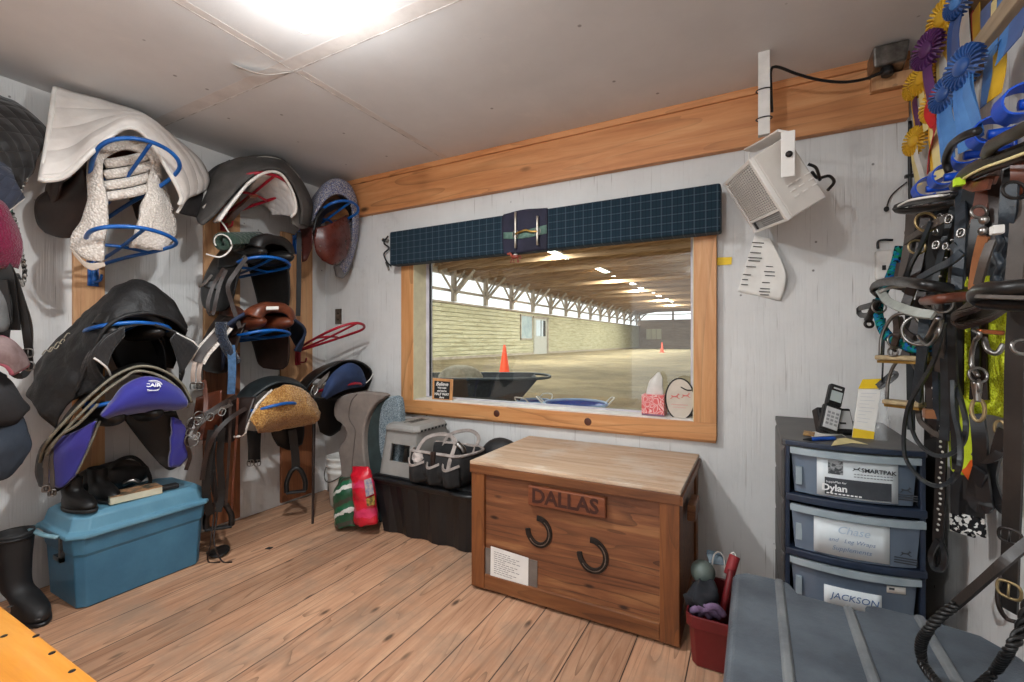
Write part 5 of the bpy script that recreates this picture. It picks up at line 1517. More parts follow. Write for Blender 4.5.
# whip standing in the corner
m = MB(); m.tube(LX([(314, 418, .42), (313.5, 460, .45), (313, 500, .47), (312.5, 529, .5)]), lambda u: .011 - .003 * u, 30)
tag(m.build('riding_whip', M['dk_leather']), 'long dark riding whip hanging down to the floor right of the golden fleece saddle', 'whip')
m = MB(); m.strap(LX([(299, 232, .30), (299, 262, .30), (298.5, 300, .29), (298, 316, .28)]), .030, .006, (1, -.5, 0), 20)
tag(m.build('hanging_strap', M['dark']), 'long dark strap hanging below the round end flap of the grey canvas pad', 'strap')

# ---- bridles heaped under the middle column
t = thing('bridle', 'heap of dark brown bridle straps hanging from the lowest black saddle in the middle column', 'bridle', WX(215, 520, .40))
strs = [([(236, 396, .46), (222, 404, .48), (206, 414, .48), (194, 420, .46), (188, 430, .44)], .024, 'dk_leather'),
        ([(232, 404, .5), (216, 412, .51), (200, 424, .5), (194, 434, .48)], .018, 'grey_leather'),
        ([(246, 408, .52), (228, 420, .53), (214, 436, .52), (206, 456, .48), (202, 480, .46)], .022, 'dk_leather'),
        ([(190, 424, .46), (186, 440, .45), (190, 456, .44), (186, 470, .42)], .018, 'dk_leather'),
        ([(204, 380, .40), (206, 400, .42), (204, 420, .44), (200, 440, .44)], .02, 'br_leather'),
        ([(230, 400, .50), (230, 430, .5), (228, 470, .48), (226, 505, .46)], .014, 'dk_leather'),
        ([(238, 398, .48), (236, 440, .47), (233, 480, .46), (232, 510, .44)], .012, 'br_leather'),
        ([(212, 430, .46), (208, 460, .45), (206, 490, .44), (210, 515, .42)], .04, 'blk_leather'),
        ([(222, 428, .44), (220, 460, .43), (222, 492, .42), (218, 512, .42)], .034, 'blk_leather')]
for pts, w, mm in strs:
    m = MB(); m.strap(LX(pts), w, .005, (1, -.6, .25), 30); m.build('strap', M[mm], t)
for px, py, x in ((198, 421, .5), (210, 417, .52), (190, 432, .47), (222, 412, .52), (196, 436, .48)):
    buckle(WX(px, py, x), .024, .03, t, None, (1, -.5, .3), (0, .5, 1))
for px, py, x, r in ((193, 424, .48, .03), (192, 440, .47, .034), (199, 416, .5, .024)):
    c = WX(px, py, x); m = MB(); m.tube([c + Vector((.2 * math.cos(a), .9 * math.cos(a), math.sin(a))) * r for a in [i * PI / 8 for i in range(16)]], .0035, 40, True, k=6); m.build('ring', M['steel'], t)
m = MB(); m.skin(GX([[(196, 398, .30), (212, 392, .34), (222, 390, .38)], [(194, 420, .26), (208, 416, .32), (222, 412, .38)], [(200, 440, .26), (212, 440, .32), (222, 434, .38)]]), 14, 14); m.build('leather_flap', M['br_leather'], t, solid=.008)
t = thing('rein_ends', 'thin dark rein ends trailing onto the floor right of the blue tote', 'rein', WZ(220, 560, .01))
for pts in ([(214, 470, .40), (214, 510, .42), (211, 540, .46)], [(219, 470, .40), (217, 515, .42), (214, 542, .47)]):
    P = LX(pts) + [WZ(208 if pts[0][0] < 216 else 222, 561, .008), WZ(232 if pts[0][0] > 216 else 220, 562, .006)]
    m = MB(); m.tube(P, .004, 40, k=6); m.build('rein', M['dk_leather'], t)
m = MB(); m.ball(WZ(216, 551, .015), (.10, .05, .014), 20, 8, wob=.03); tag(m.build('folded_leather', M['blk_leather']), 'flat folded piece of black leather on the floor behind the rein ends', 'leather')  # flattened black ball drawn where the floor lies in shadow

# ---- speckled pad and maroon saddle in the corner
M['speck'] = speckle('blue_speckle', [S(112, 120, 158), S(168, 168, 178), S(86, 92, 128), S(196, 192, 190), S(120, 112, 120)], 210)
t = thing('saddle_pad', 'blue white speckled saddle pad on the highest rack in the far corner', 'pad', (.4, -.25, 1.7))
m = MB()
G = GX([[(306, 225, .10), (310, 205, .10), (318, 192, .1), (328, 188, .1), (338, 192, .1), (344, 204, .12), (346, 225, .15)],
        [(312, 222, .36), (316, 200, .38), (324, 185, .4), (336, 179, .42), (348, 184, .42), (355, 200, .42), (357, 222, .4), (353, 250, .36), (345, 272, .32)],
        [(316, 212, .46), (322, 203, .48), (330, 196, .5), (340, 194, .5), (349, 200, .5), (353, 214, .5), (352, 238, .46), (346, 256, .42), (338, 268, .38)]])
for r in G:
    for p in r: p.y = min(p.y, -.03); p.z = min(p.z, 2.40)
m.skin(G, 44, 22); m.build('pad_body', M['speck'], t, solid=.014)
m = MB(); m.skin(GX([[(334, 266, .40), (343, 262, .38), (352, 250, .35)], [(336, 276, .36), (343, 278, .35), (352, 266, .33)]]), 12, 6); lab(m.build('suede_tip', pm('pad_grey', S(120, 116, 116), S(100, 96, 96)), t, solid=.012), 'plain grey lower tip')
t = thing('english_saddle', 'dark maroon saddle on the blue rack in the far corner, against the speckled pad', 'saddle', (.3, -.3, 1.8), 'saddles on the left wall')
m = MB()
m.skin(GX([[(316, 228, .48), (330, 224, .52), (346, 215, .52)], [(314, 240, .47), (332, 236, .53), (350, 228, .51)], [(316, 252, .46), (333, 254, .52), (350, 244, .49)], [(322, 260, .46), (334, 265, .49), (346, 257, .47)]]), 18, 20); m.build('flap', leather('maroon_leather', S(92, 40, 32), S(58, 24, 20), .28), t, solid=.008)
m = MB(); m.skin(GX([[(313, 232, .46), (318, 214, .48), (330, 204, .5), (344, 200, .5), (353, 206, .5), (354, 216, .48)], [(318, 238, .40), (322, 218, .42), (332, 210, .44), (343, 207, .44), (349, 213, .44), (350, 222, .42)]]), 30, 8); m.build('cantle', M['blk_leather'], t, solid=.014)
m = MB(); m.skin(GX([[(300, 225, .26), (306, 215, .3), (312, 208, .32)], [(302, 250, .26), (308, 246, .3), (313, 238, .34)], [(302, 262, .26), (307, 260, .28), (312, 248, .32)]]), 10, 12); m.build('flap', leather('maroon_leather2', S(80, 36, 30), S(52, 22, 18), .3), t, solid=.008)
for py in (246, 251):
    m = MB(); m.lathe([(.006, 0), (.004, .003), (0, .004)], WX(320, py, .495), (1, -.5, 0), 10, cap=False); m.build('stud', M['steel'], t)
m = MB(); m.skin(GX([[(314, 236, .36), (326, 230, .38), (340, 222, .40)], [(316, 240, .30), (328, 236, .32), (342, 230, .34)]]), 12, 6); m.build('panel', M['blk_leather'], t, solid=.05)

# ---- navy panelled saddle in the corner
t = thing('english_saddle', 'black saddle with a navy rear panel on the red rack beside the leaning taupe pad', 'saddle', (.3, -.27, .6), 'saddles on the left wall')
arch = [(304, 392, .46), (314, 380, .5), (328, 369, .55), (345, 361, .58), (360, 362, .58), (371, 370, .56), (374, 380, .52), (371, 389, .48)]
G = GX([[(292, 404, .06), (296, 392, .06), (304, 382, .06), (314, 378, .07), (324, 380, .07), (332, 388, .08), (336, 400, .08), (336, 410, .08)],
        [(296, 396, .26), (302, 382, .28), (314, 371, .30), (330, 364, .32), (344, 364, .32), (354, 370, .32), (360, 382, .3), (360, 394, .28)], arch])
m = MB(); m.skin(G, 44, 20); m.build('seat', M['blk_leather'], t, solid=.012)
m = MB(); m.skin(GX([[(321, 397, .57), (328, 380, .585), (336, 370, .59), (349, 363, .60), (360, 368, .59), (366, 381, .56)], [(324, 398, .60), (332, 386, .625), (341, 379, .63), (350, 376, .63), (359, 378, .61), (365, 384, .58)], [(326, 399, .58), (335, 394, .59), (344, 390, .59), (352, 388, .58), (359, 387, .57), (364, 386, .56)]]), 30, 16)
lab(m.build('rear_panel', pm('navy_panel', S(34, 56, 96), S(26, 44, 78), 10, .8, bump=.3, bscale=300), t, solid=.01), 'navy rear panel')
m = MB(); m.tube(LX([(366, 383, .585), (370, 379, .58), (373, 374, .57)]), .004, 14); lab(m.build('stitching', M['white'], t), 'white stitching')
m = MB(); m.skin(GX([[(314, 388, .56), (322, 378, .57), (330, 371, .58)], [(312, 396, .55), (320, 388, .575), (328, 378, .59)]]), 12, 6); m.build('grey_gusset', M['grey_leather'], t, solid=.008)
m = MB(); m.tube(LX([(311, 392, .56), (314, 386, .565), (318, 387, .57), (317, 392, .57), (313, 396, .565)]), .006, 30, True); m.build('stirrup_bar', M['steel'], t)
m = MB(); m.skin(GX([[(312, 398, .40), (330, 398, .44), (352, 392, .46)], [(316, 416, .34), (330, 418, .38), (346, 412, .42)], [(320, 432, .32), (330, 436, .34), (340, 430, .36)]]), 16, 14); m.build('flap', M['blk_leather'], t, solid=.01)

# ---- coats, pads and straps at the left edge of the picture
M['quilt_blk'] = quilt('black_shine_quilt', S(28, 26, 26), .06, True, .5, S(40, 38, 38), 'both', .9)
t = thing('quilted_pad', 'black quilted pad with silver rope trim at the upper left edge', 'pad', (.25, -1.95, 1.8))
G = GX([[(-40, 60, .02), (-8, 92, .02), (16, 104, .03), (30, 118, .05), (36, 132, .06)], [(-40, 78, .22), (-5, 100, .24), (22, 112, .26), (40, 122, .27), (47, 130, .27)], [(-40, 110, .36), (-4, 128, .38), (20, 142, .37), (34, 152, .35), (36, 158, .33)], [(-40, 150, .42), (-4, 164, .42), (10, 176, .4), (18, 184, .38), (21, 190, .36)]])
for r in G:
    for p in r: p.z = min(p.z, 2.40)
m = MB(); m.skin(G, 30, 24, wob=.012, wsc=10); m.build('quilt', M['quilt_blk'], t, solid=.016)
m = MB(); e_ = catmull([r[-1] for r in G[1:]], 60)
for k in range(2): m.tube([p + Vector((.006 * math.cos(i * .9 + k * PI), 0, .006 * math.sin(i * .9 + k * PI))) for i, p in enumerate(e_)], .005, 160, k=5)
lab(m.build('rope_trim', pm('silver_rope', S(176, 172, 164), S(70, 66, 62), 90, .6, lo=.45, hi=.55), t), 'twisted silver rope trim')
M['quilt_navy'] = quilt('navy_quilt', S(48, 52, 66), .045, True, .8, S(38, 42, 54), 'both', .9)
t = thing('quilted_pad', 'navy diamond quilted pad with white piping at the left edge, below the black one', 'pad', (.3, -1.95, 1.75))
G = GX([[(-45, 130, .10), (-6, 140, .2), (4, 152, .26)], [(-45, 165, .42), (-6, 166, .44), (12, 176, .44)], [(-45, 210, .50), (-4, 216, .48), (24, 198, .45)]])
m = MB(); m.skin(G, 20, 20); m.build('quilt', M['quilt_navy'], t, solid=.016)
m = MB(); m.tube(G[2], .005, 24); lab(m.build('piping', M['white'], t), 'white piping')
m = MB(); m.skin(GX([[(-40, 150, .12), (0, 158, .22), (10, 168, .28)], [(-40, 200, .34), (2, 214, .36), (11, 206, .38)], [(-40, 230, .34), (3, 236, .36), (12, 228, .36)]]), 16, 14); tag(m.build('green_blanket', pm('green_cloth', S(60, 96, 88), S(44, 74, 68), 10, .9), solid=.014), 'dark green blanket edge between the navy pad and the maroon cover', 'blanket')
t = thing('fleece_cover', 'maroon fleece cover at the left edge above the hanging black straps', 'cover', (.4, -1.9, 1.5))
m = MB(); m.skin(GX([[(-40, 185, .10), (-4, 196, .2), (4, 208, .3)], [(-40, 200, .5), (2, 206, .5), (14, 226, .46)], [(-40, 250, .54), (4, 244, .54), (20, 254, .5)], [(-40, 272, .5), (6, 268, .5), (16, 270, .48)]]), 22, 22, wob=.012); m.build('fleece', fleece('maroon_fleece', S(116, 24, 58), S(84, 14, 40), 140, .6, lo=.25, hi=.75), t, solid=.018)
t = thing('twisted_rein', 'twisted dark and pale rein hanging at the right of the maroon fleece cover', 'rein', (.42, -1.8, 1.4))
m = MB(); c_ = catmull(LX([(12, 214, .40), (18, 232, .42), (21, 250, .42), (25, 272, .40), (22, 284, .4), (17, 276, .4)]), 70)
for k in range(2): m.tube([p + Vector((.009 * math.cos(i * .7 + k * PI), 0, .009 * math.sin(i * .7 + k * PI))) for i, p in enumerate(c_)], .0065, 180, k=5)
m.build('cord', pm('rope_bw', S(150, 146, 140), S(34, 32, 32), 70, .8, lo=.47, hi=.53), t)
t = thing('halter', 'black halter straps hanging at the left edge below the maroon cover', 'halter', (.42, -1.85, 1.05))
for pts, w in (([(-8, 250, .5), (4, 270, .5), (9, 300, .48), (12, 330, .46)], .05), ([(6, 262, .5), (16, 286, .49), (24, 316, .47), (29, 350, .45)], .026), ([(12, 272, .47), (22, 300, .46), (30, 330, .44), (28, 372, .42)], .018), ([(2, 280, .52), (6, 310, .5), (4, 340, .48)], .03), ([(28, 350, .44), (29, 366, .43), (22, 376, .42), (13, 372, .42), (14, 360, .43)], .024)):
    m = MB(); m.strap(LX(pts), w, .006, (1, -.7, 0), 30); m.build('strap', M['blk_leather' if w > .02 else 'grey_leather'], t)
m = MB(); m.skin(GX([[(-20, 280, .5), (2, 284, .5), (10, 300, .48)], [(-20, 330, .52), (2, 332, .52), (10, 322, .48)]]), 12, 8); lab(m.build('pad', pm('mesh_grey', S(92, 92, 92), S(72, 72, 72)), t, solid=.014), 'grey pad behind the straps')
for px, py in ((28, 353), (29, 366)): buckle(WX(px, py, .46), .024, .028, t)
t = thing('leg_boot', 'grey horse leg wrap with pink binding at the left edge above the dark jacket', 'wrap', (.46, -1.85, 1.1))
m = MB()
G = GX([[(-30, 334, .5), (4, 338, .5), (20, 350, .48), (27, 362, .46)], [(-30, 350, .54), (4, 352, .54), (17, 360, .52), (26, 366, .48)], [(-30, 358, .54), (2, 364, .54), (10, 370, .53), (12, 374, .52)]])
m.skin(G, 24, 14); m.build('wrap', pm('wrap_grey', S(140, 120, 118), S(110, 88, 86), 14, .9, bump=.4), t, solid=.016)
pk = pm('pink_binding', S(176, 96, 112), S(146, 74, 90), 20, .85)
for r in (G[0], G[2], [q[-1] for q in G]):
    m = MB(); m.tube(r, .008, 30); lab(m.build('binding', pk, t), 'pink binding')
t = thing('jacket', 'dark blue grey jacket hanging at the left edge above the tall boot', 'jacket', (.4, -1.9, .6))
m = MB(); m.skin(GX([[(-50, 364, .20), (-6, 368, .3), (6, 374, .36)], [(-50, 392, .50), (0, 388, .5), (20, 398, .44)], [(-50, 420, .52), (6, 418, .5), (28, 408, .44)], [(-50, 430, .48), (4, 426, .46), (22, 416, .42)]]), 22, 22, wob=.012, wsc=12); m.build('yoke', pm('jacket_black', S(44, 42, 44), S(32, 31, 32), 10, .9, bump=.4), t, solid=.014)
m = MB(); m.skin(GX([[(-50, 410, .40), (0, 414, .44), (18, 412, .42)], [(-50, 440, .50), (6, 442, .5), (27, 428, .44)], [(-50, 470, .50), (6, 466, .48), (28, 450, .44)], [(-50, 480, .46), (2, 478, .46), (22, 464, .44)]]), 24, 24, wob=.014, wsc=13); m.build('body', pm('jacket_blue', S(46, 55, 67), S(34, 41, 51), 8, .9, bump=.4), t, solid=.016)
# ------------------------------------------------------------------ ribbons on the right wall
M['r_blue'] = pm('satin_blue', S(24, 84, 156), S(14, 58, 116), 9, .45, bump=.1, sheen=.2)
M['r_lblue'] = pm('satin_light_blue', S(84, 138, 198), S(58, 108, 170), 9, .45, bump=.1)
M['r_yellow'] = pm('satin_yellow', S(226, 182, 52), S(200, 150, 30), 9, .45, bump=.1)
M['r_pale'] = pm('satin_cream', S(228, 214, 160), S(212, 194, 130), 9, .5, bump=.1)
M['r_white'] = pm('satin_white', S(222, 220, 214), S(200, 198, 192), 9, .5, bump=.1)
M['r_red'] = pm('satin_red', S(196, 28, 40), S(160, 18, 28), 9, .45, bump=.1)
M['r_purple'] = pm('satin_purple', S(92, 44, 100), S(70, 30, 78), 9, .45, bump=.1)
M['r_gold'] = pm('satin_gold', S(168, 112, 24), S(140, 88, 16), 9, .5, bump=.1)

def rosette(px, py, x, R, ring_, mid, lb, tails=(), n_=(-1, -.45, .05)):
    c = WX(px, py, x)
    N = Vector(n_).normalized(); U = Vector((0, 0, 1)); U = (U - N * U.dot(N)).normalized(); V_ = N.cross(U)
    t = thing('rosette', lb, 'rosette', c, 'show rosettes on the right wall')
    m = MB(); K = 144; rows = []
    for k, (rr_, h, am) in enumerate(((.40, .012, .001), (.62, .014, .005), (.85, .012, .008), (1.0, .006, .009))):
        rows.append([c + (U * math.cos(2 * PI * i / K) + V_ * math.sin(2 * PI * i / K)) * R * rr_ * (1 + (.02 if i % 6 < 3 else 0)) + N * (h + am * (1 if i % 6 < 3 else -1)) for i in range(K)])
    vs = [p for r in rows for p in r]; fs = []
    for a in range(3):
        for i in range(K): fs.append((a * K + i, a * K + (i + 1) % K, (a + 1) * K + (i + 1) % K, (a + 1) * K + i))
    m._add(vs, fs, None, False); m.build('pleated_ring', M[ring_], t, solid=.0015)
    m = MB(); m.lathe([(R * .42, .008), (R * .42, .017), (R * .36, .021), (0, .022)], c, N, 24, cap=False); m.build('centre_button', M[mid], t)
    for (dx, bot, w, mat_, tilt) in tails:
        top = c + N * .003; end = WX(px + dx, bot, x)
        d = end - top; end = top + d
        m = MB(); m.strap([top, top.lerp(end, .35) + N * .010, top.lerp(end, .7) + N * .004, end], w, .0012, tuple(N + V_ * tilt), 24)
        m.build('tail', M[mat_], t)
    return t

rosette(930, 50, 3.57, .060, 'r_purple', 'r_purple', 'purple pleated rosette high on the right wall, right of the metal junction box', [(-1, 118, .03, 'r_gold', .2), (3, 108, .03, 'r_purple', -.2)])
rosette(925, 78, 3.615, .058, 'r_yellow', 'r_yellow', 'yellow pleated rosette tucked half under the purple one', [(2, 130, .03, 'r_pale', 0)])
rosette(917, 85, 3.62, .055, 'r_yellow', 'r_gold', 'small yellow rosette nearest the wall corner, level with the beam', [(2, 134, .03, 'r_purple', .2), (0, 130, .025, 'r_yellow', 0)])
rosette(917, 141, 3.62, .055, 'r_yellow', 'r_yellow', 'lowest yellow rosette near the wall corner, above the blue hooks', [(2, 186, .03, 'r_pale', 0), (6, 180, .03, 'r_white', .3)])
rosette(938, 104, 3.585, .058, 'r_yellow', 'r_gold', 'drooping yellow rosette beside the red ribbon', [(4, 150, .05, 'r_yellow', .5), (2, 178, .045, 'r_pale', .1), (-2, 174, .04, 'r_yellow', 0)])
rosette(946, 18, 3.612, .062, 'r_yellow', 'r_yellow', 'big yellow bow like rosette at the top, left of the small blue one', [(4, 92, .05, 'r_yellow', .4), (-2, 130, .04, 'r_pale', 0), (2, 140, .035, 'r_white', .2)])
rosette(948, 94, 3.565, .052, 'r_blue', 'r_blue', 'blue rosette half hidden behind the largest blue one', [(4, 150, .05, 'r_lblue', .1), (0, 160, .04, 'r_lblue', -.2)])
rosette(961, 3, 3.58, .042, 'r_blue', 'r_lblue', 'small blue rosette at the very top of the picture', [(-6, 80, .05, 'r_blue', .3), (-9, 84, .04, 'r_blue', 0)])
rosette(967, 67, 3.545, .054, 'r_blue', 'r_blue', 'largest blue rosette, at the end of the wooden slat', [(8, 142, .055, 'r_lblue', .1), (1, 150, .05, 'r_lblue', -.1), (13, 136, .035, 'r_lblue', .3), (-4, 146, .03, 'r_blue', 0)])
m = MB(); m.strap(LX([(935, 92, 3.565), (928, 110, 3.555), (934, 128, 3.56), (930, 150, 3.57), (929, 172, 3.58)]), .036, .002, lambda u: (-1, -.5 + u, .2), 40)
tag(m.build('ribbon', M['r_red']), 'crumpled red ribbon between the yellow rosettes', 'ribbon')
# slat with pinned ribbons
m = MB(); m.box((3.60, -1.75, 1.995), (3.632, -.63, 2.045))
tag(m.build('ribbon_board', wood('grey_slat', S(146, 126, 102), S(176, 156, 130), S(190, 172, 148), 'y', 1, .7, False), bevel=.003), 'weathered wooden slat holding ribbons high on the right wall', 'slat')
m = MB(); m.box((3.632, -1.75, 2.0), (3.655, -.2, 2.36)); tag(m.build('backing_board', pm('brown_board', S(124, 92, 58), S(104, 76, 46), 6, .8)), 'brown backing board behind the rosettes and ribbons', 'board')
flat_r = [('white', 'r_white', [(962, 0), (967, 66)], .07), ('red edged', 'r_red', [(972, 12), (974, 40)], .016), ('yellow', 'r_yellow', [(976, 8), (977, 38)], .05), ('blue', 'r_blue', [(986, 6), (984, 34)], .07), ('pale yellow', 'r_pale', [(994, 0), (993, 26)], .03), ('light blue', 'r_lblue', [(1002, -4), (999, 20)], .05)]
for nm, mm, pts, w in flat_r:
    m = MB(); m.strap([WX(px, py, 3.622) for px, py in pts], w, .0015, (-1, 0, .05), 8)
    tag(m.build('ribbon', M[mm]), nm + ' flat ribbon standing up behind the weathered slat', 'ribbon', 'flat ribbons on the slat')
for nm, mm, pts, w in [('blue', 'r_lblue', [(992, 44), (989, 70), (986, 104)], .04), ('gold', 'r_yellow', [(1000, 48), (999, 72), (994, 98)], .045), ('grey blue', 'r_lblue', [(1008, 26), (1006, 44), (1003, 56)], .05), ('deep blue', 'r_blue', [(1018, 14), (1016, 32), (1012, 46)], .05), ('folded blue', 'r_lblue', [(1003, 40), (997, 44), (992, 50)], .03)]:
    m = MB(); m.strap([WX(px, py, 3.60 - .012 * i) for i, (px, py) in enumerate(pts)], w, .0015, (-1, -.25, .05), 16)
    tag(m.build('ribbon', M[mm]), nm + ' ribbon dangling below the weathered slat', 'ribbon', 'flat ribbons on the slat')

# ------------------------------------------------------------------ blue bridle hooks
M['hookblue'] = pm('hook_blue', S(14, 84, 206), S(8, 66, 178), 10, .35, bump=.05)
HZ = 1.72
words_ = ['blue bridle hook nearest the wall corner', 'second blue bridle hook from the wall corner', 'third blue bridle hook from the wall corner, below the largest blue rosette', 'fourth blue bridle hook from the wall corner', 'blue bridle hook nearest the camera at the right edge']
for i, (px, py, s) in enumerate(((926, 188, .8), (944, 176, .8), (964, 154, .82), (988, 133, .82), (1019, 103, .85))):
    c = WX(px, py, 3.56)
    t = thing('bridle_hook', words_[i], 'hook', (3.655, c.y, c.z), 'blue bridle hooks')
    def q(dx, dz): return Vector((c.x + dx * s, c.y, c.z + dz * s))
    m = MB(); m.strap([q(.05, .018), q(.03, .034), q(.0, .038), q(-.03, .024), q(-.04, -.004), q(-.028, -.03), q(.0, -.038), q(.024, -.032)], .06 * s, .004, (lambda u: (-math.sin(u * 2.94 + .1), 0, math.cos(u * 2.94 + .1))), 40)
    m.build('curl', M['hookblue'], t)
    m = MB(); m.tube([q(.0, -.006), Vector((3.648, c.y, c.z - .005))], .012, 8, k=8); m.build('arm', M['hookblue'], t)
    m = MB(); m.box((3.648, c.y - .022, c.z - .05), (3.656, c.y + .022, c.z + .05)); m.build('wall_plate', M['hookblue'], t, bevel=.002)

# ------------------------------------------------------------------ bridles, halters, reins
M['r_brass'] = pm('old_brass', S(176, 156, 116), S(130, 108, 70), 20, .4, .8, .1)
M['pad_blk'] = leather('padded_black', S(28, 26, 25), S(16, 15, 15), .32)
M['pad_olive'] = leather('padded_olive_black', S(56, 52, 44), S(32, 30, 26), .36)
M['strap_dark'] = leather('strap_dark', S(48, 42, 39), S(28, 25, 23), .42)
M['navy_strap'] = pm('navy_strap', S(32, 44, 54), S(22, 30, 38), 30, .5, bump=.4)
M['navy_blk'] = pm('blue_black_strap', S(34, 40, 45), S(20, 24, 27), 30, .45, bump=.3)
def straps(t, L, default='blk_leather'):
    for it in L:
        pts, w = it[0], it[1] * .74; mm = it[2] if len(it) > 2 else default; nr = it[3] if len(it) > 3 else (-.75, -.65, .05)
        m = MB(); m.strap(LX(pts), w, .006, nr, max(16, len(pts) * 8)); m.build('strap', M[mm], t)
def ringo(t, px, py, x, r, mat_='steel', th=.004, tilt=(0.2, -.9, .2), sx=1.0, nm='ring'):
    c = WX(px, py, x); N = Vector(tilt).normalized(); U = (Vector((0, 0, 1)) - N * N.z).normalized(); V_ = N.cross(U)
    m = MB(); m.tube([c + U * math.cos(a) * r + V_ * math.sin(a) * r * sx for a in [i * PI / 10 for i in range(20)]], th, 44, True, k=7)
    return m.build(nm, M[mat_], t)

# 1: black bridle with the white piped noseband
t = thing('bridle', 'black bridle with white piped browband sticking out left just below the blue hooks', 'bridle', WX(930, 300, 3.5), 'bridles on the right wall')
m = MB(); m.tube(LX([(966, 193, 3.52), (950, 196, 3.48), (928, 199, 3.46), (908, 203, 3.45), (896, 208, 3.44), (904, 211, 3.45), (925, 209, 3.48), (948, 205, 3.51), (966, 201, 3.54)]), .010, 60, k=8); m.build('browband', M['pad_blk'], t)
m = MB(); m.strap(LX([(958, 193, 3.505), (940, 195.5, 3.455), (922, 198, 3.438), (908, 201, 3.428), (898, 206, 3.42)]), .0055, .003, (-.6, -.7, .35), 40); lab(m.build('white_piping', M['white'], t), 'white piping')
straps(t, [([(912, 208, 3.50), (910, 240, 3.50), (903, 280, 3.48)], .045, 'grey_leather'), ([(922, 208, 3.5), (918, 235, 3.5), (912, 262, 3.49), (905, 282, 3.48)], .03),
           ([(948, 204, 3.52), (940, 232, 3.51), (932, 262, 3.50), (926, 292, 3.49)], .05), ([(955, 204, 3.52), (946, 236, 3.50), (938, 270, 3.49), (934, 298, 3.48)], .022, 'navy_blk'),
           ([(905, 242, 3.47), (920, 232, 3.46), (938, 222, 3.47), (950, 216, 3.49)], .026, 'grey_leather'), ([(931, 222, 3.46), (920, 248, 3.45), (910, 268, 3.45), (904, 292, 3.45)], .014, 'navy_blk'),
           ([(961, 190, 3.5), (961, 220, 3.48), (960, 250, 3.47), (957, 290, 3.46)], .03, 'navy_strap'), ([(952, 244, 3.46), (966, 262, 3.48), (974, 282, 3.5)], .018, 'navy_blk'),
           ([(918, 279, 3.45), (934, 270, 3.44), (950, 262, 3.43), (962, 252, 3.44)], .022, 'navy_strap'), ([(904, 262, 3.49), (901, 280, 3.48), (900, 290, 3.48)], .06, 'dk_leather')])
for px, py in ((949, 219), (961, 233), (936, 245)): buckle(WX(px, py, 3.455), .010, .014, t, None, (-.7, -.7, .1), (.2, 0, 1))
ringo(t, 926, 222, 3.46, .026, 'r_brass', .0035, sx=.9); ringo(t, 917, 247, 3.46, .02, 'r_brass', .003)
m = MB()
for k in range(5): m.lathe([(.004, 0), (.003, .002), (0, .003)], WX(952 - k * 3, 240 + k * 9, 3.475), (-.7, -.7, 0), 8, cap=False)
m.build('strap_holes', M['steel'], t)

# extra cheek and rein straps of the first bridle, close packed
rr = random.Random(11)
E_ = []
for k in range(16):
    x0 = 914 + k * 3.1 + rr.uniform(-1, 1); xx = 3.57 - .05 * rr.random(); dr = rr.uniform(-9, 1)
    E_.append(([(x0, 206 - k * .6, xx), (x0 + dr * .4, 240, xx), (x0 + dr, 284 + rr.uniform(-8, 8), xx)], rr.choice((.022, .026, .03)), rr.choice(('blk_leather', 'navy_blk', 'strap_dark', 'pad_blk', 'grey_leather'))))
straps(t, E_)
for k in range(6): buckle(WX(920 + k * 7 + rr.uniform(-3, 3), 225 + rr.uniform(-12, 45), 3.49), .008, .012, t, None, (-.7, -.7, .1))

# 2: teal rope halter
M['teal'] = speckle('teal_rope_weave', [S(14, 96, 112), S(20, 120, 130), S(18, 30, 34), S(30, 84, 150), S(24, 110, 80)], 95)
t = thing('rope_halter', 'teal and black rope halter with a snap hook, hanging lowest at the left', 'halter', WX(890, 340, 3.44), 'halters on the right wall')
m = MB(); m.tube(LX([(900, 246, 3.50), (896, 262, 3.49), (889, 280, 3.46), (882, 295, 3.45), (878, 310, 3.44), (881, 325, 3.43), (889, 337, 3.43), (902, 344, 3.44), (918, 349, 3.46), (932, 346, 3.48)]), .0145, 80, k=10); m.build('rope', M['teal'], t)
ringo(t, 879, 307, 3.43, .02, th=.003); ringo(t, 896, 341, 3.42, .02, th=.003)
m = MB(); m.tube(LX([(877, 300, 3.43), (872, 312, 3.42), (868, 320, 3.42)]), .012, 14, k=8); m.build('snap_shank', M['iron'], t)
ringo(t, 869, 324, 3.42, .012, 'iron', .005, nm='snap_hook')
straps(t, [([(880, 303, 3.44), (868, 306, 3.44), (859, 309, 3.45), (861, 315, 3.45), (872, 315, 3.44), (880, 312, 3.44)], .028), ([(896, 318, 3.43), (897, 334, 3.42), (893, 350, 3.42)], .026, 'dk_leather')])
buckle(WX(893, 352, 3.415), .02, .018, t, None, (-.7, -.7, 0))

# 3: bridle with padded noseband and big ring bit
t = thing('bridle', 'black bridle with pale lined noseband and ring bit, its reins looping low', 'bridle', WX(930, 420, 3.46), 'bridles on the right wall')
m = MB(); m.tube(LX([(965, 292, 3.50), (945, 288, 3.44), (920, 284, 3.40), (895, 281, 3.40), (878, 284, 3.40), (874, 290, 3.40), (880, 295, 3.41)]), .0125, 60, k=9); m.build('noseband', M['pad_blk'], t)
m = MB(); m.strap(LX([(880, 290, 3.41), (888, 301, 3.40), (902, 308, 3.40), (918, 313, 3.41), (934, 315, 3.43)]), .022, .008, (-.6, -.6, .5), 40); lab(m.build('pale_lining', pm('pale_lining', S(168, 170, 162), S(140, 144, 138), 20, .6), t), 'pale grey lined underside')
m = MB(); m.tube(LX([(880, 292, 3.40), (892, 287, 3.42), (912, 286, 3.46), (930, 288, 3.48)]), .006, 30); lab(m.build('rolled_edge', pm('edge_grey', S(150, 150, 146), S(120, 120, 116)), t), 'pale rolled edge')
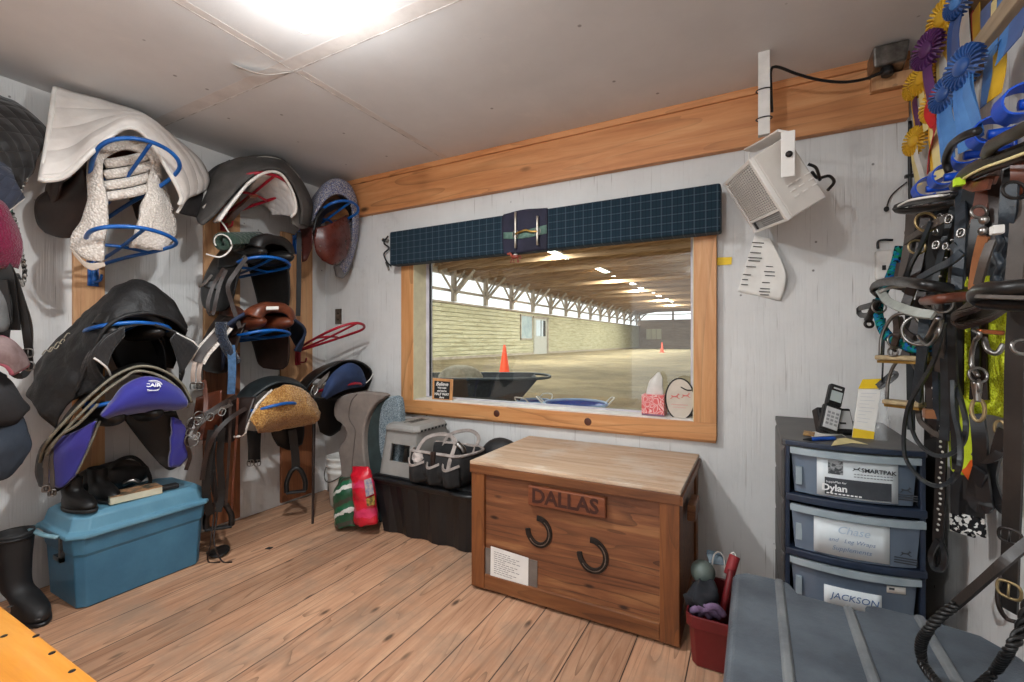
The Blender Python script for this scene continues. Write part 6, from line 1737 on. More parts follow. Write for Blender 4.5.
ringo(t, 921, 330, 3.42, .037, 'steel', .0035, (-.45, -.85, .1)); ringo(t, 943, 303, 3.44, .022, 'steel', .003, (-.5, -.8, .1), .8); ringo(t, 932, 302, 3.44, .017, 'steel', .003)
m = MB(); m.tube(LX([(915, 344, 3.42), (926, 340, 3.42), (934, 326, 3.42), (939, 318, 3.42)]), .006, 24, k=8); m.build('mouthpiece', M['steel'], t)
m = MB(); m.tube(LX([(918, 336, 3.41), (928, 345, 3.41), (938, 334, 3.41), (942, 320, 3.42)]), .0035, 24, k=8); m.build('mouth_link', M['steel'], t)
straps(t, [([(944, 292, 3.46), (945, 320, 3.46), (945, 350, 3.46), (946, 400, 3.47), (944, 440, 3.47)], .026, 'navy_blk'), ([(951, 292, 3.465), (952, 330, 3.465), (953, 380, 3.47), (955, 430, 3.48), (957, 470, 3.48)], .022, 'blk_leather'), ([(938, 300, 3.47), (936, 330, 3.47), (936, 370, 3.48), (937, 420, 3.49)], .02, 'navy_strap'), ([(925, 318, 3.45), (923, 345, 3.44), (920, 372, 3.45), (916, 400, 3.46)], .036, 'navy_strap'),
           ([(938, 300, 3.45), (940, 340, 3.45), (940, 372, 3.46)], .028, 'grey_leather'), ([(900, 318, 3.48), (905, 330, 3.48), (914, 338, 3.48)], .02, 'dk_leather')])
rn = [[(944, 322, 3.44), (934, 360, 3.44), (918, 388, 3.44), (908, 408, 3.44), (904, 432, 3.44), (905, 456, 3.44), (916, 474, 3.44), (932, 485, 3.44), (948, 483, 3.44), (959, 468, 3.44), (960, 440, 3.45), (954, 410, 3.46), (953, 380, 3.47)],
      [(946, 322, 3.47), (938, 350, 3.47), (924, 380, 3.47), (912, 402, 3.46), (911, 424, 3.46), (918, 442, 3.46), (932, 454, 3.46), (948, 455, 3.46), (962, 444, 3.46), (966, 425, 3.46), (962, 404, 3.47), (956, 380, 3.48), (954, 340, 3.49)]]
for P in rn:
    m = MB(); m.strap(LX(P), .0085, .006, (-.7, -.7, 0.01), 110); m.build('rein', M['navy_blk'], t)

E_ = []
for k in range(12):
    x0 = 908 + k * 5.2 + rr.uniform(-1.5, 1.5); xx = 3.55 - .04 * rr.random(); dr = rr.uniform(-4, 4)
    E_.append(([(x0, 300, xx), (x0 + dr * .5, 330, xx), (x0 + dr, rr.choice((352, 372, 395, 430)), xx)], rr.choice((.018, .022, .03)), rr.choice(('blk_leather', 'navy_blk', 'strap_dark', 'dk_leather'))))
straps(t, E_)
# 4: brown noseband arc and strap stack
t = thing('bridle', 'brown bridle with two silver studs and stacked nosebands in the middle of the tack', 'bridle', WX(975, 300, 3.5), 'bridles on the right wall')
m = MB(); m.tube(LX([(924, 301, 3.42), (940, 299, 3.42), (958, 297, 3.45), (976, 296, 3.48)]), .011, 30); lab(m.build('browband', M['br_leather'], t), 'thin brown browband')
straps(t, [([(986, 178, 3.50), (982, 200, 3.49), (978, 222, 3.48)], .036, 'br_leather'), ([(979, 218, 3.475), (976, 245, 3.47), (974, 268, 3.47)], .034, 'blk_leather'), ([(984, 236, 3.46), (978, 262, 3.46), (974, 290, 3.46)], .026, 'tan_leather'),
           ([(994, 172, 3.51), (997, 200, 3.5), (1001, 226, 3.5), (1002, 250, 3.5)], .034, 'dk_leather'), ([(992, 240, 3.47), (984, 262, 3.46), (978, 285, 3.46)], .02, 'grey_leather'), ([(974, 185, 3.48), (984, 181, 3.48), (996, 180, 3.49)], .022, 'br_leather')])
for px, py in ((984, 220), (983, 231)):
    m = MB(); m.lathe([(.009, 0), (.007, .004), (0, .006)], WX(px, py, 3.455), (-.7, -.7, 0), 16, cap=False); m.build('stud', M['steel'], t)
ringo(t, 979, 212, 3.47, .013, 'steel', .003)
for k, mm in enumerate(('pad_olive', 'grey_leather', 'dk_leather')):
    m = MB(); m.strap(LX([(1003, 306, 3.50), (985, 313 + k * 2, 3.46), (966, 319 + k * 2, 3.44), (960, 313 + k * 2, 3.43), (968, 305 + k * 2, 3.43), (984, 299 + k, 3.45)]), .03, .008, (-.4, -.5, .7), 48); m.build('noseband', M[mm], t)

E_ = []
for k in range(13):
    x0 = 968 + k * 4.2 + rr.uniform(-1, 1); xx = 3.57 - .04 * rr.random(); dr = rr.uniform(-6, 3)
    E_.append(([(x0, 180 - k * 1.5, xx), (x0 + dr * .4, 225, xx), (x0 + dr, 270 + rr.uniform(-10, 24), xx)], rr.choice((.022, .028, .034)), rr.choice(('blk_leather', 'navy_blk', 'strap_dark', 'br_leather', 'dk_leather', 'navy_strap'))))
for k in range(3):
    x0 = 966 + k * 9 + rr.uniform(-1, 1); xx = 3.57 - .03 * rr.random()
    E_.append(([(x0, 305, xx), (x0 + rr.uniform(-2, 2), 360, xx), (x0 + rr.uniform(-4, 4), rr.choice((400, 440, 480, 500)), xx)], rr.choice((.018, .024)), rr.choice(('blk_leather', 'strap_dark', 'black', 'dk_leather'))))
straps(t, E_)
for k in range(5): buckle(WX(972 + k * 8, 205 + rr.uniform(-15, 60), 3.50), .008, .012, t, None, (-.7, -.7, .1))
# 5: padded double browband near the hooks
t = thing('bridle', 'dark bridle with a long padded double browband slanting up to the right edge', 'bridle', WX(990, 200, 3.5), 'bridles on the right wall')
for P, r_, mm in (([(956, 186, 3.47), (966, 174, 3.46), (980, 165, 3.46), (1000, 158, 3.47), (1026, 148, 3.48), (1050, 138, 3.49)], .013, 'pad_olive'), ([(962, 182, 3.48), (980, 172, 3.475), (1004, 163, 3.48), (1030, 154, 3.49)], .010, 'dk_leather'),
                  ([(988, 154, 3.46), (992, 146, 3.45), (1004, 139, 3.45), (1020, 131, 3.45), (1050, 116, 3.46)], .012, 'pad_olive'), ([(988, 154, 3.46), (1004, 157, 3.47), (1026, 150, 3.48)], .010, 'pad_blk'), ([(949, 172, 3.50), (946, 160, 3.49), (952, 145, 3.48), (964, 136, 3.47), (978, 131, 3.48)], .009, 'pad_blk')):
    m = MB(); m.tube(LX(P), r_, 50, k=8); m.build('browband_roll', M[mm], t)
m = MB(); m.tube(LX([(962, 179, 3.455), (982, 168.5, 3.45), (1006, 160, 3.455), (1030, 151, 3.465)]), .003, 40, k=5); lab(m.build('pale_stitching', M['r_pale'], t), 'pale stitching')
m = MB(); m.box(WX(959, 182, 3.45) - Vector((.008, .008, .008)), WX(959, 182, 3.45) + Vector((.008, .008, .008))); lab(m.build('tag', flat('lime_tag', S(190, 226, 40), .6), t), 'lime green tag')
straps(t, [([(966, 184, 3.47), (976, 187, 3.465), (990, 184, 3.475)], .026, 'br_leather'), ([(1012, 168, 3.5), (1009, 190, 3.49), (1006, 215, 3.49)], .03, 'blk_leather'), ([(1018, 150, 3.49), (1019, 175, 3.49), (1016, 195, 3.49)], .03, 'br_leather'), ([(970, 190, 3.5), (966, 220, 3.5), (963, 250, 3.5)], .036, 'navy_blk')])
ringo(t, 1014, 190, 3.47, .016, 'iron', .003)
t = thing('braided_halter', 'navy halter with a wavy braided edge and white keeper, right of the studded brown straps', 'halter', WX(1008, 290, 3.5), 'halters on the right wall')
straps(t, [([(1010, 184, 3.48), (1008, 215, 3.475), (1005, 236, 3.48)], .034, 'navy_strap'), ([(1002, 240, 3.5), (1003, 265, 3.5), (1001, 292, 3.5)], .05, 'navy_blk'), ([(1010, 230, 3.5), (1010, 262, 3.5), (1009, 292, 3.5)], .04, 'navy_strap')])
m = MB(); m.tube([WX(999 + 2 * math.sin(k * 1.1), 236 + k * 4, 3.47) for k in range(14)], .006, 60, k=6); m.build('braid', M['navy_strap'], t)
m = MB(); m.box(WX(997, 230, 3.45) - Vector((.008, .009, .008)), WX(997, 230, 3.45) + Vector((.008, .009, .008))); lab(m.build('keeper', M['white'], t, bevel=.002), 'white keeper')

# 6: nearest padded noseband and the long wide strap
t = thing('bridle', 'bridle with thick padded noseband and long wide dark strap, nearest the camera', 'bridle', WX(1010, 500, 3.48), 'bridles on the right wall')
m = MB(); m.tube(LX([(1060, 286, 3.47), (1030, 287, 3.44), (1005, 289, 3.42), (985, 290, 3.41), (976, 295, 3.41), (982, 301, 3.42), (1005, 303, 3.44), (1030, 304, 3.46), (1060, 305, 3.48)]), .0135, 70, k=10); m.build('noseband', M['pad_blk'], t)
m = MB(); m.strap(LX([(1060, 299, 3.46), (1020, 298, 3.43), (990, 297, 3.405), (979, 297, 3.40)]), .006, .012, (-.6, -.7, .1), 30); lab(m.build('edge_welt', M['grey_leather'], t), 'pale worn edge')
straps(t, [([(1021, 200, 3.49), (1018, 240, 3.485), (1014, 285, 3.48)], .034, 'grey_leather'), ([(1018, 306, 3.47), (1015, 360, 3.47), (1014, 420, 3.475), (1013, 480, 3.48), (1011, 540, 3.49), (1009, 610, 3.5)], .036, 'strap_dark'), ([(1010, 306, 3.475), (1007.5, 360, 3.475), (1006.5, 440, 3.48), (1006, 520, 3.49)], .005, 'grey_leather')])
buckle(WX(1010, 536, 3.475), .026, .02, t, M['iron'], (-.7, -.7, 0)); buckle(WX(1009, 590, 3.485), .028, .024, t, M['r_brass'], (-.7, -.7, 0))
ringo(t, 1021, 347, 3.45, .012, 'steel', .003)
m = MB(); m.tube(LX([(1003, 572, 3.49), (998, 590, 3.48), (999, 606, 3.48), (1006, 618, 3.49), (1016, 622, 3.5)]), .004, 24, k=6); m.build('lace', M['dk_leather'], t)

# bits and lead rope
t = thing('lever_bit', 'silver curb bit with copper mouth bar and clip, in the middle of the tack', 'bit', WX(978, 400, 3.46), 'bits on the right wall')
m = MB(); m.tube(LX([(976, 338, 3.44), (972, 352, 3.44), (972, 366, 3.44), (978, 376, 3.44)]), .0042, 24, k=8); m.tube(LX([(974, 330, 3.44), (980, 334, 3.44), (976, 340, 3.44)]), .004, 12, k=7); m.build('cheek', M['steel'], t)
m = MB(); m.tube(LX([(979, 331, 3.44), (990, 332, 3.46), (1003, 333, 3.48)]), .0045, 14, k=8); lab(m.build('mouth_bar', pm('copper', S(190, 112, 70), S(150, 84, 50), 12, .3, 1.0, 0), t), 'copper mouth bar')
m = MB(); m.tube(LX([(984, 338, 3.45), (988, 350, 3.45), (997, 353, 3.46), (1004, 344, 3.47)]), .005, 24, k=8); m.build('far_cheek', M['steel'], t)
ringo(t, 978, 375, 3.44, .014, 'steel', .0025); ringo(t, 979, 386, 3.44, .011, 'steel', .003, (-.9, .3, 0))
m = MB(); m.tube(LX([(977, 382, 3.44), (977, 392, 3.44), (977.5, 402, 3.44)]), lambda u: .009 - .004 * u, 12, k=8); m.build('snap', M['steel'], t)
t = thing('lead_rope', 'black webbing lead with a brass snap, looped below the silver curb bit', 'lead', WX(982, 480, 3.48))
ringo(t, 978, 410, 3.45, .022, 'r_brass', .0035, (-.7, -.6, 0), .5, 'brass_snap')
straps(t, [([(977, 414, 3.46), (980, 440, 3.46), (981, 470, 3.47), (985, 500, 3.48), (986, 507, 3.48), (977, 505, 3.475), (974, 492, 3.47), (980, 470, 3.465)], .034, 'black'), ([(1003, 430, 3.48), (996, 455, 3.48), (992, 480, 3.49), (1000, 505, 3.5), (1006, 512, 3.5)], .024, 'black'), ([(974, 452, 3.465), (984, 460, 3.47), (998, 455, 3.48), (1006, 444, 3.49)], .02, 'black')])
ringo(t, 1000, 428, 3.48, .014, 'r_brass', .003, (-.7, -.6, 0), .6)
# hi-vis vest
M['hivis'] = pm('hivis_yellow', S(206, 226, 40), S(184, 204, 24), 14, .8, bump=.5, bscale=260)
M['hivis_mesh'] = speckle('hivis_mesh', [S(196, 206, 40), S(160, 166, 30), S(206, 216, 70)], 260)
t = thing('safety_vest', 'bright yellow safety vest glimpsed behind the hanging bridles', 'vest', WX(970, 470, 3.58))
m = MB(); m.skin(GX([[(948, 260, 3.585), (966, 240, 3.58), (985, 225, 3.58), (1008, 220, 3.58)], [(946, 330, 3.555), (965, 320, 3.55), (985, 315, 3.57), (1008, 310, 3.57)], [(948, 400, 3.555), (966, 395, 3.545), (985, 392, 3.57), (1008, 396, 3.575)], [(952, 430, 3.575), (964, 425, 3.565), (984, 414, 3.57), (1008, 418, 3.575)]]), 24, 22, wob=.012); m.build('vest_panel', M['hivis_mesh'], t, solid=.006)
m = MB(); m.skin(GX([[(950, 418, 3.55), (964, 400, 3.545), (974, 404, 3.55)], [(949, 440, 3.545), (962, 438, 3.535), (976, 440, 3.545)], [(952, 466, 3.545), (962, 472, 3.535), (976, 462, 3.545)], [(958, 474, 3.55), (966, 473, 3.545), (974, 468, 3.55)]]), 16, 18, wob=.008); m.build('vest_hem', M['hivis'], t, solid=.006)
m = MB(); m.strap(LX([(966, 476, 3.54), (972, 472, 3.54), (977, 465, 3.54)]), .03, .004, (-.7, -.7, 0), 10); lab(m.build('orange_trim', flat('hivis_orange', S(240, 104, 30), .7), t), 'orange trim')
# webbing girth with patterned ends
t = thing('girth', 'black webbing girth with white patterned ends behind the looped lead', 'girth', WX(967, 530, 3.58))
for a in (962, 972):
    m = MB(); m.strap(LX([(a - 2, 400, 3.60), (a - 1, 440, 3.595), (a, 480, 3.59), (a, 516, 3.585)]), .055, .006, (-.75, -.65, 0), 16); m.build('strap', M['black'], t)
    m = MB(); m.strap(LX([(a, 516, 3.584), (a + .5, 534, 3.584)]), .058, .008, (-.75, -.65, 0), 4); lab(m.build('patterned_end', speckle('white_black_weave', [S(210, 208, 204), S(34, 34, 36), S(30, 30, 32)], 120), t), 'white patterned end')
# long studded strap with loop end
t = thing('long_strap', 'long black strap with pale specks and a loop end, hanging beside the drawer tower', 'strap', WX(939, 570, 3.52))
straps(t, [([(944, 320, 3.52), (943, 380, 3.52), (942, 440, 3.52), (940, 500, 3.52), (938, 542, 3.52)], .034, 'black'), ([(938, 540, 3.515), (931, 555, 3.51), (934, 568, 3.51), (942, 568, 3.515), (945, 555, 3.52), (940, 540, 3.52)], .018, 'black')])
m = MB()
rr = random.Random(3)
for k in range(26): m.lathe([(.004, 0), (.002, .002), (0, .0022)], WX(942.5 - k * .15 + rr.uniform(-1.5, 1.5), 400 + k * 5.2, 3.512), (-.7, -.7, 0), 6, cap=False)
m.build('specks', pm('speck_grey', S(170, 168, 160), S(140, 138, 130)), t)
t = thing('long_strap', 'wide dark leather strap hanging to the trunk, between the drawer tower and the patterned girth', 'strap', WX(922, 520, 3.56))
straps(t, [([(936, 250, 3.60), (934, 330, 3.60), (932, 430, 3.59), (931, 500, 3.58), (930, 530, 3.58), (930, 562, 3.575)], .06, 'blk_leather')])
# belt with holes
t = thing('belt', 'brown leather belt with punched holes hanging behind the looped reins', 'belt', WX(936, 430, 3.5))
straps(t, [([(931, 378, 3.52), (934, 400, 3.52), (936, 425, 3.52), (938, 436, 3.52)], .05, 'dk_leather'), ([(918, 404, 3.5), (920, 420, 3.5), (930, 430, 3.5), (940, 436, 3.51)], .02, 'grey_leather')])
m = MB(); m.box(WX(936, 414, 3.49) - Vector((.025, .012, .012)), WX(936, 414, 3.49) + Vector((.02, .012, .012))); lab(m.build('keeper', M['tan_leather'], t), 'tan keeper')
m = MB()
for k in range(3): m.lathe([(.004, 0), (.003, .0015), (0, .002)], WX(933 + k * .8, 388 + k * 11, 3.51), (-.7, -.7, 0), 8, cap=False)
m.build('punched_holes', M['white'], t)
# stirrup irons
def iron(px, py, x, w, h, lb):
    c = WX(px, py, x)
    t = thing('stirrup_iron', lb, 'stirrup', c, 'stirrup irons on the right wall')
    R = Vector((.75, -.66, 0))
    m = MB(); m.tube([c + R * w * .5, c + R * w * .46 + Vector((0, 0, h * .5)), c + R * w * .25 + Vector((0, 0, h * .9)), c + Vector((0, 0, h)), c - R * w * .25 + Vector((0, 0, h * .9)), c - R * w * .46 + Vector((0, 0, h * .5)), c - R * w * .5], .005, 44, k=8); m.build('bow', M['steel'], t)
    m = MB(); m.obox(c, (w * 1.06, .045, .014), rz=-.72); lab(m.build('tread', pm('tread_tan', S(176, 156, 120), S(140, 120, 88), 30, .7), t, bevel=.004), 'tan tread')
    m = MB(); m.obox(c + Vector((0, 0, -.012)), (w * 1.0, .03, .008), rz=-.72); m.build('tread_base', M['brass'], t)
    m = MB(); m.strap([c + Vector((0, 0, h)), c + Vector((.03, .0, h + .12)), c + Vector((.06, .02, h + .3))], .026, .006, (-.7, -.7, 0), 12); m.build('stirrup_leather', M['dk_leather'], t)
iron(903, 358, 3.44, .12, .13, 'higher stirrup iron with a tan tread, below the teal rope halter')
iron(904, 403, 3.47, .095, .135, 'lower stirrup iron with a tan tread, right of the yellow and white packet')
# braided whip nearest the camera
t = thing('braided_rein', 'thick black leather rein with a braided end curling over the grey trunk lid', 'rein', WZ(930, 650, .53))
A = [(1050, 528, 3.50), (1024, 546, 3.47), (1000, 566, 3.44), (975, 588, 3.42), (954, 606, 3.40)]
m = MB(); m.strap(LX(A), .017, .006, (-.5, -.5, .6), 30); m.build('rein_strap', M['strap_dark'], t)
B_ = [WX(*p) for p in ((956, 605, 3.40), (942, 615, 3.38), (928, 630, 3.36), (921, 644, 3.36))] + [WZ(922, 660, .535), WZ(930, 674, .53), WZ(946, 690, .53), WZ(966, 700, .53)]
def braid(m, pts, r, n):
    P = catmull(pts, n)
    T = m.frames(P, False)
    for k in range(3):
        Q = []
        for i, p in enumerate(P):
            N = Vector((0, 0, 1)); N = N - T[i] * N.dot(T[i])
            if N.length < .05: N = Vector((1, 0, 0)) - T[i] * T[i].x
            N.normalize(); B = T[i].cross(N); a = i * .55 + k * 2 * PI / 3
            Q.append(p + N * math.cos(a) * r * .55 + B * math.sin(a) * r * .8)
        m.tube(Q, r * .62, len(Q) * 2, k=6)
m = MB(); braid(m, B_, .0075, 110); m.build('braided_end', M['blk_leather'], t)
C_ = [WX(*p) for p in ((1030, 600, 3.50), (1020, 632, 3.48), (1008, 652, 3.46))] + [WZ(994, 672, .54), WZ(978, 688, .535)]
m = MB(); braid(m, C_, .007, 70); m.build('braided_end', M['blk_leather'], t)
# ------------------------------------------------------------------ drawer tower
M['tower'] = pm('tower_grey_brown', S(84, 82, 80), S(70, 68, 68), 6, .5, bump=.2)
M['tower_navy'] = pm('tower_navy', S(38, 50, 70), S(28, 38, 56), 6, .45, bump=.1)
M['drawer_clear'] = pm('drawer_smoky', S(104, 118, 134), S(90, 104, 122), 5, .3, bump=.05)
M['drawer_rim'] = pm('drawer_rim_clear', S(160, 172, 178), S(140, 154, 162), 9, .3, bump=.1)
dx0, dx1, dyf, dyb = 3.157, 3.545, -.605, -.03
t = thing('drawer_tower', 'plastic tower of smoky drawers in the corner behind the grey trunk', 'drawers', (3.35, -.3, 0))
def bow(x0, x1, y, z, b):
    n = 10
    return [Vector((x0 + (x1 - x0) * i / n, y - b * (1 - (2 * i / n - 1) ** 2), z)) for i in range(n + 1)]
def slabrow(m, x0, x1, yf, yb, z0, z1, b, mi=0):
    R = []
    for z in (z0, z1):
        R.append(bow(x0, x1, yf, z, b) + [Vector((x1, yb, z)), Vector((x0, yb, z))])
    rings(m, R, True, True, mi)
m = MB(); slabrow(m, dx0 - .012, dx1 + .005, dyf - .005, dyb, .822, .845, .03); m.build('top', M['tower'], t, bevel=.004)
m = MB(); slabrow(m, dx0, dx1, dyf - .012, dyf, .827, .844, .03); m.build('top_front', M['tower_navy'], t, bevel=.003)
m = MB()
for x in (dx0, dx1 - .012): m.box((x, dyf + .01, .02), (x + .012, dyb, .822))
m.box((dx0, dyb - .01, .02), (dx1, dyb, .822)); m.box((dx0, dyf + .02, .0), (dx1, dyb, .03))
m.build('carcass', M['tower'], t)
m = MB()
for z in (.63, .435, .24, .045):
    m.hexa([(dx0 - .012, dyf + .02, z), (dx0, dyf + .02, z - .02), (dx0, dyb, z - .02), (dx0 - .012, dyb, z), (dx0 - .012, dyf + .02, z + .165), (dx0, dyf + .02, z + .185), (dx0, dyb, z + .185), (dx0 - .012, dyb, z + .165)])
m.build('side_panels', M['tower'], t, bevel=.003)
m = MB()
m.box((dx0, dyf - .008, .02), (dx0 + .014, dyf + .02, .827)); m.build('corner_post', M['tower_navy'], t, bevel=.003)
m = MB(); m.box((dx1 - .014, dyf - .008, .02), (dx1, dyf + .02, .827)); m.build('corner_post', M['tower_navy'], t, bevel=.003)
zs = [(.66, .822), (.463, .622), (.27, .431), (.075, .235)]
for z in (.63, .436, .241, .045):
    m = MB(); slabrow(m, dx0, dx1 + .003, dyf - .014, dyb, z, z + .024, .03); m.build('shelf', M['tower_navy'], t, bevel=.003)
drs = []
for i, (z0, z1) in enumerate(zs):
    dyo = -.012 if i == 1 else 0.0
    m = MB(); R = []
    for z, ins in ((z0, .03), (z1 - .03, .02), (z1 - .012, .017)):
        R.append(bow(dx0 + ins, dx1 - ins + (.006 if i == 1 else 0), dyf + .006 + dyo, z, .035) + [Vector((dx1 - ins, dyb - .02, z)), Vector((dx0 + ins, dyb - .02, z))])
    rings(m, R, True, True)
    d = m.build('drawer', M['drawer_clear'], t); drs.append(d)
    m = MB()
    P = bow(dx0 + .016, dx1 - .014 + (.008 if i == 1 else 0), dyf - .008 + dyo, z1 - .012, .036)
    m.strap(P, .022, .014, (0, -1, 0), 40); lab(m.build('rim', M['drawer_rim'], d), 'pale frosted rim')
    m = MB(); m.box((dx0 + .032, dyf - .015, z0 + .03), (dx0 + .05, dyf + .0, z1 - .07))
    m.build('inner_edge', M['drawer_rim'], d)
def bowy(x, dyo=0): 
    u = (x - dx0) / (dx1 - dx0) * 2 - 1
    return dyf + .006 + dyo - .035 * (1 - u * u) - .0015
def sheet(m, xa, xb, za, zb, off, dyo=0, tilt=0):
    n = 10; vs = []; fs = []
    for k, z in enumerate((za, zb)):
        for i in range(n + 1):
            x = xa + (xb - xa) * i / n
            vs.append((x, bowy(x, dyo) - off, z + tilt * (x - xa)))
    for i in range(n): fs.append((i, i + 1, n + 1 + i + 1, n + 1 + i))
    m._add(vs, fs, None, True)
def px_on(px, py, dyo=0):
    p = WY(px, py, dyf - .028 + dyo); return p
ink_s = flat('label_ink', S(52, 56, 62), .8)
pale = pm('label_paper', S(222, 228, 230), S(206, 214, 218), 6, .7, bump=0)
# label on the top drawer
a, b = px_on(817, 458), px_on(899, 507)
m = MB(); sheet(m, a.x, b.x, b.z + .006, a.z + .003, .0015); l1 = lab(m.build('paper_label', pale, drs[0], solid=.0008), 'white printed label')
w_, h_ = b.x - a.x, a.z - b.z
def L1(u, v, off=.004, lift=.004): 
    x = a.x + w_ * u; return Vector((x, bowy(x) - off - lift, b.z + .006 + (h_ - .003) * v))
def lq(u0, v0, u1, v1, mat_, nm, par, off=.0032):
    m = MB(); sheet(m, a.x + w_ * u0, a.x + w_ * u1, L1(0, v0).z, L1(0, v1).z, off); return m.build(nm, mat_, par)
lq(.10, .04, .92, .50, pm('label_dark', S(62, 66, 72), S(52, 56, 62), 30, .7, bump=0), 'dark_panel', drs[0])
lq(.14, .60, .33, .96, pm('printed_picture', S(60, 64, 68), S(150, 154, 156), 70, .7, bump=0, lo=.45, hi=.55), 'printed_picture', drs[0])
tw = flat('label_white', S(236, 238, 238), .7)
rt, up = Vector((1, 0, 0)), Vector((0, 0, 1))
text('label_lettering', 'Dylan', tw, drs[0], L1(.22, .24, .0045), .031, rt, up, .0004, bold=.0008)
text('label_lettering', 'SupplePlan for', tw, drs[0], L1(.24, .40, .0045), .010, rt, up, .0003)
text('label_lettering', 'SMARTPAK', ink_s, drs[0], L1(.76, .78, .0035), .0185, rt, up, .0004, bold=.0004)
for k in range(2):
    m = MB()
    for q in range(12): m.box(tuple(L1(.46 + q * .04, .66 - k * .07, .0036)), tuple(L1(.46 + q * .04 + .03, .66 - k * .07 + .02, .0030)))
    m.build('printed_line', flat('line_grey', S(120, 124, 128)), drs[0])
m = MB()
for q in range(9): m.box(tuple(L1(.12 + q * .05, .08, .0048)), tuple(L1(.12 + q * .05 + .035, .115, .004)))
m.build('printed_line', tw, drs[0])
def horse(c, s, mat_, par, nm='horse_emblem', y0=None):
    """small running horse silhouette lying on the bowed face"""
    pts = [(-1, .1), (-.75, .42), (-.45, .3), (-.1, .25), (.3, .32), (.6, .62), (.72, .95), (.85, .8), (1.1, .62), (1.02, .5), (.8, .52), (.62, .1), (.9, -.25), (1.2, -.3), (1.15, -.4), (.8, -.38), (.4, -.05), (-.1, -.05), (-.5, -.1), (-.85, -.5), (-1.15, -.6), (-1.1, -.48), (-.8, -.2), (-.75, .1), (-.85, .25)]
    m = MB(); m.prism([(c.x + p * s, c.y, c.z + q * s) for p, q in pts], (0, -.0008, 0)); return m.build(nm, mat_, par)
horse(L1(.49, .80, .0072), .010, ink_s, drs[0])
for i, (px, py, dyo) in enumerate(((907, 492, 0), (907, 556, -.012))):
    c = px_on(px, py, dyo); x = c.x; c.y = bowy(x, dyo) - .0015
    horse(c, .013, ink_s, drs[i])
    m = MB()
    for k in range(3): m.box((x - .03, c.y - .001, c.z - .016 - k * .008), (x + .03, c.y, c.z - .0125 - k * .008))
    m.build('embossed_line', ink_s, drs[i])
# label on the middle drawer, faint handwriting
a, b = px_on(814, 517, -.012), px_on(890, 564, -.012)
m = MB(); sheet(m, a.x, b.x, b.z - .004, a.z + .002, .0015, -.012); lab(m.build('paper_label', pale, drs[1], solid=.0008), 'pale label with faint handwriting')
w_, h_ = b.x - a.x, a.z - b.z
blue_ink = flat('faint_ink', S(126, 150, 178), .8)
def L2(u, v): 
    x = a.x + w_ * u; return Vector((x, bowy(x, -.012) - .008, b.z + h_ * v))
text('handwriting', 'Chase', flat('fainter_ink', S(184, 200, 216), .8), drs[1], L2(.52, .76), .036, rt, up, .0003, shear=.3)
text('handwriting', 'and   Leg Wraps', blue_ink, drs[1], L2(.5, .46), .019, rt, up, .0003, shear=.3)
text('handwriting', 'Supplements', blue_ink, drs[1], L2(.5, .22), .021, rt, up, .0003, shear=.3)
# label on the bottom drawer
a, b = px_on(824, 584), px_on(878, 612)
m = MB(); sheet(m, a.x, b.x + .01, b.z - .02, a.z, .0015); lab(m.build('paper_label', pale, drs[2], solid=.0008), 'white label with a blue handwritten name')
w_, h_ = b.x - a.x, a.z - b.z
x = a.x + w_ * .56
text('handwriting', 'JACKSON', flat('pen_blue', S(74, 104, 150), .8), drs[2], Vector((x, bowy(x) - .008, b.z + h_ * .5)), .030, rt, up, .0004, shear=.2)
a, b = px_on(887, 586), px_on(907, 597)
m = MB(); sheet(m, a.x, b.x, b.z, a.z, .0015); lab(m.build('sticker', M['paper'], drs[2], solid=.0008), 'small white sticker')
m = MB(); sheet(m, a.x + .006, b.x - .03, a.z - .012, a.z - .005, .0028); m.build('sticker_print', ink_s, drs[2])

# ---- on top of the tower
TZ = .845
t = thing('cordless_phone', 'silver and black cordless phone handset leaning in its cradle on the drawer tower', 'phone', WZ(835, 436, TZ + .001))
pb = WZ(836, 434, TZ + .002)
bx_ = Vector((.93, .36, 0)); by_ = Vector((-.12, .42, .90)).normalized(); bx_ = (bx_ - by_ * bx_.dot(by_)).normalized(); bn = bx_.cross(by_)
def fr(o, u, v, n_): return o + (bx_ * u + by_ * v + bn * n_) * 1.2
def fbox(m, o, u0, u1, v0, v1, n0, n1):
    m.hexa([fr(o, u0, v0, n0), fr(o, u1, v0, n0), fr(o, u1, v0, n1), fr(o, u0, v0, n1), fr(o, u0, v1, n0), fr(o, u1, v1, n0), fr(o, u1, v1, n1), fr(o, u0, v1, n1)])
sil = pm('silver_plastic', S(206, 206, 206), S(190, 190, 190), 10, .35, bump=0)
m = MB(); fbox(m, pb, -.045, .055, .0, .085, -.03, .008); m.build('cradle', M['black'], t, bevel=.006)
m = MB(); fbox(m, pb, -.002, .05, .015, .075, .0075, .011); lab(m.build('cradle_face', sil, t, bevel=.003), 'silver cradle face')
m = MB(); fbox(m, pb, .012, .03, .03, .036, .011, .0122); fbox(m, pb, .008, .018, .077, .083, .0075, .0118); m.build('cradle_button', M['dark'], t)
hb = fr(pb, -.032, .004, .014)
by0 = by_.copy(); by_ = (Vector((.22, .40, .92))).normalized(); bx_ = (Vector((.93, .36, 0)) - by_ * Vector((.93, .36, 0)).dot(by_)).normalized(); bn = bx_.cross(by_)
m = MB(); fbox(m, hb, -.026, .026, .0, .085, -.012, .012); fbox(m, hb, -.022, .022, .085, .155, -.011, .011)
hs = m.build('handset', M['black'], t, bevel=.006)
m = MB(); fbox(m, hb, -.021, .021, .006, .075, .0118, .0150); lab(m.build('keypad_plate', sil, hs, bevel=.002), 'silver keypad plate')
m = MB()
for i in range(3):
    for j in range(4): fbox(m, hb, -.016 + i * .012, -.008 + i * .012, .018 + j * .012, .025 + j * .012, .0149, .0160)
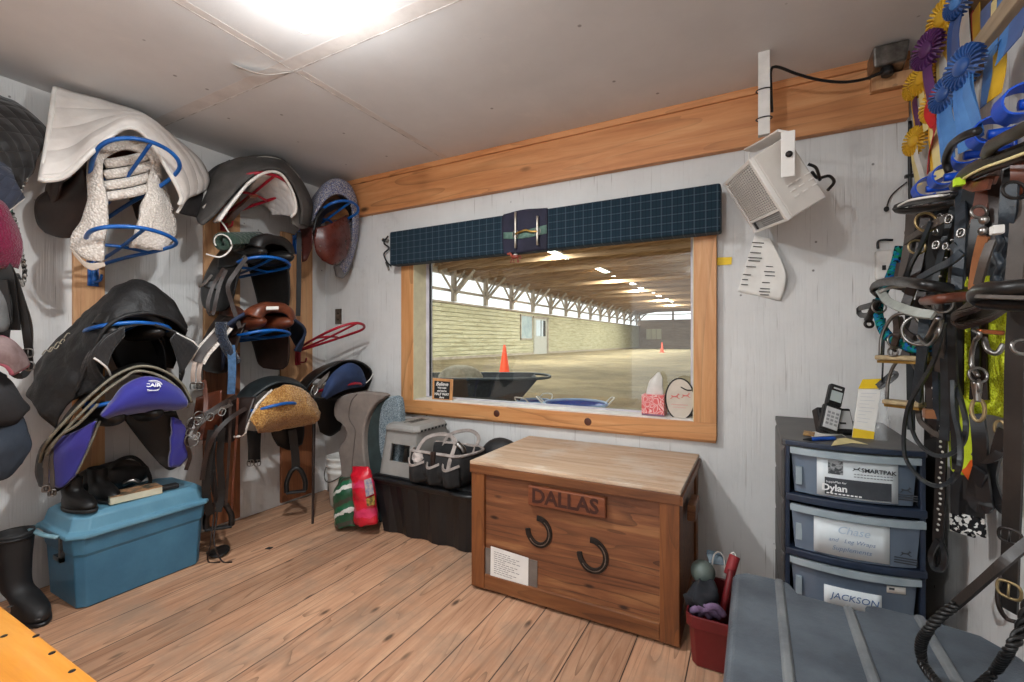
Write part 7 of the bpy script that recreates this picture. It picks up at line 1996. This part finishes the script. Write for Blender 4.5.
m.build('keys', pm('key_grey', S(150, 150, 152), S(130, 130, 132)), hs)
m = MB(); fbox(m, hb, -.016, .016, .098, .132, .0108, .0122); lab(m.build('screen', flat('lcd', S(176, 186, 184), .2), hs), 'pale display')
m = MB(); fbox(m, hb, -.012, .012, .139, .144, .0108, .0118); m.build('earpiece', sil, hs)
# packet
t = thing('hang_packet', 'yellow and white cardboard packet in a clear bag standing on the drawer tower', 'packet', WZ(862, 441, TZ))
q = [WY(852, 437.5, -.46), WY(873, 442, -.46), WY(881, 388, -.43), WY(859, 388, -.43)]
m = MB(); m.prism(q, (0, .006, 0)); m.build('card', M['paper'], t)
def on(u, v, off=-.0012): p = q[0].lerp(q[1], u).lerp(q[3].lerp(q[2], u), v); return p + Vector((0, off, 0))
yl = pm('card_yellow', S(236, 200, 40), S(224, 184, 24), 10, .6, bump=0)
m = MB(); m.prism([on(0, 0), on(1, 0), on(1, .19), on(0, .19)], (0, -.001, 0)); lab(m.build('yellow_band', yl, t), 'yellow bottom band')
m = MB(); m.prism([on(-.03, .99, -.004), on(1.03, .99, -.004), on(1.05, 1.16, .03), on(.2, 1.16, .03)], (0, .004, 0)); lab(m.build('top_flap', yl, t), 'folded yellow top flap')
m = MB()
for k in range(9):
    e = [.8, .6, .75, .5, .8, .7, .4, .65, .55][k]
    m.prism([on(.12, .9 - k * .07), on(.12 + e * .9, .9 - k * .07), on(.12 + e * .9, .893 - k * .07), on(.12, .893 - k * .07)], (0, -.0005, 0))
m.build('printed_lines', flat('faint_print', S(186, 188, 194), .8), t)
m = MB(); m.skin([[q[1] + Vector((.0, -.012, 0)), q[1] + Vector((.035, -.02, .0)), q[1] + Vector((.05, .03, 0))], [q[1].lerp(q[2], .5) + Vector((.0, -.008, 0)), q[1].lerp(q[2], .5) + Vector((.03, -.01, 0)), q[1].lerp(q[2], .5) + Vector((.035, .04, 0))], [q[2] + Vector((0, -.002, 0)), q[2] + Vector((.012, .0, .0)), q[2] + Vector((.014, .03, 0))]], 14, 14, wob=.008, wsc=30)
lab(m.build('clear_bag', clear_plastic('clear_film', S(200, 204, 206), .28, .12), t), 'crinkled clear plastic')
m = MB(); m.strap([WY(877, 386, -.43), WY(886, 378, -.44), WY(894, 372, -.45), WY(896, 376, -.45), WY(886, 384, -.44), WY(878, 388, -.43)], .014, .003, (-.4, -.8, .3), 30); m.tube([WY(882, 382, -.44), WY(884, 340, -.45), WY(885, 318, -.45)], .003, 12, k=5)
m.build('hanging_tie', M['black'], t)
# pen, papers
t = thing('ballpoint_pen', 'blue ballpoint pen lying at the front edge of the tower top', 'pen', WZ(818, 439, TZ))
p0, p1 = WZ(803, 439.5, TZ + .007), WZ(835, 438.3, TZ + .007)
m = MB(); m.tube([p0.lerp(p1, .25), p1], .0065, 10, k=10); m.build('barrel', pm('pen_blue', S(30, 90, 190), S(20, 74, 168)), t)
m = MB(); m.tube([p0, p0.lerp(p1, .25)], lambda u: .002 + .0045 * u, 8, k=10); m.build('tip', M['dark'], t)
for nm, lb, pts, mm, z in (('note', 'cream paper note under the phone cradle front', [(831, 446), (852, 443), (868, 444.5), (846, 438), (836, 439)], 'r_pale', .0012), ('receipt', 'white curled paper strip behind the blue pen', [(812, 437), (842, 435), (846, 437), (838, 431), (804, 432)], 'paper', .0022)):
    m = MB(); m.prism([WZ(px, py, TZ + z) for px, py in pts], (0, 0, .0008)); tag(m.build(nm, M[mm]), lb, 'paper')
m = MB(); m.prism([WZ(px, py, TZ + .0034) for px, py in ((803, 435), (814, 436.5), (815, 433), (804, 431))], (0, 0, .003)); tag(m.build('matchbook', pm('print_mix', S(196, 156, 80), S(110, 70, 60), 90, .6, bump=0)), 'small patterned packet at the left of the paper strip', 'packet')

# ------------------------------------------------------------------ heater on its bracket
hk = .93
def hv(*p): return Vector(CAMP) + (Vector(p) - Vector(CAMP)) * hk
hA, hB, hC, hE = hv(2.924, .024, 2.005), hv(3.045, -.42, 1.95), hv(3.186, -.35, 1.698), hv(3.173, -.395, 2.029)
u_, v_, e_ = hA - hB, hC - hB, hE - hB
def hp(u, v, e): return hB + u_ * u + v_ * v + e_ * e
M['heater'] = pm('heater_beige', S(206, 200, 192), S(194, 188, 180), 6, .45, bump=.05)
M['heater_w'] = pm('heater_white', S(226, 222, 216), S(214, 210, 204), 6, .45, bump=.05)
t = thing('fan_heater', 'beige box heater with a slatted grille, tilted on a ceiling bracket right of the window', 'heater', hp(.5, .5, .5))
m = MB(); m.hexa([hp(0, 0, .06), hp(0, 0, 1), hp(1, 0, 1), hp(1, 0, .06), hp(0, 1, .06), hp(0, 1, 1), hp(1, 1, 1), hp(1, 1, .06)]); m.build('casing', M['heater'], t, bevel=.006)
m = MB()
for (a0_, a1_, b0_, b1_) in ((0, .05, 0, 1), (.95, 1, 0, 1), (.05, .95, 0, .05), (.05, .95, .79, .83), (.05, .95, .97, 1)):
    m.hexa([hp(a0_, b0_, -.06), hp(a0_, b0_, .07), hp(a1_, b0_, .07), hp(a1_, b0_, -.06), hp(a0_, b1_, -.06), hp(a0_, b1_, .07), hp(a1_, b1_, .07), hp(a1_, b1_, -.06)])
m.build('front_bezel', M['heater_w'], t, bevel=.002)
m = MB(); m.hexa([hp(.04, .04, .05), hp(.04, .04, .058), hp(.96, .04, .058), hp(.96, .04, .05), hp(.04, .98, .05), hp(.04, .98, .058), hp(.96, .98, .058), hp(.96, .98, .05)]); m.build('dark_recess', M['black'], t)
m = MB()
for i in range(21):
    b0_ = .055 + i * .735 / 21
    m.hexa([hp(.05, b0_, -.04), hp(.05, b0_, 0), hp(.95, b0_, 0), hp(.95, b0_, -.04), hp(.05, b0_ + .012, -.04), hp(.05, b0_ + .012, 0), hp(.95, b0_ + .012, 0), hp(.95, b0_ + .012, -.04)])
for i in range(14):
    a0_ = .08 + i * .84 / 14
    m.hexa([hp(a0_, .05, -.03), hp(a0_, .05, .01), hp(a0_ + .008, .05, .01), hp(a0_ + .008, .05, -.03), hp(a0_, .79, -.03), hp(a0_, .79, .01), hp(a0_ + .008, .79, .01), hp(a0_ + .008, .79, -.03)])
m.build('grille', M['heater_w'], t)
m = MB(); m.hexa([hp(.06, .84, -.02), hp(.06, .84, .03), hp(.94, .84, .03), hp(.94, .84, -.02), hp(.06, .965, -.02), hp(.06, .965, .03), hp(.94, .965, .03), hp(.94, .965, -.02)])
cp_ = m.build('control_panel', pm('panel_grey', S(150, 152, 152), S(132, 134, 134), 40, .4, bump=0), t)
N_ = (-e_).normalized()
for k, vv in enumerate((.875, .93)):
    m = MB(); m.lathe([(.010, 0), (.008, .006), (0, .0065)], hp(.84, vv, -.02), N_, 12, cap=False); m.build('control_knob', M['dark'], cp_)
m = MB()
for vv in (.865, .895, .925, .945): m.hexa([hp(.14, vv, -.024), hp(.14, vv, -.018), hp(.66, vv, -.018), hp(.66, vv, -.024), hp(.14, vv + .008, -.024), hp(.14, vv + .008, -.018), hp(.66, vv + .008, -.018), hp(.66, vv + .008, -.024)])
m.build('panel_print', flat('panel_print', S(92, 94, 94)), cp_)
m = MB()
for i in range(3):
    for j in range(3):
        m.hexa([hp(-.008, .58 + i * .09, .36 + j * .24), hp(-.008, .58 + i * .09, .50 + j * .24), hp(.003, .58 + i * .09, .50 + j * .24), hp(.003, .58 + i * .09, .36 + j * .24), hp(-.008, .60 + i * .09, .36 + j * .24), hp(-.008, .60 + i * .09, .50 + j * .24), hp(.003, .60 + i * .09, .50 + j * .24), hp(.003, .60 + i * .09, .36 + j * .24)])
m.build('side_louvre', M['heater_w'], t, bevel=.001)
t2 = thing('ceiling_bracket', 'white metal post and yoke holding the box heater from the ceiling', 'bracket', WY(766, 58, -.33))
pt, pbm = WY(764, 56, -.33), WY(768, 135, -.33)
pt.z = 2.42; pbm.x = pt.x + .01
m = MB(); m.box((pt.x - .022, -.345, pbm.z), (pt.x + .022, -.315, 2.419)); m.build('post', M['white'], t2, bevel=.002)
y1 = [WY(788, 177, -.585), WY(788, 131, -.60), WY(770, 134, -.42), WY(749, 151, -.10), WY(749, 170, -.085)]
y1[2] = y1[1].lerp(y1[3], .5)
m = MB(); m.strap([y1[0], y1[1]], .045, .006, (0, -1, 0)); m.build('yoke_plate', M['heater_w'], t2, bevel=.004)
m = MB(); m.strap([y1[1] + Vector((-.01, .0, 0)), y1[2], y1[3]], .05, .008, (.3, 0, 1), 12); m.build('yoke_bar', M['heater_w'], t2)
m = MB(); m.strap([y1[3], y1[4]], .04, .006, (-1, 0, .2), 4); m.build('yoke_plate', M['heater_w'], t2)
m = MB(); m.lathe([(.012, 0), (.01, .006), (0, .007)], WY(789, 154, -.60), (0, -1, 0), 14, cap=False); m.build('bolt', M['iron'], t2)
for z in (2.26, 2.14):
    m = MB(); m.tube([(pt.x + math.cos(a) * .03, -.33 + math.sin(a) * .022, z) for a in [i * PI / 6 for i in range(12)]], .0025, 24, True, k=5); m.build('cable_tie', M['black'], t2)
t2 = thing('power_cord', 'black cord drooping from the heater bracket to the metal junction box', 'cord', WY(835, 82, -.15))
m = MB(); m.tube([WY(828, 190, -.40), WY(834, 182, -.36), WY(829, 176, -.33), WY(818, 178, -.36), WY(812, 172, -.4)], .006, 30, k=7); m.build('cord_loop', M['black'], t2)
m = MB(); m.tube([WY(820, 180, -.38), WY(816, 168, -.33), WY(808, 164, -.33)], .006, 20, k=7); m.build('cord_loop', M['black'], t2)
m = MB(); m.tube([WY(772, 112, -.31), WY(771, 90, -.31), WY(771, 70, -.31), WY(778, 67, -.30), WY(797, 74, -.24), WY(820, 80, -.19), WY(845, 82, -.15), WY(868, 78, -.13), WY(886, 70, -.13)], .006, 60, k=7); m.build('cord_run', M['black'], t2)
t = thing('junction_box', 'grey metal electrical box with a black plug at the end of the ceiling beam', 'electrical box', (3.545, -.10, 2.34))
m = MB(); m.hexa([(3.495, -.16, 2.335), (3.60, -.16, 2.335), (3.61, -.05, 2.335), (3.49, -.05, 2.335), (3.49, -.17, 2.415), (3.61, -.17, 2.415), (3.61, -.046, 2.415), (3.49, -.046, 2.415)]); m.build('box_body', M['steel'], t, bevel=.008)
m = MB(); m.tube([(3.545, -.12, 2.34), (3.545, -.128, 2.315), (3.545, -.13, 2.305)], .022, 8, k=12); m.build('plug', M['black'], t)
m = MB(); m.box((3.5, -.085, 2.27), (3.655, -.046, 2.33)); tag(m.build('wood_block', M['rackboard'], bevel=.003), 'short weathered wood block on the right end of the beam', 'wood block')
# notice, tape, wall box, cable
t = thing('typed_notice', 'white typed sheet with a curled right edge on the wall below the heater', 'notice', WY(760, 295, -.01))
q = [WY(737.5, 291.5, -.006), WY(781, 301, -.012), WY(787, 272, -.05), WY(770, 238.5, -.02), WY(754.5, 235.5, -.006)]
rows = [[q[0], q[0].lerp(q[1], .5) + Vector((0, .003, 0)), q[1]], [WY(744, 270, -.006), WY(764, 275, -.006), WY(786, 277, -.05)], [WY(750, 251, -.006), WY(764, 255, -.008), WY(780, 258, -.045)], [q[4], q[4].lerp(q[3], .5), q[3]]]
m = MB(); m.skin(rows, 18, 18); m.build('sheet', M['paper'], t, solid=.001)
m = MB()
for (x0, y0, w2) in ((752, 242, 12), (753, 246, 9), (750, 252, 11), (748, 257, 14), (748, 260, 12), (746, 266, 10), (743, 274, 8), (742, 279, 6), (741, 284, 7), (766, 266, 10), (764, 271, 12), (765, 275, 10), (762, 282, 12), (760, 288, 10), (759, 291, 11), (760, 294, 9)):
    p0 = WY(x0, y0, -.014); p1 = WY(x0 + w2, y0 + w2 * .06, -.016 - (.012 if x0 > 758 and y0 < 280 else 0))
    m.prism([p0, p1, p1 + Vector((0, 0, -.004)), p0 + Vector((0, 0, -.004))], (0, -.0005, 0))
m.build('typed_lines', M['ink'], t)
m = MB(); m.prism([WY(717, 257.5, -.003), WY(732, 257, -.003), WY(731.5, 264.5, -.003), WY(717, 265.5, -.003)], (0, -.001, 0)); tag(m.build('tape_strip', yl), 'short yellow tape strip on the wall at the right of the window', 'tape')
a, b = WY(876, 251, -.03), WY(893, 279, -.03)
t = thing('wall_box', 'small white switch box on the back wall behind the teal halter rope', 'switch', ((a.x + b.x) / 2, -.02, b.z))
m = MB(); m.box((a.x, -.035, b.z), (b.x, 0, a.z)); m.build('box_body', M['white'], t, bevel=.005)
m = MB(); m.box((a.x + .02, -.042, b.z + .04), (a.x + .032, -.034, b.z + .06)); m.build('switch_lever', M['dark'], t)
m = MB(); m.tube([WY(878, 249, -.02), WY(878, 242, -.02), WY(883, 240, -.02), WY(893, 240, -.02)], .005, 20, k=6); m.build('wire', M['black'], t)
m = MB(); m.tube([(3.645, -.012, 2.14), (3.644, -.012, 1.95), (3.646, -.012, 1.7), (3.642, -.012, 1.4)], .007, 30, k=6)
for z in (1.66, 1.9): m.box((3.628, -.02, z), (3.658, 0, z + .012))
tag(m.build('corner_cable', M['black']), 'black cable running down the right back corner of the room', 'cable')
m = MB(); m.tube([WY(907, 182, -.012), WY(896, 191, -.012), WY(890, 198, -.012), WY(887, 206, -.012)], .003, 20, k=5); m.ball(WY(886.5, 209, -.014), (.01, .008, .012))
tag(m.build('loose_wire', M['dark']), 'short loose dark wire with a blob end on the wall left of the corner cable', 'wire')
a, b = WY(335, 309, -.008), WY(341, 324, -.008)
t = thing('latch_plate', 'small metal latch plate on the back wall left of the window', 'latch', ((a.x + b.x) / 2, -.005, b.z))
m = MB(); m.box((a.x, -.008, b.z), (b.x, 0, a.z)); m.build('plate', M['steel'], t, bevel=.002)
for k in (.3, .7):
    m = MB(); m.lathe([(.008, 0), (.006, .002), (0, .002)], ((a.x + b.x) / 2, -.008, b.z + (a.z - b.z) * k), (0, -1, 0), 10, cap=False); m.build('slot', M['dark'], t)

# ------------------------------------------------------------------ valance and window sill things
t = thing('valance', 'padded blue green plaid valance box across the top of the window', 'valance', (1.86, -.07, 1.72))
m = MB(); m.box((.806, -.13, 1.728), (2.915, -.041, 1.962)); m.build('plaid_cover', M['plaid'], t, bevel=.012, seg=3)
a, b = WY(503, 230, -.137), WY(547, 230, -.137)
m = MB(); m.skin([[(a.x, -.128, 1.965), ((a.x + b.x) / 2, -.14, 1.967), (b.x, -.128, 1.965)], [(a.x - .01, -.134, 1.93), ((a.x + b.x) / 2, -.142, 1.93), (b.x + .005, -.136, 1.93)], [(a.x - .004, -.134, 1.80), ((a.x + b.x) / 2, -.144, 1.79), (b.x, -.136, 1.80)], [(a.x + .002, -.128, 1.724), ((a.x + b.x) / 2, -.138, 1.722), (b.x, -.128, 1.724)]], 20, 18, wob=.004)
lab(m.build('navy_wrap', pm('navy_wrap', S(38, 38, 58), S(28, 28, 44), 10, .85, bump=.4), t, solid=.006), 'plain navy wrap at the middle')
m = MB(); m.skin([[(a.x + .004, -.139, 1.853), ((a.x + b.x) / 2 - .02, -.15, 1.845), (b.x, -.141, 1.865)], [(a.x + .004, -.139, 1.815), ((a.x + b.x) / 2 - .02, -.15, 1.80), (b.x, -.141, 1.815)]], 16, 5); lab(m.build('green_band', pm('green_band', S(96, 124, 110), S(70, 98, 90), 40, .8), t, solid=.003), 'muted green band')
t = thing('snaffle_bit', 'full cheek bit with two upright bars fixed on the navy middle of the valance', 'bit', WY(526, 245, -.155))
for px, y0, y1 in ((515.4, 212, 248), (537.3, 216, 245)):
    m = MB(); m.tube([WY(px, y0, -.158), WY(px, y1, -.158)], .0065, 6, k=8); m.build('cheek_bar', pm('pale_metal', S(206, 198, 186), S(176, 166, 152), 20, .35, .7, 0), t)
m = MB(); m.tube([WY(515.4, 234, -.16), WY(521, 231.5, -.163), WY(526, 230.2, -.164), WY(531, 231.5, -.163), WY(537.3, 231.5, -.16)], .007, 30, k=8); m.build('mouthpiece', M['brass'], t)
for px, py in ((515.4, 234), (537.3, 231.5)):
    c = WY(px, py, -.16); m = MB(); m.tube([c + Vector((math.cos(a) * .018, 0, math.sin(a) * .022)) for a in [i * PI / 8 for i in range(16)]], .003, 30, True, k=6); m.build('ring', M['steel'], t)
# hanging horse figure
c = WY(515, 257, -.15)
t = thing('horse_ornament', 'tiny reddish brown horse ornament hanging below the navy middle of the valance', 'ornament', c)
m = MB(); s = .018
m.ball(c + Vector((0, 0, .002)), (.026, .012, .013), 14, 8)
m.tube([c + Vector((-.02, 0, .006)), c + Vector((-.032, 0, .022)), c + Vector((-.038, 0, .026))], .008, 10, k=8); m.ball(c + Vector((-.044, 0, .022)), (.012, .006, .007), 10, 6)
for dx, dl in ((-.018, -.012), (-.012, .006), (.014, .012), (.02, -.004)): m.tube([c + Vector((dx, 0, -.004)), c + Vector((dx + dl * .5, 0, -.018)), c + Vector((dx + dl, 0, -.034))], .0035, 8, k=6)
m.tube([c + Vector((.024, 0, .006)), c + Vector((.036, 0, .0)), c + Vector((.04, 0, -.016))], .004, 8, k=6)
m.build('horse_body', pm('red_bay', S(150, 64, 44), S(116, 46, 32), 20, .5), t)
m = MB(); m.tube([c + Vector((0, 0, .012)), c + Vector((0, .004, .05))], .0012, 3, k=5); m.build('thread', M['dark'], t)
m = MB(); m.obox(c + Vector((.004, 0, .013)), (.018, .016, .006)); lab(m.build('saddle_patch', M['white'], t), 'white saddle patch')
# scroll ornament at the left end
c = WY(386, 250, -.02)
t = thing('scroll_hook', 'small dark scroll hook on the wall at the left end of the valance', 'hook', c)
m = MB(); m.tube([WY(388, 236, -.02), WY(384, 243, -.03), WY(389, 248, -.03), WY(384, 254, -.03), WY(387, 262, -.025), WY(391, 266, -.03)], .006, 40, k=6); m.build('scroll', M['black'], t)
m = MB(); m.tube([WY(383, 240, -.012), WY(388, 241, -.012)], .014, 6, k=8); m.tube([WY(386, 262, -.012), WY(389, 270, -.012)], .008, 6, k=8); m.build('mount', M['steel'], t)

# framed chalk sign
SY = .035
q = [WY(432, 400.5, SY - .02), WY(451.5, 402, SY - .02), WY(452.5, 379.5, SY), WY(432.5, 378, SY)]
t = thing('framed_sign', 'small black chalkboard sign in a wood frame on the left of the window sill', 'sign', (q[0] + q[1]) / 2)
m = MB(); m.prism(q, (0, .012, 0)); m.build('frame', M['pine_z'], t, bevel=.002)
def sg(u, v, o=-.0015): return q[0].lerp(q[1], u).lerp(q[3].lerp(q[2], u), v) + Vector((0, o, 0))
m = MB(); m.prism([sg(.11, .11), sg(.89, .11), sg(.89, .89), sg(.11, .89)], (0, .001, 0)); lab(m.build('board', flat('chalkboard', S(26, 24, 24), .8), t), 'black board')
sR, sU = q[1] - q[0], q[3] - q[0]
ck = flat('chalk', S(232, 228, 222), .9)
for body, v, sz, sh in (('Believe', .76, .036, .25), ('YOU CAN', .59, .016, 0), ('and you\'re', .46, .018, .2), ('HALF WAY', .31, .025, 0), ('there', .17, .018, .2)):
    text('chalk_lettering', body, ck, t, sg(.5, v, -.0022), sz, sR, sU, .0004, shear=sh, bold=.0006)
# tissue box
t = thing('tissue_box', 'red and white patterned tissue box with a tissue standing up, right on the window sill', 'tissue box', (2.52, .06, WZ0 + .008))
a, b = WY(641.5, 418, .0), WY(664, 420, .0)
x0, x1, zb = a.x, b.x, WZ0 + .009
n = NT('tissue_pattern'); co = n.co('Object'); vo = n.n('ShaderNodeTexVoronoi', feature='DISTANCE_TO_EDGE'); vo.inputs['Scale'].default_value = 34; n.l(n.co('Object', (1, 1, 1), (.3, .5, .7)), vo.inputs['Vector'])
tp = n.fin(n.ramp(n.math('ADD', vo.outputs['Distance'], n.math('MULTIPLY', n.noise(co, 40, 3), .25)), [(.16, S(206, 60, 66)), (.24, S(236, 206, 200)), (.34, S(214, 96, 96))]), .6)
ztop = WY(650, 395, .0).z
m = MB(); m.box((x0, .0, zb), (x1, .10, ztop)); m.build('box_body', tp, t, bevel=.002)
m = MB(); m.box((x0 + .0008, -.0008, zb), (x1 - .0008, .1, zb + .010)); lab(m.build('base_band', pm('band_mauve', S(150, 110, 130), S(130, 92, 112)), t), 'mauve bottom band')
xc = (x0 + x1) / 2; zt2 = WY(657, 372, .04).z
m = MB(); m.skin([[(x0 + .015, .05, ztop - .002), (xc, .035, ztop - .002), (x1 - .012, .05, ztop - .002), (xc, .065, ztop - .002)], [(x0 + .02, .05, ztop + .035), (xc, .03, ztop + .04), (x1 - .01, .05, ztop + .035), (xc, .07, ztop + .04)], [(x0 + .035, .05, ztop + .075), (xc + .01, .036, ztop + .08), (x1 - .012, .05, ztop + .08), (xc + .01, .066, ztop + .08)], [(xc + .012, .05, zt2 - .006), (xc + .02, .047, zt2), (xc + .03, .05, zt2 - .002), (xc + .02, .053, zt2)]], 28, 16, closed=True, wob=.006, wsc=28)
lab(m.build('tissue', M['white'], t), 'white tissue')
# oval plaque
OY = .03
c = WY(680, 399, OY); hw_ = (WY(694, 399, OY) - WY(665.5, 399, OY)).length / 2; hh_ = WY(680, 378.5, OY).z - c.z
t = thing('oval_plaque', 'cream oval plaque with pink horses at the right end of the window sill', 'plaque', (c.x, OY, c.z - hh_))
def ov(k, y): return [Vector((c.x + math.cos(a) * hw_ * k, y, c.z + math.sin(a) * hh_ * k)) for a in [2 * PI * i / 40 for i in range(40)]]
m = MB(); m.prism(ov(.97, OY - .006), (0, .012, 0)); m.build('oval_board', pm('oval_cream', S(206, 194, 180), S(188, 176, 162), 8, .6, bump=.05), t)
m = MB(); m.tube(ov(1, OY - .004), .0045, 80, True, k=6); m.build('rim', M['dark'], t)
pinkm = flat('pink_print', S(206, 120, 112), .7)
horse(Vector((c.x - .025, OY - .007, c.z + .01)), .022, pinkm, t); horse(Vector((c.x + .03, OY - .007, c.z + .018)), .020, pinkm, t)
m = MB(); m.box((c.x - .045, OY - .008, c.z - .032), (c.x + .04, OY - .006, c.z - .028)); m.box((c.x - .035, OY - .008, c.z - .046), (c.x + .03, OY - .006, c.z - .043)); m.build('printed_line', flat('pink_faint', S(206, 160, 150)), t)
m = MB(); m.tube([(c.x + .005, OY - .01, c.z + .065), (c.x + .04, OY - .012, c.z + .05), (c.x + .075, OY - .01, c.z + .055)], .003, 16, k=5); m.build('hanging_wire', M['dark'], t)
# flakes and scraps on the floor
p = WZ(265, 549, .001)
m = MB(); m.prism([p, p + Vector((.03, .01, 0)), p + Vector((.024, .035, 0)), p + Vector((-.004, .026, 0))], (0, 0, .002)); tag(m.build('scrap', M['dark']), 'small dark square scrap on the floor boards below the golden fleece saddle', 'scrap')
